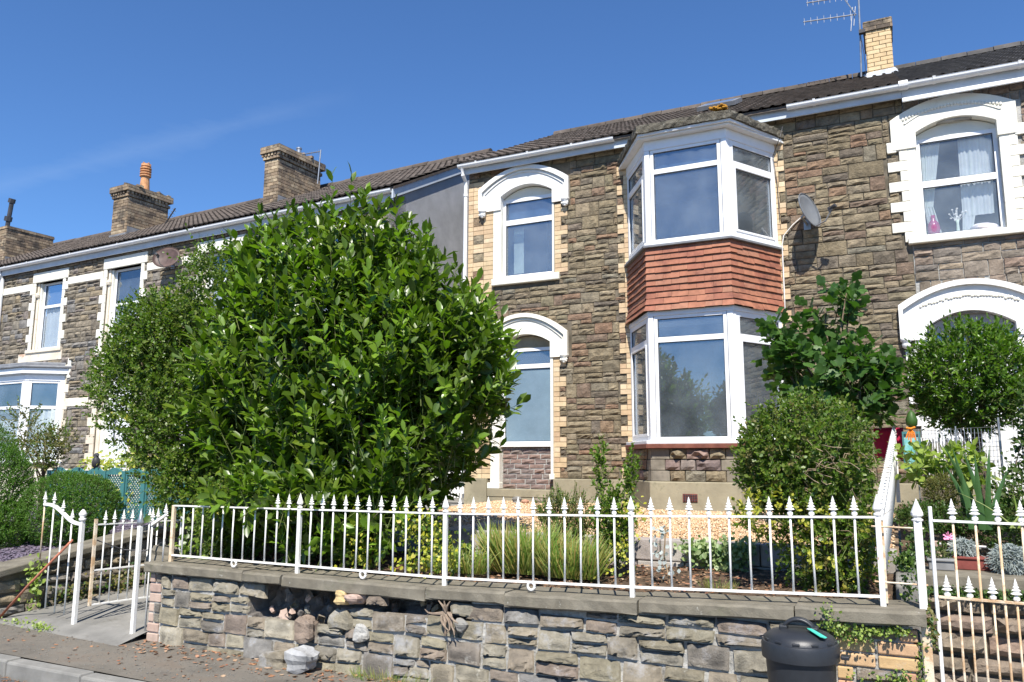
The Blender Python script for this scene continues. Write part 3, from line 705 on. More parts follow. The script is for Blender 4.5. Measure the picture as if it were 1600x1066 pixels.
def bay_slab(name, d, z0, z1, mat, par=bay, bevel=.006, dback=None, **kw):
    q = off_poly(P, d)
    return MB().prism([(q[0][0], D+.05)]+q+[(q[-1][0], D+.05)], z0, z1).build(name, mat, par, bevel=bevel, **kw)
bay_slab('bay_plinth', .05, -.85, -.31, 'render', bevel=.015)
bay_slab('bay_base_core', -.03, -.31, .17, 'mortar')
rb = random.Random(21)
for i in range(3):
    a, b = P[i], P[i+1]; l = math.hypot(b[0]-a[0], b[1]-a[1])
    ux, uy = (b[0]-a[0])/l, (b[1]-a[1])/l
    T = Matrix(((ux, uy*-1*-1 if False else -uy*-1, 0, a[0]), (uy, ux, 0, a[1]), (0, 0, 1, 0), (0, 0, 0, 1)))
    T = Matrix(((ux, -uy, 0, a[0]), (uy, ux, 0, a[1]), (0, 0, 1, 0), (0, 0, 0, 1)))
    # ashlar blocks at the ends, rock-faced stones between
    rects = []; z = -.31
    hs_ = [.16, .16, .16]
    for k, h in enumerate(hs_):
        e0, e1 = (.20, .24) if k % 2 else (.27, .17)
        for (ua, ub) in ((0.0, e0), (l-e1, l)):
            MB().box(ua+.004, ub-.004, -.012, .05, z+.004, z+h-.004, T).build('ashlar_block', 'ashlar', bay, bevel=.006)
        u = e0
        while u < l-e1-.02:
            ww = rb.uniform(.2, .34)
            if l-e1-(u+ww) < .1: ww = l-e1-u
            rects.append((u+.005, u+ww-.005, z+.005, z+h-.005)); u += ww
        z += h
    for r in rects:
        vs, fs = stone_geo(r, rb, proud=.05, y=0.0, rough=.8)
        MB().add(vs, fs, T).build('stone', 'stone' if rb.random() < .6 else 'brick_r', bay)
bay_slab('lead_sill', .10, .17, .235, 'redwood')
bay_slab('bay_sill', .085, .236, .285, 'upvc')
bay_slab('head_board', .015, 2.16, 2.235, 'upvc')
bay_slab('lead_flashing', .07, 3.225, 3.262, 'lead')
bay_slab('bay_sill', .045, 3.264, 3.30, 'upvc')
bay_slab('head_board', .012, 4.80, 4.955, 'upvc')
so = off_poly(P, .34)
bay_slab('soffit', .13, 4.956, 4.985, 'upvc_d')
q = off_poly(P, .175); q[1] = (q[1][0]+.04, q[1][1]); q[0] = (-3.985, D); q[-1] = (-1.29, D)
MB().prism([(q[0][0], D+.05)]+q+[(q[-1][0], D+.05)], 4.986, 5.03).build('bay_fascia', 'upvc_d', bay, bevel=.005)
q = off_poly(P, .205); q[1] = (q[1][0]+.04, q[1][1]); q[0] = (-4.02, D); q[-1] = (-1.25, D)
# mossy slab edge, subdivided and roughened
def rough_slab(poly, z0, z1, rng, seg=.06, amp=.012):
    pts = []
    n = len(poly)
    for i in range(n):
        a, b = poly[i], poly[(i+1) % n]; l = math.hypot(b[0]-a[0], b[1]-a[1]); k = max(1, int(l/seg))
        for j in range(k): pts.append((a[0]+(b[0]-a[0])*j/k, a[1]+(b[1]-a[1])*j/k))
    k = len(pts); cx = sum(p[0] for p in pts)/k; cy = sum(p[1] for p in pts)/k
    mb = MB(); lv = [(0, z0), (.004, z0+(z1-z0)*.5), (0, z1-.015), (-.04, z1), (-.15, z1+.02)]
    vs = []
    for (o, z) in lv:
        for p in pts:
            d = math.hypot(p[0]-cx, p[1]-cy); s = (d+o+rng.uniform(-amp, amp))/d
            vs.append((cx+(p[0]-cx)*s, cy+(p[1]-cy)*s, z+rng.uniform(-amp, amp)*.7))
    m = len(lv); fs = [(j*k+i, j*k+(i+1) % k, (j+1)*k+(i+1) % k, (j+1)*k+i) for j in range(m-1) for i in range(k)]
    fs += [tuple(range(k))[::-1], tuple((m-1)*k+i for i in range(k))]
    return mb.add(vs, fs)
rough_slab([(q[0][0], D+.2)]+q+[(q[-1][0], D+.2)], 5.031, 5.165, rb, amp=.016).build('bay_roof', 'mossy', bay)
lc = MB()
for i in range(60):
    a = rb.uniform(0, 6.3); r_ = rb.uniform(0, .13)
    lc.lathe([(.012, -.01), (.03, .004), (.022, .022), (.006, .03)], (-2.06+r_*math.cos(a), 11.36+r_*math.sin(a)*.5, 5.18+rb.uniform(0, .06)), 6)
lc.build('lichen_clump', 'lichen', bay, kind='stuff')

def post(V, Pa, Na, w, d, z0, z1):
    """octagonal-cornered post at a bay vertex: Pa previous vertex, Na next vertex"""
    def un(a, b): l = math.hypot(b[0]-a[0], b[1]-a[1]); return ((b[0]-a[0])/l, (b[1]-a[1])/l)
    u1 = un(Pa, V); u2 = un(V, Na); n1 = (u1[1], -u1[0]); n2 = (u2[1], -u2[0])
    s = (n1[0]+n2[0], n1[1]+n2[1]); k = 1/(1+n1[0]*n2[0]+n1[1]*n2[1])
    tip = (V[0]+s[0]*k*d, V[1]+s[1]*k*d)
    return MB().prism([(V[0]-u1[0]*w+n1[0]*d, V[1]-u1[1]*w+n1[1]*d), tip, (V[0]+u2[0]*w+n2[0]*d, V[1]+u2[1]*w+n2[1]*d),
                       (V[0]+u2[0]*w-n2[0]*.06, V[1]+u2[1]*w-n2[1]*.06), (V[0]-s[0]*k*.06, V[1]-s[1]*k*.06), (V[0]-u1[0]*w-n1[0]*.06, V[1]-u1[1]*w-n1[1]*.06)], z0, z1)
for (z0, z1, tr, ttop) in ((.285, 2.16, (1.75, 1.83), .0), (3.30, 4.80, (4.40, 4.48), .0)):
    for i in (1, 2): post(P[i], P[i-1], P[i+1], .075, .008, z0, z1).build('corner_post', 'upvc', bay, bevel=.006)
    for i in range(3):
        l = math.hypot(P[i+1][0]-P[i][0], P[i+1][1]-P[i][1])
        u0, u1 = (.02 if i == 0 else .085), (l-.02 if i == 2 else l-.085)
        window(bay, P[i], P[i+1], u0, u1, z0+.001, z1-.001, .0, transom=tr, fw=(.05 if i == 1 else .075), opener=(i != 1), glassm='glass', topglass='glass_b' if i == 1 else 'glass')
# curtains and blinds inside the bay
MB().box(-3.1, -2.1, 11.62, 11.63, 4.47, 4.78).build('blind', 'blind', bay)
# hung tiles
zt0, zt1, NR = 2.235, 3.225, 10
MB().prism([(P[0][0]+.03, D+.05)]+off_poly(P, -.02)+[(P[-1][0]-.03, D+.05)], zt0+.01, zt1).build('tile_backing', 'mortar', bay)
for i in range(3):
    a, b = P[i], P[i+1]; l = math.hypot(b[0]-a[0], b[1]-a[1])
    ux, uy = (b[0]-a[0])/l, (b[1]-a[1])/l; nx_, ny_ = uy, -ux
    def ang(u_end, d):   # mitre at the corners
        return 0
    for r in range(NR):
        z0 = zt1-(r+1)*(zt1-zt0)/NR; z1 = z0+(zt1-zt0)/NR+.03
        fl = .045 if r == NR-1 else (.022 if r == NR-2 else .0)
        dt, db = .006+fl*.4, .034+fl
        tw = .25; u = -(tw/2 if r % 2 else 0)
        m0 = .60 if i > 0 else 0; m1 = .60 if i < 2 else 0      # widen towards the arris so that the courses meet
        while u < l-.01:
            ua, ub = max(u, 0)+.0015, min(u+tw, l)-.0015
            if ub-ua > .03:
                ex0 = -.29 if (ua < .01 and i > 0) else 0; ex1 = .29 if (ub > l-.01 and i < 2) else 0
                jz = rb.uniform(-.006, .006)-(.012 if rb.random() < .03 else 0); jd = rb.uniform(0, .007)
                def g(uu, d, z): return (a[0]+ux*uu+nx_*d, a[1]+uy*uu+ny_*d, z)
                vs = []
                for (d, z, th) in ((dt, z1, 0), (db+jd, z0+jz, 0)):
                    vs += [g(ua+ex0*d*2, d, z), g(ub+ex1*d*2, d, z), g(ub+ex1*d*2, d-.013, z), g(ua+ex0*d*2, d-.013, z)]
                # camber row through the middle
                MB().add(vs, [(0,1,5,4),(4,5,6,7),(3,2,1,0),(0,4,7,3),(1,2,6,5),(2,3,7,6)]).build('hanging_tile', 'redtile', bay)
            u += tw
MB().box(-2.79, -2.58, 11.435, 11.46, -.59, -.48).build('air_brick', 'terrad', bay)
ab = MB()
for i in range(6):
    for j in range(3): ab.box(-2.775+i*.033, -2.752+i*.033, 11.428, 11.434, -.58+j*.034, -.558+j*.034)
ab.build('air_brick_grille', 'darkmetal', bay)

# roof
EZ, EY, RY, RZ = 5.50, 12.27, 17.0, 7.90
def roof_base(x0, x1, ye, ze, yr, zr, yb, par, name='roof'):
    th = .05
    MB().add([(x0, ye, ze), (x1, ye, ze), (x1, yr, zr), (x0, yr, zr), (x0, ye, ze-th), (x1, ye, ze-th), (x1, yr, zr-th), (x0, yr, zr-th),
              (x0, yb, ze), (x1, yb, ze), (x0, yb, ze-th), (x1, yb, ze-th)],
             [(0,1,2,3),(3,2,9,8),(4,7,6,5),(7,10,11,6),(0,4,5,1),(8,9,11,10),(0,3,7,4),(3,8,10,7),(1,5,6,2),(2,6,11,9)]).build(name, 'tile', par)
roof_base(XL-.06, XR, EY, EZ-.02, RY, RZ-.02, 21.7, house)
roof_tiles(XL-.09, XR, EY-.02, EZ, RY, RZ, 'tile', house, rng=rb)
ridge(house, XL-.1, XR, RY, RZ+.04, 'tile', rb)
MB().box(XL-.02, XR, 12.33, 12.36, 5.30, 5.47).build('fascia_board', 'fascia', house)
MB().box(XL-.02, XR, 12.36, 12.46, 5.395, 5.41).build('eaves_soffit', 'upvc_d', house)
gutter(house, -7.06, -4.0, 12.27, 5.46); gutter(house, -1.18, .40, 12.27, 5.46)
# roof light lying on the slope
rl = MB(); sl = (RZ-EZ)/(RY-EY); n_ = Vector((0, -sl, 1)).normalized()
def rp_(x, y, h): return (x+0, y+n_.y*h, EZ+sl*(y-EY)+n_.z*h)
rl.add([rp_(-2.95, 14.1, .06), rp_(-2.25, 14.1, .06), rp_(-2.25, 15.0, .06), rp_(-2.95, 15.0, .06), rp_(-2.95, 14.1, .14), rp_(-2.25, 14.1, .14), rp_(-2.25, 15.0, .14), rp_(-2.95, 15.0, .14)],
       [(0,3,2,1),(4,5,6,7),(0,1,5,4),(1,2,6,5),(2,3,7,6),(3,0,4,7)])
sk = rl.build('roof_light', 'lead', house)
MB().add([rp_(-2.88, 14.18, .145), rp_(-2.32, 14.18, .145), rp_(-2.32, 14.92, .145), rp_(-2.88, 14.92, .145)], [(0, 1, 2, 3)]).build('pane', 'glass', sk)
# downpipe
dp = MB().tube([(-6.98, 12.27, 5.40), (-6.98, 12.30, 5.28), (-6.98, 12.40, 5.20), (-6.98, 12.42, 5.1), (-6.98, 12.42, -.6)], .036, 10)
dpo = dp.build('downpipe', 'upvc_d', house, smooth=False)
for z in (4.9, 3.1, 1.3, -.3): MB().tube([(-6.98, 12.42, z), (-6.98, 12.42, z+.05)], .045, 10).build('pipe_bracket', 'upvc_d', dpo)
# chimney
ch = empty('chimney', None, None, parent=house)
brick_shell(.0, .44, 16.0, 16.9, 7.36, 8.36, 'cbrick_n', ch, random.Random(4), joined=False)
brick_shell(-.03, .47, 15.97, 16.93, 8.36, 8.57, 'cbrick', ch, random.Random(5), joined=False)
fl = MB()
fl.add([(-.08, 15.88, 7.33), (.54, 15.88, 7.33), (.47, 15.985, 7.52), (-.02, 15.985, 7.50), (-.1, 16.9, 7.9), (.54, 16.9, 7.9)], [(0, 1, 2, 3), (1, 5, 2), (0, 3, 4)])
fl.build('chimney_flashing', mk('pale_mortar_flashing', [(.50,.52,.54), (.40,.42,.44)], rnd=False, bump=.4), ch)
# white cable clipped beside the bay
MB().tube([(-1.26, 12.3, 5.16), (-1.30, 12.25, 4.98), (-1.44, 12.42, 4.75), (-1.40, 12.46, 4.3), (-1.385, 12.46, 3.7)], .006, 5).build('cable', 'darkmetal', house)
MB().tube([(-1.05, 12.44, 3.72), (-1.2, 12.44, 3.6), (-1.34, 12.45, 3.45), (-1.37, 12.45, 3.3), (-1.375, 12.45, 2.3)], .010, 5).build('cable', 'cable', house)

# ================================================================== right-hand neighbour (white painted quoins)
nb = empty('stone_house', 'grey brown stone house at the right edge with white toothed quoins round its arched windows', 'house')
rn = random.Random(31)
NW = (.56, 1.60, 3.18, 4.90); ND = (.50, 1.62, -.6, 2.05)
XB = 7.2
wb = MB(); wall_with_holes(wb, XR+.003, XB, -.9, 5.42, D, D+.28, [NW, ND]); wb.build('wall', 'mortar_pale', nb)
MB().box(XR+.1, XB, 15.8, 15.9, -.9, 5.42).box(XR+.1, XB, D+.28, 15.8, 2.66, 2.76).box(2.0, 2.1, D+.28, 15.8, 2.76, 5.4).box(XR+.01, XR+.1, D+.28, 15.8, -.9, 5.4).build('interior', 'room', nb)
MB().box(XB-.2, XB, D+.28, 21.5, -.9, 5.42).build('side_wall', 'render_g', nb)
for (z, z2, wide) in blocks:
    xo0 = .17 if wide else .33; xo1 = 1.99 if wide else 1.83
    MB().box(xo0+.004, .44, D-.035, D+.05, z+.003, z2-.003).build('quoin_block', 'cream', nb, bevel=.006)
    MB().box(1.72, xo1-.004, D-.035, D+.05, z+.003, z2-.003).build('quoin_block', 'cream', nb, bevel=.006)
rects = rubble_layout(XR+.01, XB, -.31, 5.30, nh, rn)
lay_stones(rects, rn, nb, 'stone_r', y=D, limit=300, proud=.026, rim_=(.55, .9), edge=.06, view=lambda r: r[0] < 2.3)
for a_ in ((.435, .555), (1.605, 1.725)): MB().box(a_[0], a_[1], D-.03, D+.14, 3.2, 4.62).build('window_jamb', 'cream', nb, bevel=.006)
s = MB(); s.band(arch_pts(.24, 1.84, 4.55, 5.02, 5.27), arch_pts(.57, 1.59, 4.55, 4.78, 4.93), D-.05, D+.14)
s.box(.18, .30, D-.045, D+.05, 4.52, 4.66); s.box(1.8, 1.98, D-.045, D+.05, 4.52, 4.66)
s.build('arched_head', 'cream', nb, bevel=.006)
cv = MB()       # carved leaf frieze along the arch
for i in range(30):
    t = -.86+1.72*i/29; x = 1.04+.72*t; z = 4.965+.15*(1-t*t)
    cv.lathe([(.004, -.03), (.018, -.015), (.022, .0), (.014, .02), (.003, .035)], (x, D-.052, z), 6)
cv.build('carved_frieze', 'cream', nb)
s = MB(); s.band(arch_pts(.42, 1.66, 4.93, 4.935, 5.14), arch_pts(.44, 1.64, 4.93, 4.925, 5.125), D-.062, D-.048); s.build('arch_fillet', 'cream', nb)
MB().box(.37, 1.88, D-.10, D+.14, 3.10, 3.195).build('window_sill', 'cream', nb, bevel=.012)
MB().prismy([(.56, 4.68), (1.60, 4.68)]+[p for p in arch_pts(.575, 1.585, 4.7, 4.77, 4.915)[1:-1]][::-1], D+.10, D+.16).build('arch_infill', 'cream', nb)
window(nb, A, B, .555, 1.605, 3.195, 4.71, -.085, transom=(3.96, 4.06), fw=.06, glassm='glass_c')
# curtains, vase and cushion behind the glass
def curtain(par, pts, z0, z1, y, mat='curtain', folds=9, amp=.025):
    xa0, xb0, xa1, xb1 = pts; n = folds*4; v = []; f = []
    m = 6
    for j in range(m+1):
        t = j/m; xa = xa0+(xa1-xa0)*t; xb = xb0+(xb1-xb0)*t
        for i in range(n+1):
            s_ = i/n; v.append((xa+(xb-xa)*s_, y+amp*(.6*math.sin(s_*folds*2*PI+1.3*math.sin(s_*9))+.4*math.sin(s_*folds*3.7+t))*(1-.3*t), z1+(z0-z1)*t))
    for j in range(m):
        for i in range(n): f.append((j*(n+1)+i, j*(n+1)+i+1, (j+1)*(n+1)+i+1, (j+1)*(n+1)+i))
    return link_mesh('curtain', v, f, mat, par, smooth=True)
curtain(nb, (.62, .90, .62, .74), 3.7, 4.75, D+.215, amp=.015); curtain(nb, (.62, .74, .68, .84), 3.2, 3.7, D+.215, folds=5, amp=.015)
curtain(nb, (1.12, 1.54, 1.10, 1.50), 3.5, 4.75, D+.22, folds=8, amp=.016); curtain(nb, (1.10, 1.26, 1.08, 1.20), 3.2, 3.5, D+.22, folds=3, amp=.015)
v = MB().lathe([(.03, 0), (.07, .06), (.09, .16), (.07, .24), (.025, .30), (.03, .36)], (.72, D+.20, 3.2), 14).build('vase', 'magenta', None, smooth=True)
tag(v, 'magenta glass vase on the sill behind the right-hand upper window', 'vase')
fv = empty('flower_vase', 'slim vase with white flowers standing behind the middle of the right upper window', 'vase', (1.03, D+.2, 3.2))
MB().lathe([(.03, 0), (.022, .1), (.016, .2), (.024, .25)], (0, 0, 0), 10).build('vase_body', 'curtain', fv, smooth=True)
fb = MB(); r_ = random.Random(3)
for i in range(16):
    x, z = r_.gauss(0, .06), .36+r_.gauss(0, .05)
    fb.tube([(0, 0, .22), (x*.6, 0, .3), (x, 0, z)], .003, 4); fb.lathe([(.004, -.008), (.016, .0), (.010, .012)], (x, 0, z), 6)
fb.build('flowers', 'white', fv)
pl = MB(); pl.lathe([(.02, -.07), (.16, -.055), (.21, 0), (.16, .055), (.02, .07)], (0, 0, 0), 16, Matrix.Translation((1.38, D+.28, 3.29)) @ Matrix.Rotation(.15, 4, 'Y'))
tag(pl.build('pillow', 'pillow', None, smooth=True), 'pale pink pillow propped behind the right-hand upper window', 'pillow')

# ground floor arch and door of the neighbour
s = MB(); s.band(arch_pts(.19, 1.92, 1.70, 2.2, 2.50), arch_pts(.52, 1.60, 1.70, 1.88, 2.08), D-.055, D+.14); o = s.build('hood_surround', 'white', nb)
m = MB(); m.band(arch_pts(.175, 1.935, 1.72, 2.21, 2.515), arch_pts(.23, 1.88, 1.72, 2.14, 2.44), D-.11, D-.05); m.build('hood_mould', 'white', o)
cv = MB()
for i in range(34):
    t = -.8+1.6*i/33; x = 1.055+.74*t; z = 2.12+.17*(1-t*t)+rn.uniform(-.012, .012)
    cv.lathe([(.004, -.03), (.02, -.015), (.022, .0), (.014, .02), (.003, .03)], (x, D-.055, z), 6)
cv.build('carved_frieze', 'cream', o)
for xx in (.245, 1.865): MB().lathe([(.02, -.14), (.05, -.12), (.062, -.08), (.05, -.05), (.075, -.03), (.08, 0), (.06, .03)], (xx, D-.06, 1.72), 9).build('hood_corbel', 'white', o, smooth=True)
for a_ in ((.36, .53), (1.60, 1.76)): MB().box(a_[0], a_[1], D-.03, D+.14, -.6, 1.72).build('door_jamb', 'white', nb, bevel=.006)
z = -.3; k = 0
while z < 1.7:
    if k % 2: MB().box(.23, .36, D-.03, D+.05, z, z+.15).build('quoin_block', 'white', nb, bevel=.006); MB().box(1.76, 1.9, D-.03, D+.05, z, z+.15).build('quoin_block', 'white', nb, bevel=.006)
    z += .156; k += 1
MB().prismy([(.51, 1.78), (1.61, 1.78)]+[p for p in arch_pts(.525, 1.595, 1.8, 1.87, 2.07)[1:-1]][::-1], D+.10, D+.16).build('arch_infill', 'render_g', nb)
dr = MB().box(.54, 1.6, D+.12, D+.17, -.6, 1.5); dr.box(.62, 1.04, D+.1, D+.12, .0, .6); dr.box(1.1, 1.52, D+.1, D+.12, 0, .6); do = dr.build('door', 'upvc', nb, bevel=.006)
MB().lathe([(.012, 0), (.012, .03), (.025, .04), (.02, .06)], (0, 0, 0), 10, Matrix.Translation((.66, D+.12, .75)) @ Matrix.Rotation(PI/2, 4, 'X')).build('door_handle', 'darkmetal', do)
MB().box(.54, 1.6, D+.14, D+.15, 1.5, 1.8).build('fanlight', 'glass_b', nb)
MB().box(XR+.003, XB, D-.07, D+.02, -.9, -.315).build('plinth', 'render', nb, bevel=.012)
roof_base(XR+.004, XB, EY, EZ-.02, RY, RZ-.02, 21.7, nb)
roof_tiles(XR+.003, XB, EY-.02, EZ+.006, RY, RZ+.006, 'tile_d', nb, rng=rn)
ridge(nb, XR+.01, XB, RY, RZ+.045, 'tile_d', rn)
MB().box(XR+.003, XB, 12.335, 12.365, 5.30, 5.47).build('fascia_board', 'fascia', nb)
MB().box(XR+.003, XB, 12.30, 12.334, 5.22, 5.285).build('fascia_trim', 'upvc', nb, bevel=.01)
MB().box(XR+.003, XB, 12.365, 12.46, 5.30, 5.315).build('eaves_soffit', 'upvc_d', nb)
gutter(nb, XR+.03, XB, 12.27, 5.47, r=.065)
MB().tube([(XR-.03, 12.27, 5.465), (XR+.09, 12.27, 5.465)], .073, 12).build('gutter_joint', 'upvc_d', nb)
# ================================================================== the terrace to the left (set at a slight angle)
LH = empty('stone_house', 'dark grey stone terraced house at the left with cream painted quoins and a white bay', 'house', (-8.45, 12.3, 0), rz=-math.atan(.055))
rl_ = random.Random(41)
SL = -13.52
w1 = (-11.95, -10.75, 2.82, 4.63); w2 = (-8.93, -7.62, 2.6, 4.66); w3 = (-5.5, -4.3, 2.82, 4.63); dl = (-8.93, -7.62, -.5, 2.2); bl = (-12.95, -10.35, .0, 2.2)
ll = (-6.0, -3.4, .0, 2.2); w4 = (-2.2, -1.1, 2.82, 4.63); d4 = (-2.2, -1.1, -.5, 2.2)
ops = [w1, w2, w3, w4, dl, d4, bl, ll]
wb = MB(); wall_with_holes(wb, SL, 0, -1.2, 5.15, 0, .3, ops); wb.build('wall', 'mortar', LH)
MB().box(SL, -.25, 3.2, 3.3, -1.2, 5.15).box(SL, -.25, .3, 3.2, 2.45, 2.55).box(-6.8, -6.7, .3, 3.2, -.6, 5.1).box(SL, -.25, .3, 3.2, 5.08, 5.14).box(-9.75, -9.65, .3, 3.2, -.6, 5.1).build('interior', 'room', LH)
gw = MB()
for (ya, za, yb, zb) in ((0.0, 5.2, 3.65, 7.2), (3.65, 7.2, 7.5, 5.2)):
    gw.add([(0, ya, -1.2), (0, yb, -1.2), (0, yb, zb), (0, ya, za), (-.25, ya, -1.2), (-.25, yb, -1.2), (-.25, yb, zb), (-.25, ya, za)],
           [(0,1,2,3),(4,7,6,5),(0,4,5,1),(1,5,6,2),(2,6,7,3),(3,7,4,0)])
gw.build('gable_wall', 'render_g', LH)
hl = []
def teeth(s_in, side, z0, z1, mat, h=.215, n=.12, w=.24, par=LH, phase=0, pr=.03):
    z = z0; k = phase
    while z < z1-.03:
        z2 = min(z+h, z1); W = w if k % 2 else n
        a, b = sorted((s_in, s_in+side*W))
        MB().box(a+.002, b-.002, -pr-(.003 if k % 2 else 0), .05, z+.002, z2-.002).build('quoin_block', mat, par, bevel=.008)
        hl.append((a, b, z, z2)); z = z2; k += 1
for wn_ in (w1, w2, w3, w4):
    x0, x1, z0, z1 = wn_
    MB().box(x0-.14, x1+.22, -.04, .16, z1, z1+.27).build('lintel', 'cream', LH, bevel=.012); hl.append((x0-.14, x1+.22, z1, z1+.27))
    teeth(x0, -1, z0 if wn_ is not w2 else 2.3, z1, 'cream'); teeth(x1, 1, z0 if wn_ is not w2 else 2.3, z1, 'cream')
    # stepped reveal with a stripe moulding
    MB().box(x0+.001, x0+.085, .03, .2, z0, z1-.001).build('reveal_brickwork', 'cream_w', LH)
    MB().box(x0+.087, x0+.14, .055, .2, z0, z1-.002).build('reveal_moulding', 'cream', LH, bevel=.015)
    MB().lathe([(.01, -.07), (.05, -.06), (.065, 0), (.05, .06), (.02, .07)], (x0+.05, .03, z1-.33), 8).build('reveal_boss', 'cream_w', LH)
    MB().box(x0-.16, x1+.2, -.07, .16, z0-.09, z0).build('window_sill', 'cream_w', LH, bevel=.012); hl.append((x0-.16, x1+.2, z0-.09, z0))
    A2, B2 = (0, 0), (1, 0)
    window(LH, A2, B2, x0+.14, x1-.02, z0+.01, z1-.005, -.13, transom=(z0+1.12, z0+1.20), fw=.06, glassm='glass_c', topglass='glass_b')
    curtain(LH, (x0+.2, x1-.08, x0+.2, x1-.08), z0+.05, z0+1.12, .215, folds=8, amp=.018)
MB().box(w1[0]-.5, w1[1]+.22, -.035, .05, 2.5, 2.73).build('painted_brick_band', 'cream_w', LH, bevel=.01); hl.append((w1[0]-.5, w1[1]+.22, 2.5, 2.73))
for (a, b) in ((SL+.05, -12.095), (-10.53, -9.075), (-7.40, -5.645), (-4.08, -2.345), (-.88, -.25)):
    MB().box(a, b, -.035, .05, 4.44, 4.63).build('string_course', 'cream', LH, bevel=.01); hl.append((a, b, 4.44, 4.63))
MB().box(-10.2, -9.27, -.035, .05, 1.28, 1.49).build('string_course', 'cream_w', LH, bevel=.01); hl.append((-10.2, -9.27, 1.28, 1.49))
teeth(-8.93, -1, -.3, 2.3, 'cream_w', par=LH, n=.16, w=.30); teeth(-7.62, 1, -.3, 2.3, 'cream_w')
teeth(-10.33, 1, -.3, 2.35, 'cream_w', n=.11, w=.22)
MB().box(-10.2, -10.07, -.05, .05, 2.0, 2.5).build('hood_stop', 'cream', LH, bevel=.01)
for x0, x1 in ((-8.93, -7.62),):
    MB().box(x0+.001, x0+.13, .03, .25, -.5, 2.19).build('reveal_brickwork', 'cream_w', LH)
    MB().box(x0+.132, x0+.20, .05, .25, -.5, 2.18).build('reveal_moulding', 'cream', LH, bevel=.015)
    MB().box(x0-.1, x1+.1, -.04, .16, 2.2, 2.42).build('lintel', 'cream', LH, bevel=.012)
    dd = MB(); dd.box(x0+.2, x1-.02, .14, .2, -.4, 2.19); dd.box(x0+.28, x0+.62, .125, .14, -.2, .8); dd.box(x0+.7, x1-.1, .125, .14, -.2, .8); do = dd.build('door', 'upvc', LH, bevel=.006)
    MB().box(x0+.56, x0+.60, .10, .12, .3, 1.6).build('door_handle', 'galv', do)
    hl.append((x0-.1, x1+.1, 2.2, 2.42))
MB().box(d4[0], d4[1], .14, .2, -.4, 2.2).build('door', 'upvc', LH)
MB().box(ll[0], ll[1], .1, .2, 0, 2.2).build('shutter_panel', 'upvc', LH)
hl += ops
rects = rubble_layout(SL+.02, -.25, -.6, 5.0, hl, rl_, H=(.2, .28), W=(.32, .66))
lay_stones(rects, rl_, LH, 'stone_l', limit=300, proud=.04, view=lambda r: r[0] < -6.2, nx=4, nz=3)
# ground-floor bay of the left house
bay2 = empty('bay_window', None, None, parent=LH)
P2 = [(-13.1, 0), (-12.45, -.6), (-10.98, -.6), (-10.28, 0)]
def slab2(name, d, z0, z1, mat, bevel=.006):
    Pk = P2; save = globals()['P']; globals()['P'] = P2; q = off_poly(P2, d); globals()['P'] = save
    return MB().prism([(q[0][0], .05)]+q+[(q[-1][0], .05)], z0, z1).build(name, mat, bay2, bevel=bevel)
slab2('bay_base', 0, -.8, -.12, 'render'); slab2('bay_sill', .06, -.118, -.06, 'upvc')
slab2('head_board', .02, 1.93, 2.07, 'upvc'); slab2('bay_cornice', .13, 2.10, 2.24, 'upvc'); slab2('bay_soffit', .06, 2.071, 2.099, 'fascia'); slab2('bay_roof', .19, 2.241, 2.30, 'lead', .02)
slab2('bay_roof_top', .0, 2.301, 2.40, 'lead', .03)
for i in (1, 2): post(P2[i], P2[i-1], P2[i+1], .09, .008, -.06, 1.93).build('corner_post', 'upvc', bay2, bevel=.006)
for i in range(3):
    l = math.hypot(P2[i+1][0]-P2[i][0], P2[i+1][1]-P2[i][1])
    window(bay2, P2[i], P2[i+1], .02 if i == 0 else .09, (l-.12 if i == 2 else l-.09), -.059, 1.929, 0, transom=(1.22, 1.30), fw=.06, opener=(i == 0), glassm='glass_c', topglass='glass_b')
l = math.hypot(P2[3][0]-P2[2][0], P2[3][1]-P2[2][1])
MB().fbox(P2[2], P2[3], l-.12, l, -.07, .012, -.06, 1.93).build('corner_post', 'upvc', bay2)
curtain(bay2, (-12.3, -11.1, -12.3, -11.1), .0, 1.22, -.42, folds=10)
cu = curtain(bay2, (-10.95, -10.35, -10.95, -10.35), .0, 1.22, .0, folds=6)
me = cu.data
for v_ in me.vertices: v_.co.y += -.44+(v_.co.x+10.95)*.62+.0
# roof of the left house
def lroof(par, x0, x1, mat='tile'):
    th = .05; ye, ze, yr, zr, yb = -.2, 5.22, 3.65, 7.27, 7.6
    MB().add([(x0, ye, ze), (x1, ye, ze), (x1, yr, zr), (x0, yr, zr), (x0, ye, ze-th), (x1, ye, ze-th), (x1, yr, zr-th), (x0, yr, zr-th),
              (x0, yb, ze), (x1, yb, ze), (x0, yb, ze-th), (x1, yb, ze-th)],
             [(0,1,2,3),(3,2,9,8),(4,7,6,5),(7,10,11,6),(0,4,5,1),(8,9,11,10),(0,3,7,4),(3,8,10,7),(1,5,6,2),(2,6,11,9)]).build('roof', 'tile', par)
    roof_tiles(x0, x1, ye-.02, ze+.02, yr, zr+.02, mat, par, rng=rl_)
    ridge(par, x0, x1, yr, zr+.06, mat, rl_)
lroof(LH, SL+.003, .08)
vb = MB()
for (ya, za, yb, zb) in ((-.2, 5.22, 3.65, 7.27), (3.65, 7.27, 7.6, 5.22)):
    vb.add([(.02, ya, za-.23), (.02, yb, zb-.23), (.02, yb, zb-.05), (.02, ya, za-.05), (.05, ya, za-.23), (.05, yb, zb-.23), (.05, yb, zb-.05), (.05, ya, za-.05)],
           [(0,3,2,1),(4,5,6,7),(0,1,5,4),(1,2,6,5),(2,3,7,6),(3,0,4,7)])
vb.build('barge_board', 'fascia', LH)
MB().box(SL+.003, 0, -.13, -.10, 4.97, 5.17).build('fascia_board', 'fascia', LH)
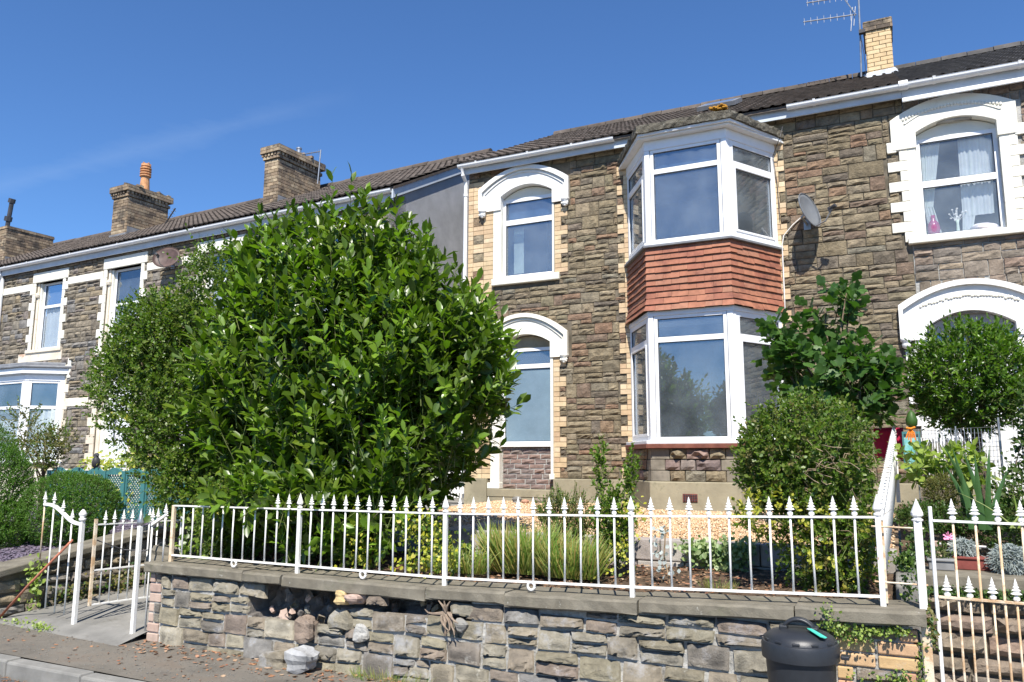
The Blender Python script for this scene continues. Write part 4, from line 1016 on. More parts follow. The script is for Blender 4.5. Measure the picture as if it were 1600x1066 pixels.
MB().box(SL+.003, 0, -.10, .0, 5.09, 5.105).build('eaves_soffit', 'upvc_d', LH)
gutter(LH, SL, .02, -.19, 5.17, r=.065)
MB().tube([(-13.5, -.19, 5.12), (-13.5, -.15, 5.0), (-13.5, -.07, 4.9), (-13.5, -.07, -.6)], .05, 10).build('downpipe', 'upvc_d', LH)

def big_chimney(par, x0, x1, y0, y1, z0, ztop, seed, pot=None, cap=True):
    c = empty('chimney', None, None, parent=par); r = random.Random(seed)
    zt = ztop-(.34 if cap else .1)
    brick_shell(x0, x1, y0, y1, z0, zt, 'cbrick', c, r)
    if cap:
        brick_shell(x0-.035, x1+.035, y0-.035, y1+.035, zt, zt+.085, 'cbrick', c, r, name='corbel_brick', L=.12)
        d = MB(); z = zt+.085                                     # dentil course
        n = int((x1-x0+.1)/.11)
        for i in range(n):
            d.box(x0-.06+i*.11, x0+i*.11, y0-.07, y0, z, z+.07)
        n = int((y1-y0+.1)/.11)
        for i in range(n): d.box(x1, x1+.07, y0-.06+i*.11, y0+i*.11, z, z+.07)
        d.box(x0, x1, y0, y1, z, z+.07)
        d.build('dentil_course', 'cbrick', c)
        brick_shell(x0-.09, x1+.09, y0-.09, y1+.09, z+.07, ztop, 'cbrick', c, r, name='cap_brick')
        for k in range(14):                                        # frost-broken bricks lying on top
            T = Matrix.Translation((r.uniform(x0-.05, x1+.05), r.uniform(y0, y1), ztop+.02)) @ Matrix.Rotation(r.uniform(0, 3), 4, 'Z') @ Matrix.Rotation(r.uniform(-.3, .3), 4, 'X')
            MB().box(-.1, .1, -.05, .05, -.03, .03, T).build('brick', 'cbrick', c)
    else:
        brick_shell(x0-.02, x1+.02, y0-.02, y1+.02, zt, ztop, 'cbrick', c, r, name='cap_brick')
    f = MB(); f.box(x0-.03, x1+.06, y0-.04, y0+.02, z0, z0+.30); f.box(x1-.01, x1+.02, y0+.02, y0+.75, z0+.1, z0+.5); f.build('chimney_flashing', 'lead', c)
    if pot:
        prof = [(.15, 0), (.14, .02), (.115, .36), (.115, .42)]
        for i in range(4): b = .42+i*.075; prof += [(.155, b), (.155, b+.035), (.12, b+.04), (.12, b+.07)]
        prof += [(.14, .73), (.12, .80), (.07, .802)]
        MB().lathe(prof, pot, 14).build('chimney_pot', 'terracotta', c)
        for q in range(5): MB().box(-.015, .015, -.02, .02, 0, .04, Matrix.Translation((pot[0]+.11*math.cos(q*1.25), pot[1]+.11*math.sin(q*1.25), pot[2]+.79))).build('pot_tooth', 'terracotta', c)
    return c
big_chimney(LH, -11.30, -10.65, 1.55, 2.85, 5.95, 7.66, 51, pot=(-10.75, 2.1, 7.66))
cC = big_chimney(LH, -5.55, -5.08, 1.75, 3.25, 6.0, 7.80, 52)
MB().lathe([(.06, 0), (.06, .16), (.075, .165), (.075, .2), (.03, .21)], (-5.15, 2.5, 7.8), 10).build('chimney_pot', 'galv', cC)
# next house beyond the downpipe
LH2 = empty('stone_house', 'lilac painted stone house just showing at the left edge beyond the white downpipe', 'house', (-8.45, 12.3, 0), rz=-math.atan(.055))
wb = MB(); wall_with_holes(wb, -19.5, SL-.003, -1.2, 5.15, 0, .3, []); wb.build('wall', 'mortar', LH2)
rects = rubble_layout(-17, SL-.02, -.6, 5.0, [(-17, SL-.02, 4.44, 4.63)], rl_)
lay_stones(rects, rl_, LH2, 'stone_lilac', limit=60, proud=.05, nx=4, nz=3)
MB().box(-19.5, SL-.06, -.035, .05, 4.44, 4.63).build('string_course', 'cream', LH2, bevel=.01)
lroof(LH2, -19.5, SL)
MB().box(-19.5, SL, -.13, -.10, 4.97, 5.17).build('fascia_board', 'fascia', LH2)
gutter(LH2, -19.5, SL-.02, -.19, 5.16, r=.065)
big_chimney(LH2, -17.65, -16.95, 1.7, 3.2, 5.9, 7.42, 53, cap=False)
MB().box(-19.5, -19.3, .3, 7.5, -1.2, 5.1).build('side_wall', 'render_g', LH2)

# white palings closing the passage between the two houses
pg = empty('paling_gate', 'white paling gate closing the passage between the two houses behind the big laurel', 'gate', (-7.7, 12.62, -.75))
for i in range(13):
    x = .0+i*.062
    MB().box(x, x+.036, 0, .02, .06, .60+.0*i).build('paling', 'white', pg, bevel=.004)
MB().box(-.02, .82, .022, .05, .15, .21).box(-.02, .82, .022, .05, .46, .52).build('gate_rail', 'white', pg)

# ================================================================== aerials and dishes
def yagi(par, p0, p1, n, h, r=.008):
    a = empty('aerial_boom', None, None, parent=par) if False else None
    p0 = Vector(p0); p1 = Vector(p1); b = MB().tube([p0, p1], r*1.6, 6); b.build('boom', 'galv', par)
    for i in range(n):
        p = p0.lerp(p1, (i+.15)/n); hh = h*(1.0 if i < n-1 else 1.6)
        MB().tube([p-Vector((0, .0, hh)), p+Vector((0, 0, hh))], r*.7, 5).build('element', 'galv', par)
ta = empty('tv_aerial', 'pair of silver television aerials on a tall mast beside the pale brick chimney', 'aerial', (0, 0, 0))
MB().tube([(-.13, 16.1, 7.5), (-.10, 16.05, 8.3), (-.07, 16.0, 9.7)], .018, 8).build('mast', 'galv', ta)
yagi(ta, (-1.13, 16, 8.87), (-.14, 16, 8.78), 8, .075); yagi(ta, (-1.05, 16, 9.27), (-.2, 16, 9.2), 8, .075)
MB().tube([(-.33, 16.02, 9.15), (-.15, 15.95, 8.75)], .012, 5).tube([(-.26, 16, 8.45), (-.2, 16, 8.95)], .01, 5).tube([(-.2, 16, 8.55), (-.15, 16, 8.95)], .01, 5).build('reflector', 'galv', ta)
MB().box(-.12, .0, 15.95, 16.05, 8.35, 8.42).build('bracket', 'darkmetal', ta)
MB().tube([(-.1, 16.05, 8.4), (-.05, 15.95, 7.9), (-.04, 15.9, 7.4)], .006, 4).build('cable', 'darkmetal', ta)
tb = empty('tv_aerial', 'thin television aerial behind the broad chimney above the laurel', 'aerial', (0, 0, 0))
MB().tube([(-12.56, 14.8, 6.8), (-12.50, 14.8, 7.68)], .016, 6).build('mast', 'galv', tb)
yagi(tb, (-13.1, 14.8, 7.66), (-12.5, 14.8, 7.64), 8, .045)
tcn = empty('tv_aerial', 'small slanting television aerial right of the chimney with the orange pot', 'aerial', (0, 0, 0))
MB().tube([(-18.4, 15.2, 6.6), (-18.0, 15.2, 7.05)], .02, 6).build('mast', 'darkmetal', tcn)
for t in (.45, .6, .75, .9): MB().tube([(-18.4+.4*t-.07, 15.2, 6.6+.45*t+.06), (-18.4+.4*t+.07, 15.2, 6.6+.45*t-.06)], .008, 4).build('element', 'darkmetal', tcn)
pa = empty('vent_pole', 'dark pole with cowl standing by the leftmost chimney', 'pole', (0, 0, 0))
MB().tube([(-25.95, 15.3, 7.3), (-25.8, 15.3, 8.4)], .07, 8).tube([(-25.83, 15.3, 8.36), (-25.79, 15.3, 8.5)], .11, 8).tube([(-25.92, 15.3, 7.75), (-25.89, 15.3, 7.9)], .12, 8).build('pole', 'darkmetal', pa)

def dish(label, C, n, rx, rz, mat, wall_y):
    d = empty('satellite_dish', label, 'satellite dish', C)
    n = Vector(n).normalized(); up = (Vector((0, 0, 1))-n*n.z).normalized(); rt = up.cross(n)
    v = []; f = []; K = 24; Rn = 5
    for side in (0, 1):
        for i in range(Rn+1):
            q = i/Rn
            for j in range(K):
                t = 2*PI*j/K; p = rt*(rx*q*math.cos(t))+up*(rz*q*math.sin(t))-n*(.055*(1-q*q))-n*(.012*side)
                v.append(tuple(p))
    for side in (0, 1):
        b = side*(Rn+1)*K
        for i in range(Rn):
            for j in range(K):
                q = (b+i*K+j, b+i*K+(j+1) % K, b+(i+1)*K+(j+1) % K, b+(i+1)*K+j); f.append(q if side == 0 else q[::-1])
    b1 = Rn*K; b2 = (Rn+1)*K+Rn*K
    for j in range(K): f.append((b1+j, b1+(j+1) % K, b2+(j+1) % K, b2+j))
    link_mesh('reflector', v, f, mat, d, smooth=True)
    rim = MB().tube([tuple(rt*(rx*math.cos(2*PI*j/K))+up*(rz*math.sin(2*PI*j/K))) for j in range(K+1)], .008, 5); rim.build('rim', mat, d)
    feed = n*.34-up*(rz*.55)
    MB().tube([tuple(-up*rz*.98), tuple(-up*rz*1.02+n*.16), tuple(feed-n*.02-up*.02)], .011, 6).build('feed_arm', 'galv', d)
    T = Matrix.Translation(feed) @ n.to_track_quat('-Z', 'Y').to_matrix().to_4x4()
    MB().lathe([(.02, -.05), (.032, -.045), (.032, .01), (.022, .02), (.022, .055)], (0, 0, 0), 10, T).box(-.015, .015, -.05, .03, .03, .08, T).build('receiver', 'darkmetal', d)
    back = -n*.06; yw = wall_y-C[1]
    MB().tube([tuple(back), tuple(back-n*.10-up*.03), (back.x-.02, yw, back.z-.12)], .02, 6).box(back.x-.07, back.x+.03, yw-.012, yw, back.z-.2, back.z-.04).build('wall_bracket', 'galv', d)
    return d
dish('grey satellite dish on the stone wall right of the bay', (-.92, 12.16, 3.72), (.86, -.44, .30), .24, .29, 'dish', D-.03)
dish('brown satellite dish under the white gutter of the left house, left of the laurel', (-14.85, 12.38, 4.60), (.30, -.9, .3), .33, .27, 'dishb', 12.62)

# ================================================================== retaining wall with coping
rw = random.Random(61)
def zc(x): return float(np.interp(x, [-6.4, -3.2, -1.7, -.1, .2], [-.955, -.97, -.935, -.88, -.87]))
def zt(x): return float(np.interp(x, [-6.3, -3.2, -1.7, -.1, .2], [-.44, -.42, -.39, -.345, -.34]))
YW = 5.36
GW = empty('garden_retaining_wall', 'rough stone retaining wall with a collapsed hollow and flat coping below the white railings', 'wall')
CT = .085
core = MB()
n = 0
for i in range(n):
    a = -6.33+(6.40)*i/n; b = -6.33+6.40*(i+1)/n; za, zb = zc(a)-CT-.006, zc(b)-CT-.006
    dpt = YW+.015
    core.add([(a, dpt, -2), (b, dpt, -2), (b, YW+.5, -2), (a, YW+.5, -2), (a, dpt, za), (b, dpt, zb), (b, YW+.5, zb), (a, YW+.5, za)], [(0,1,5,4),(4,5,6,7),(1,2,6,5),(3,0,4,7),(2,3,7,6)])
# mortar face with the hollow left out
def hollow(x, z):                 # 1 inside the hollow
    a = ((x+4.62)/.50)**2+((z+1.22)/.20)**2 < 1
    b = -4.75 < x < -2.95 and z > -1.185+.03*math.sin(x*9)
    return a or b
g = .05; mv = MB(); mh = MB(); nx_ = int(6.38/g); nz_ = int(.9/g)
idx = {}
rcore = random.Random(9)
for i in range(nx_+1):
    for j in range(nz_+1):
        x = -6.32+i*g; z0_ = -1.9; zt_ = zc(x)-CT-.004; z = z0_+(zt_-z0_)*j/nz_
        hol = hollow(x, z)
        y = (YW+.20+rcore.uniform(-.035, .03)) if hol else YW-.002+rcore.uniform(-.007, .004)
        idx[(i, j)] = len(mv.v); mv.v.append((x, y, z))
for i in range(nx_):
    for j in range(nz_):
        q = (idx[i, j], idx[i+1, j], idx[i+1, j+1], idx[i, j+1])
        (mh if max(mv.v[k][1] for k in q) > YW+.08 else mv).f.append(q)
mh.v = list(mv.v)
mh.build('hollow_face', 'rubble', GW)
mv.build('mortar_face', 'mortar_pale', GW)
MB().box(-6.325, .065, YW+.26, YW+.5, -2, -1.07).build('rubble_core', 'rubble', GW)
for (xa, xb) in ((-6.335, -6.315), (.05, .07)):
    MB().box(xa, xb, YW+.01, YW+.5, -2, -1.06).build('wall_end', 'rubble', GW)
rects = rubble_layout(-6.30, -.40, -1.90, -.90, [(-6.31, -6.16, -2, -.9)], rw, H=(.13, .23), W=(.19, .34), gap=.012, minw=.05, minh=.03, split=(.40, .97))
def lift(r):
    x = (r[0]+r[1])/2; top = zc(x)-CT
    return r
keep = []
for r in rects:
    x = (r[0]+r[1])/2; z = (r[2]+r[3])/2; top = zc(x)-CT-.012
    if r[3] > top: r = (r[0], r[1], r[2], top)
    if r[3]-r[2] < .03: continue
    if hollow(x, z) and not (-3.97 < x < -3.72 and z > -1.15 and r[1]-r[0] < .3): continue
    if any(hollow(r[0]+(r[1]-r[0])*t, z) for t in (.15, .85)) and rw.random() < .6: continue
    keep.append(r)
keep += [(-3.86, -3.68, -1.15, -1.055), (-3.10, -2.88, -1.165, -1.06)]
for r in keep:
    vs, fs = stone_geo(r, rw, y=YW, proud=.040, nx=7, nz=5, back=.02, rough=.30, jit=.010, edge=.14, rim_=(.6, .78))
    o = link_mesh('stone', vs, fs, 'stone_w', GW, smooth=True)
    m = o.modifiers.new('round', 'BEVEL'); m.width = .012; m.segments = 2; m.limit_method = 'ANGLE'; m.angle_limit = RAD(30)
# rubble bits inside the hollow
for i in range(60):
    x = rw.uniform(-5.1, -3.1); z = rw.uniform(-1.42, -1.1)
    if not hollow(x, z): continue
    s_ = rw.uniform(.02, .05)
    T = Matrix.Translation((x, YW+.10, z)) @ Matrix.Rotation(rw.uniform(0, 3), 4, 'Y') @ Matrix.Rotation(rw.uniform(0, 3), 4, 'X')
    vs, fs = stone_geo((-s_, s_, -s_*.7, s_*.7), rw, proud=s_, back=s_*.6, nx=4, nz=3)
    fs = fs+[tuple(range(6))]; MB().add(vs, fs, T).build('stone', rw.choice(['stone_w', 'stone_l', 'rubble', 'rubble', 'pbrick']), GW)
# brick piers at both ends
def pier_bricks(rows, par):
    for (x0, x1, z0, z1, m) in rows:
        d = rw.uniform(.012, .024)
        MB().box(x0+.006, x1-.006, YW-d, YW+.03, z0+.006, z1-.006).build('brick', m, par, bevel=.008)
ztp = zc(-.1)-CT-.01
rows = []; z = ztp; k = 0
while z > -2.0:
    if k % 4 == 0 or k % 4 == 3:
        h = .082
        rows += [(-.40, -.30, z-h, z, 'obrick'), (-.05, .06, z-h, z, 'obrick')]
        vs, fs = stone_geo((-.29, -.06, z-h+.004, z-.004), rw, y=YW, proud=.04); link_mesh('stone', vs, fs, 'stone_w', GW)
    else:
        h = .082
        rows += [(-.40, -.175, z-h, z, 'obrick'), (-.17, .06, z-h, z, 'obrick')]
    z -= h; k += 1
pier_bricks(rows, GW)
z = zc(-6.2)-CT-.01; k = 0; rows = []
while z > -1.75:
    h = .088
    if k % 4 in (1, 2): rows += [(-6.325, -6.17, z-h, z, 'pbrick')]
    else: rows += [(-6.325, -6.25, z-h, z, 'pbrick'), (-6.245, -6.17, z-h, z, 'stone_w')]
    z -= h; k += 1
pier_bricks(rows, GW)
# coping slabs
xs = [-6.37, -5.15, -4.72, -3.30, -2.62, -1.62, -.62, .11]
for a, b in zip(xs[:-1], xs[1:]):
    K = 10; vs = []; fs = []; dy = rw.uniform(-.012, .012); dz = rw.uniform(-.006, .006); th = CT+rw.uniform(-.008, .012)
    prof = [(YW+.34, 0), (YW+.02, 0), (YW-.055, .002), (YW-.07, -.014), (YW-.072, -th+.01), (YW-.06, -th), (YW+.34, -th)]
    for i in range(K+1):
        x = a+.005+(b-a-.010)*i/K
        for q, (y, z) in enumerate(prof):
            e = .012 if (i in (0, K) and q in (2, 3, 4)) else 0
            vs.append((x, y+dy+e+rw.uniform(-.004, .004), zc(x)+z+dz+rw.uniform(-.003, .003)))
    m = len(prof)
    for i in range(K):
        for q in range(m): fs.append((i*m+q, i*m+(q+1) % m, (i+1)*m+(q+1) % m, (i+1)*m+q))
    fs += [tuple(range(m))[::-1], tuple(K*m+q for q in range(m))]
    link_mesh('coping_slab', vs, fs, 'stone_c', GW)
# loose things at the foot of the wall
def rock(name, label, C, s, mat, seed, rot=(0, 0, 0), cat='stone', group=None, blocky=.35, smooth=False):
    r = random.Random(seed); v = []; f = []; nu, nv = 14, 9
    ph = [r.uniform(0, 6) for _ in range(6)]
    for j in range(nv+1):
        th = PI*j/nv
        for i in range(nu):
            t = 2*PI*i/nu; d = Vector((math.sin(th)*math.cos(t), math.sin(th)*math.sin(t), math.cos(th)))
            k = 1+.2*math.sin(2.6*d.x+ph[0])+.17*math.sin(3.2*d.y+ph[1])+.15*math.sin(3.6*d.z+ph[2])+r.uniform(-.06, .06)
            mx_ = max(abs(d.x), abs(d.y), abs(d.z)); k *= (1-blocky)+blocky/mx_
            v.append((d.x*k*s[0], d.y*k*s[1], d.z*k*s[2]))
    for j in range(nv):
        for i in range(nu): f.append((j*nu+i, (j+1)*nu+i, (j+1)*nu+(i+1) % nu, j*nu+(i+1) % nu))
    o = link_mesh(name, v, f, mat, None, smooth=smooth); o.location = C
    if smooth: o.modifiers.new('s', 'SUBSURF').render_levels = 1; o.rotation_euler = rot
    return tag(o, label, cat, group)
rock('boulder', 'round pale grey stone lying on the pavement against the wall', (-4.33, 5.18, -1.585), (.115, .085, .085), 'boulder', 17, rot=(.2, .35, .3), blocky=.65)
rock('fallen_stone', 'large dark block tipped out of the collapsed part of the wall', (-4.42, 5.32, -1.38), (.085, .07, .09), 'stone_r', 5, (.3, .5, .4), blocky=.75)
rock('fallen_stone', 'big squared stone resting at the right edge of the hollow in the wall', (-4.10, 5.38, -1.27), (.11, .08, .095), 'stone_w', 6, (0, .06, .1), blocky=.8)
rock('fallen_brick', 'orange brick end perched on the squared stone in the wall hollow', (-4.08, 5.33, -1.10), (.07, .06, .045), 'obrick', 7, (.2, .3, .4), blocky=.9)
rock('fallen_brick', 'cream faced brick leaning right of the orange brick in the wall hollow', (-3.96, 5.32, -1.10), (.08, .06, .04), 'pbrick', 8, (.5, -.5, .2), blocky=.9)
rock('loose_stone', 'small white stone lodged beside the dead root in the wall', (-2.98, 5.33, -1.22), (.045, .04, .045), 'kerb', 9)
rock('loose_stone', 'pinkish lump of mortar at the foot of the squared stone in the wall', (-3.88, 5.33, -1.36), (.06, .05, .06), 'mortar_pale', 10)
rock('loose_stone', 'grey half-round stone sitting on the left end of the coping behind the railing', (-6.42, 5.62, -.93), (.16, .12, .085), 'stone_c', 12)
rock('footing_stone', 'flat weathered footing stone under the collapsed wall section', (-4.68, 5.27, -1.64), (.17, .09, .06), 'stone_w', 13, blocky=.5)
root = MB(); rr_ = random.Random(8)
for k in range(7):
    p = Vector((-3.10+rr_.uniform(-.03, .03), 5.30, -1.13)); pts = [tuple(p)]
    dvec = Vector((rr_.uniform(-.6, .6), -.25, -1)) if k < 5 else Vector((rr_.choice((-1, 1))*.8, -.2, -.3))
    for s_ in range(5): p = p+dvec.normalized()*.035; dvec += Vector((rr_.uniform(-.7, .7), rr_.uniform(-.3, .3), rr_.uniform(-.2, .3))); pts.append(tuple(p))
    root.tube(pts, [.014, .013, .010, .008, .006, .003], 5)
for k in range(3): root.tube([(-3.10, 5.29, -1.13), (-3.10+(k-1)*.02, 5.27, -1.08), (-3.10+(k-1)*.05, 5.26, -1.045)], [.012, .009, .004], 5)
tag(root.build('dead_root', 'rootm', None), 'dead tangled woody root hanging in the gap of the retaining wall', 'root')

# ================================================================== iron railings
def finial_prof(s=1.0):
    return [(.007, 0), (.020*s, .012), (.020*s, .024), (.009, .034), (.011, .038), (.034*s, .046), (.014, .061), (.027*s, .066), (.012, .080), (.019*s, .085), (.010, .097), (.012, .101), (.001, .137*s)]
FIN = None
def finial(par, x, y, z, big=False, mat='iron'):
    global FIN
    if big:
        prof = [(.012, 0), (.024, .008), (.024, .018), (.012, .026), (.028, .045), (.027, .055), (.001, .135)]
        o = MB().lathe(prof, (0, 0, 0), 8).build('post_finial', mat, par)
    else:
        if FIN is None:
            FIN = {}
        if mat not in FIN:
            me = bpy.data.meshes.new('finial'); b = MB().lathe(finial_prof(), (0, 0, 0), 8); me.from_pydata(b.v, [], b.f); me.materials.append(M[mat]); FIN[mat] = me
        o = bpy.data.objects.new('finial', FIN[mat]); col.objects.link(o); o.parent = par
        o.scale = (.88, .55, .93)
    o.location = (x, y, z); return o
RL = empty('iron_railing', 'white painted iron railing with spearhead finials along the top of the front garden wall', 'railing')
YF = 5.45
def rail(par, pts, w, h, name, mat='iron'):
    mb = MB()
    for a, b in zip(pts[:-1], pts[1:]):
        mb.add([(a[0], a[1]-w/2, a[2]-h/2), (b[0], b[1]-w/2, b[2]-h/2), (b[0], b[1]+w/2, b[2]-h/2), (a[0], a[1]+w/2, a[2]-h/2),
                (a[0], a[1]-w/2, a[2]+h/2), (b[0], b[1]-w/2, b[2]+h/2), (b[0], b[1]+w/2, b[2]+h/2), (a[0], a[1]+w/2, a[2]+h/2)],
               [(0,3,2,1),(4,5,6,7),(0,1,5,4),(1,2,6,5),(2,3,7,6),(3,0,4,7)])
    return mb.build(name, mat, par)
posts = [-6.19, -4.67, -3.21, -1.70, -.12]
zb_ = lambda x: zc(x)+.062
xs = np.linspace(posts[0], posts[-1], 22)
rail(RL, [(x, YF, zt(x)) for x in xs], .028, .012, 'top_rail'); rail(RL, [(x, YF, zb_(x)) for x in xs], .028, .014, 'bottom_rail')
for i, x in enumerate(posts):
    MB().prism([(x-.0165, YF-.0165), (x+.0165, YF-.0165), (x+.0165, YF+.0165), (x-.0165, YF+.0165)], zc(x)-.01, zt(x)+.004).build('post', 'iron_r' if i == 0 else 'iron', RL, bevel=.004)
    if i > 0: finial(RL, x, YF, zt(x)+.004, big=True)
for a, b, n in zip(posts[:-1], posts[1:], (11, 11, 11, 11)):
    for k in range(1, n+1):
        t = k/(n+1); t = t if a < -2 else t**.97
        x = a+(b-a)*t+rw.uniform(-.004, .004)
        q = MB().tube([(x+rw.uniform(-.003, .003), YF, zb_(x)), (x+rw.uniform(-.004, .004), YF+rw.uniform(-.004, .004), (zb_(x)+zt(x))/2), (x, YF, zt(x)+.006)], .0075, 6)
        o = q.build('baluster', 'iron', RL, smooth=True)
        if x > -4.95: finial(o, x, YF, zt(x)+.004)
for x in (-5.35, -3.95, -2.45):
    K = 20; mb = MB()
    mb.tube([(x+.027*math.cos(2*PI*j/K), YF-.05, zb_(x)-.022+.027*math.sin(2*PI*j/K)) for j in range(K+1)], .010, 6)
    mb.build('ring', 'iron', RL, smooth=True)
# side railing climbing the garden beside the boundary
RS = empty('iron_railing', 'white iron railing running back uphill along the right boundary, seen end on', 'railing')
def sp(t): return (-.11+.115*t, 5.47+4.1*t, -.345+.60*t)
MB().prism([(sp(0)[0]-.018, 5.475), (sp(0)[0]+.018, 5.475), (sp(0)[0]+.018, 5.51), (sp(0)[0]-.018, 5.51)], -.86, -.33).build('post', 'iron_r', RS)
MB().add([(sp(t)[0]+s_, sp(t)[1], sp(t)[2]+h_) for t in (0, 1) for s_ in (-.022, .022) for h_ in (-.02, .02)], [(0,1,5,4),(2,6,7,3),(1,3,7,5),(0,4,6,2),(0,2,3,1),(4,5,7,6)]).build('top_rail', 'iron', RS)
rail(RS, [(sp(t)[0], sp(t)[1], sp(t)[2]-.42) for t in (0, .5, 1)], .02, .03, 'bottom_rail')
for k in range(1, 34):
    x, y, z = sp(k/34); o = MB().tube([(x, y, z-.44), (x, y, z)], .0075, 5).build('baluster', 'iron', RS, smooth=True)
    fo = finial(o, x, y, z); fo.scale = (1, 1, 1)
x, y, z = sp(1); MB().prism([(x-.02, y), (x+.02, y), (x+.02, y+.04), (x-.02, y+.04)], z-.7, z).build('post', 'iron', RS); finial(RS, x, y+.02, z, big=True)

# post and stays on the pier, right gate post and gate
PP = empty('gate_post', 'white iron post with pointed finial on the end of the coping, tied by two rods', 'post')
MB().prism([(.075, 5.42), (.12, 5.42), (.12, 5.465), (.075, 5.465)], -.875, -.36).build('shaft', 'iron', PP, bevel=.004)
MB().lathe([(.03, 0), (.034, .008), (.02, .02), (.034, .035), (.034, .05), (.001, .135)], (.0975, 5.4425, -.362), 8).build('post_finial', 'iron', PP)
for z in (-.405, -.735): MB().tube([(-.16, 5.44, z+.004), (.13, 5.44, z)], .006, 6).build('tie_rod', 'iron_r', PP)
GP = MB().prism([(.075, 5.33), (.125, 5.33), (.125, 5.38), (.075, 5.38)], -1.9, -.955).build('gate_post', 'iron_r', None, bevel=.004)
tag(GP, 'rust stained white post standing against the brick end of the wall', 'post')
RG = empty('iron_gate', 'rust streaked white iron gate with two rows of spear finials at the right edge', 'gate')
YG = 5.40; gx0, gx1 = .168, 1.12
g = lambda x0, x1, z0, z1, m='iron_r', nm='gate_bar': MB().box(x0, x1, YG-.010, YG+.010, z0, z1).build(nm, m, RG)
MB().tube([(gx0, YG, -1.85), (gx0, YG, -.27)], .011, 8).build('gate_stile', 'iron', RG); MB().tube([(gx1, YG, -1.85), (gx1, YG, -.27)], .013, 8).build('gate_stile', 'iron', RG)
rail(RG, [(gx0+.01, YG, -.352), (gx1, YG, -.362)], .03, .012, 'top_rail', 'iron'); rail(RG, [(gx0+.01, YG, -.790), (gx1, YG, -.802)], .03, .012, 'middle_rail', 'iron_r'); rail(RG, [(gx0+.01, YG, -1.80), (gx1, YG, -1.80)], .03, .012, 'bottom_rail', 'iron_r')
n = 23
for k in range(1, n):
    x = gx0+.0575*k
    if x > gx1-.03: break
    long_ = k % 2 == 0; zt_ = -.355 if long_ else -.795
    o = MB().tube([(x, YG, -1.8), (x+rw.uniform(-.003, .003), YG, -1.2), (x, YG, zt_)], .0075 if long_ else .0065, 6).build('baluster', 'iron_r', RG, smooth=True)
    fo = finial(o, x, YG, zt_+.004); fo.scale = (.85, .55, .95)

# left gate group
def lprop(x, y, z): return (x, y, z)
GL = empty('iron_gate', 'white iron gate standing open on the left path, rusty at its hinge', 'gate', (-7.26, 5.44, 0), rz=RAD(78))
LW = .92                                     # the leaf lies along local +x
rail(GL, [(0, 0, -.655), (LW, 0, -.66)], .026, .013, 'top_rail'); rail(GL, [(0, 0, -1.10), (LW, 0, -1.10)], .026, .013, 'middle_rail'); rail(GL, [(0, 0, -1.43), (LW, 0, -1.43)], .026, .013, 'bottom_rail')
for x in (0, LW): MB().prism([(x-.013, -.013), (x+.013, -.013), (x+.013, .013), (x-.013, .013)], -1.44, -.60 if x == 0 else -.62).build('gate_stile', 'iron' if x else 'iron_r', GL)
for k in range(1, 10):
    x = LW*k/10; o = MB().tube([(x, 0, -1.43), (x, 0, -.655)], .0075, 6).build('baluster', 'iron', GL, smooth=True)
    f_ = finial(o, x, 0, -.652)
    f_.scale = (.62, 1, 1)
PL = empty('gate_post', 'white iron gate post with a ball finial left of the open gate', 'post')
MB().prism([(-7.355, 5.325), (-7.315, 5.325), (-7.315, 5.365), (-7.355, 5.365)], -1.62, -.62).build('shaft', 'iron', PL, bevel=.004)
MB().lathe([(.02, 0), (.034, .012), (.036, .03), (.02, .04), (.036, .06), (.04, .075), (.02, .105), (.004, .12)], (-7.335, 5.345, -.62), 10).build('post_finial', 'iron', PL, smooth=True)
PR_ = empty('gate_post', 'white iron gate post standing in front of the left end of the stone wall', 'post')
MB().prism([(-6.497, 5.303), (-6.459, 5.303), (-6.459, 5.341), (-6.497, 5.341)], -1.66, -.63).build('shaft', 'iron', PR_, bevel=.004)
MB().lathe([(.016, 0), (.03, .02), (.034, .04), (.02, .075), (.004, .16)], (-6.478, 5.322, -.63), 8).build('post_finial', 'galv', PR_, smooth=True)
def sweep_panel(label, x0, x1, ztops, zbots, zrail, group=None, grey=False):
    p = empty('iron_railing', label, 'railing', group=group)
    xs = np.linspace(x0, x1, len(ztops))
    fin = np.linspace(x0, x1, 14); zz = np.interp(fin, xs, zrail)
    # smooth the swept handrail
    pts = [(float(a), 5.40, float(b)) for a, b in zip(fin, zz)]
    for _ in range(2): pts = [pts[0]]+[tuple((np.array(pts[i-1])+2*np.array(pts[i])+np.array(pts[i+1]))/4) for i in range(1, len(pts)-1)]+[pts[-1]]
    rail(p, pts, .034, .026, 'swept_rail', 'iron')
    for x, zt_, zb2 in zip(xs, ztops, zbots):
        o = MB().tube([(x, 5.40, zb2), (x, 5.40, zt_)], .0085, 6).build('baluster', 'iron' if rw.random() < .7 else 'iron_r', p, smooth=True)
        f_ = finial(o, x, 5.40, zt_+.01, mat='iron'); f_.scale = (.85, .6, .9)
    return p
sweep_panel('white iron railing with a swept curved handrail left of the open gate', -8.02, -7.42, [-.47, -.475, -.55, -.64, -.655], [-1.03, -1.50, -1.53, -1.54, -1.55], [-.47, -.475, -.55, -.64, -.655])
sweep_panel('short white railing with a rising swept handrail between the post and the wall end', -6.41, -6.24, [-.60, -.55], [-1.62, -.95], [-.62, -.53])

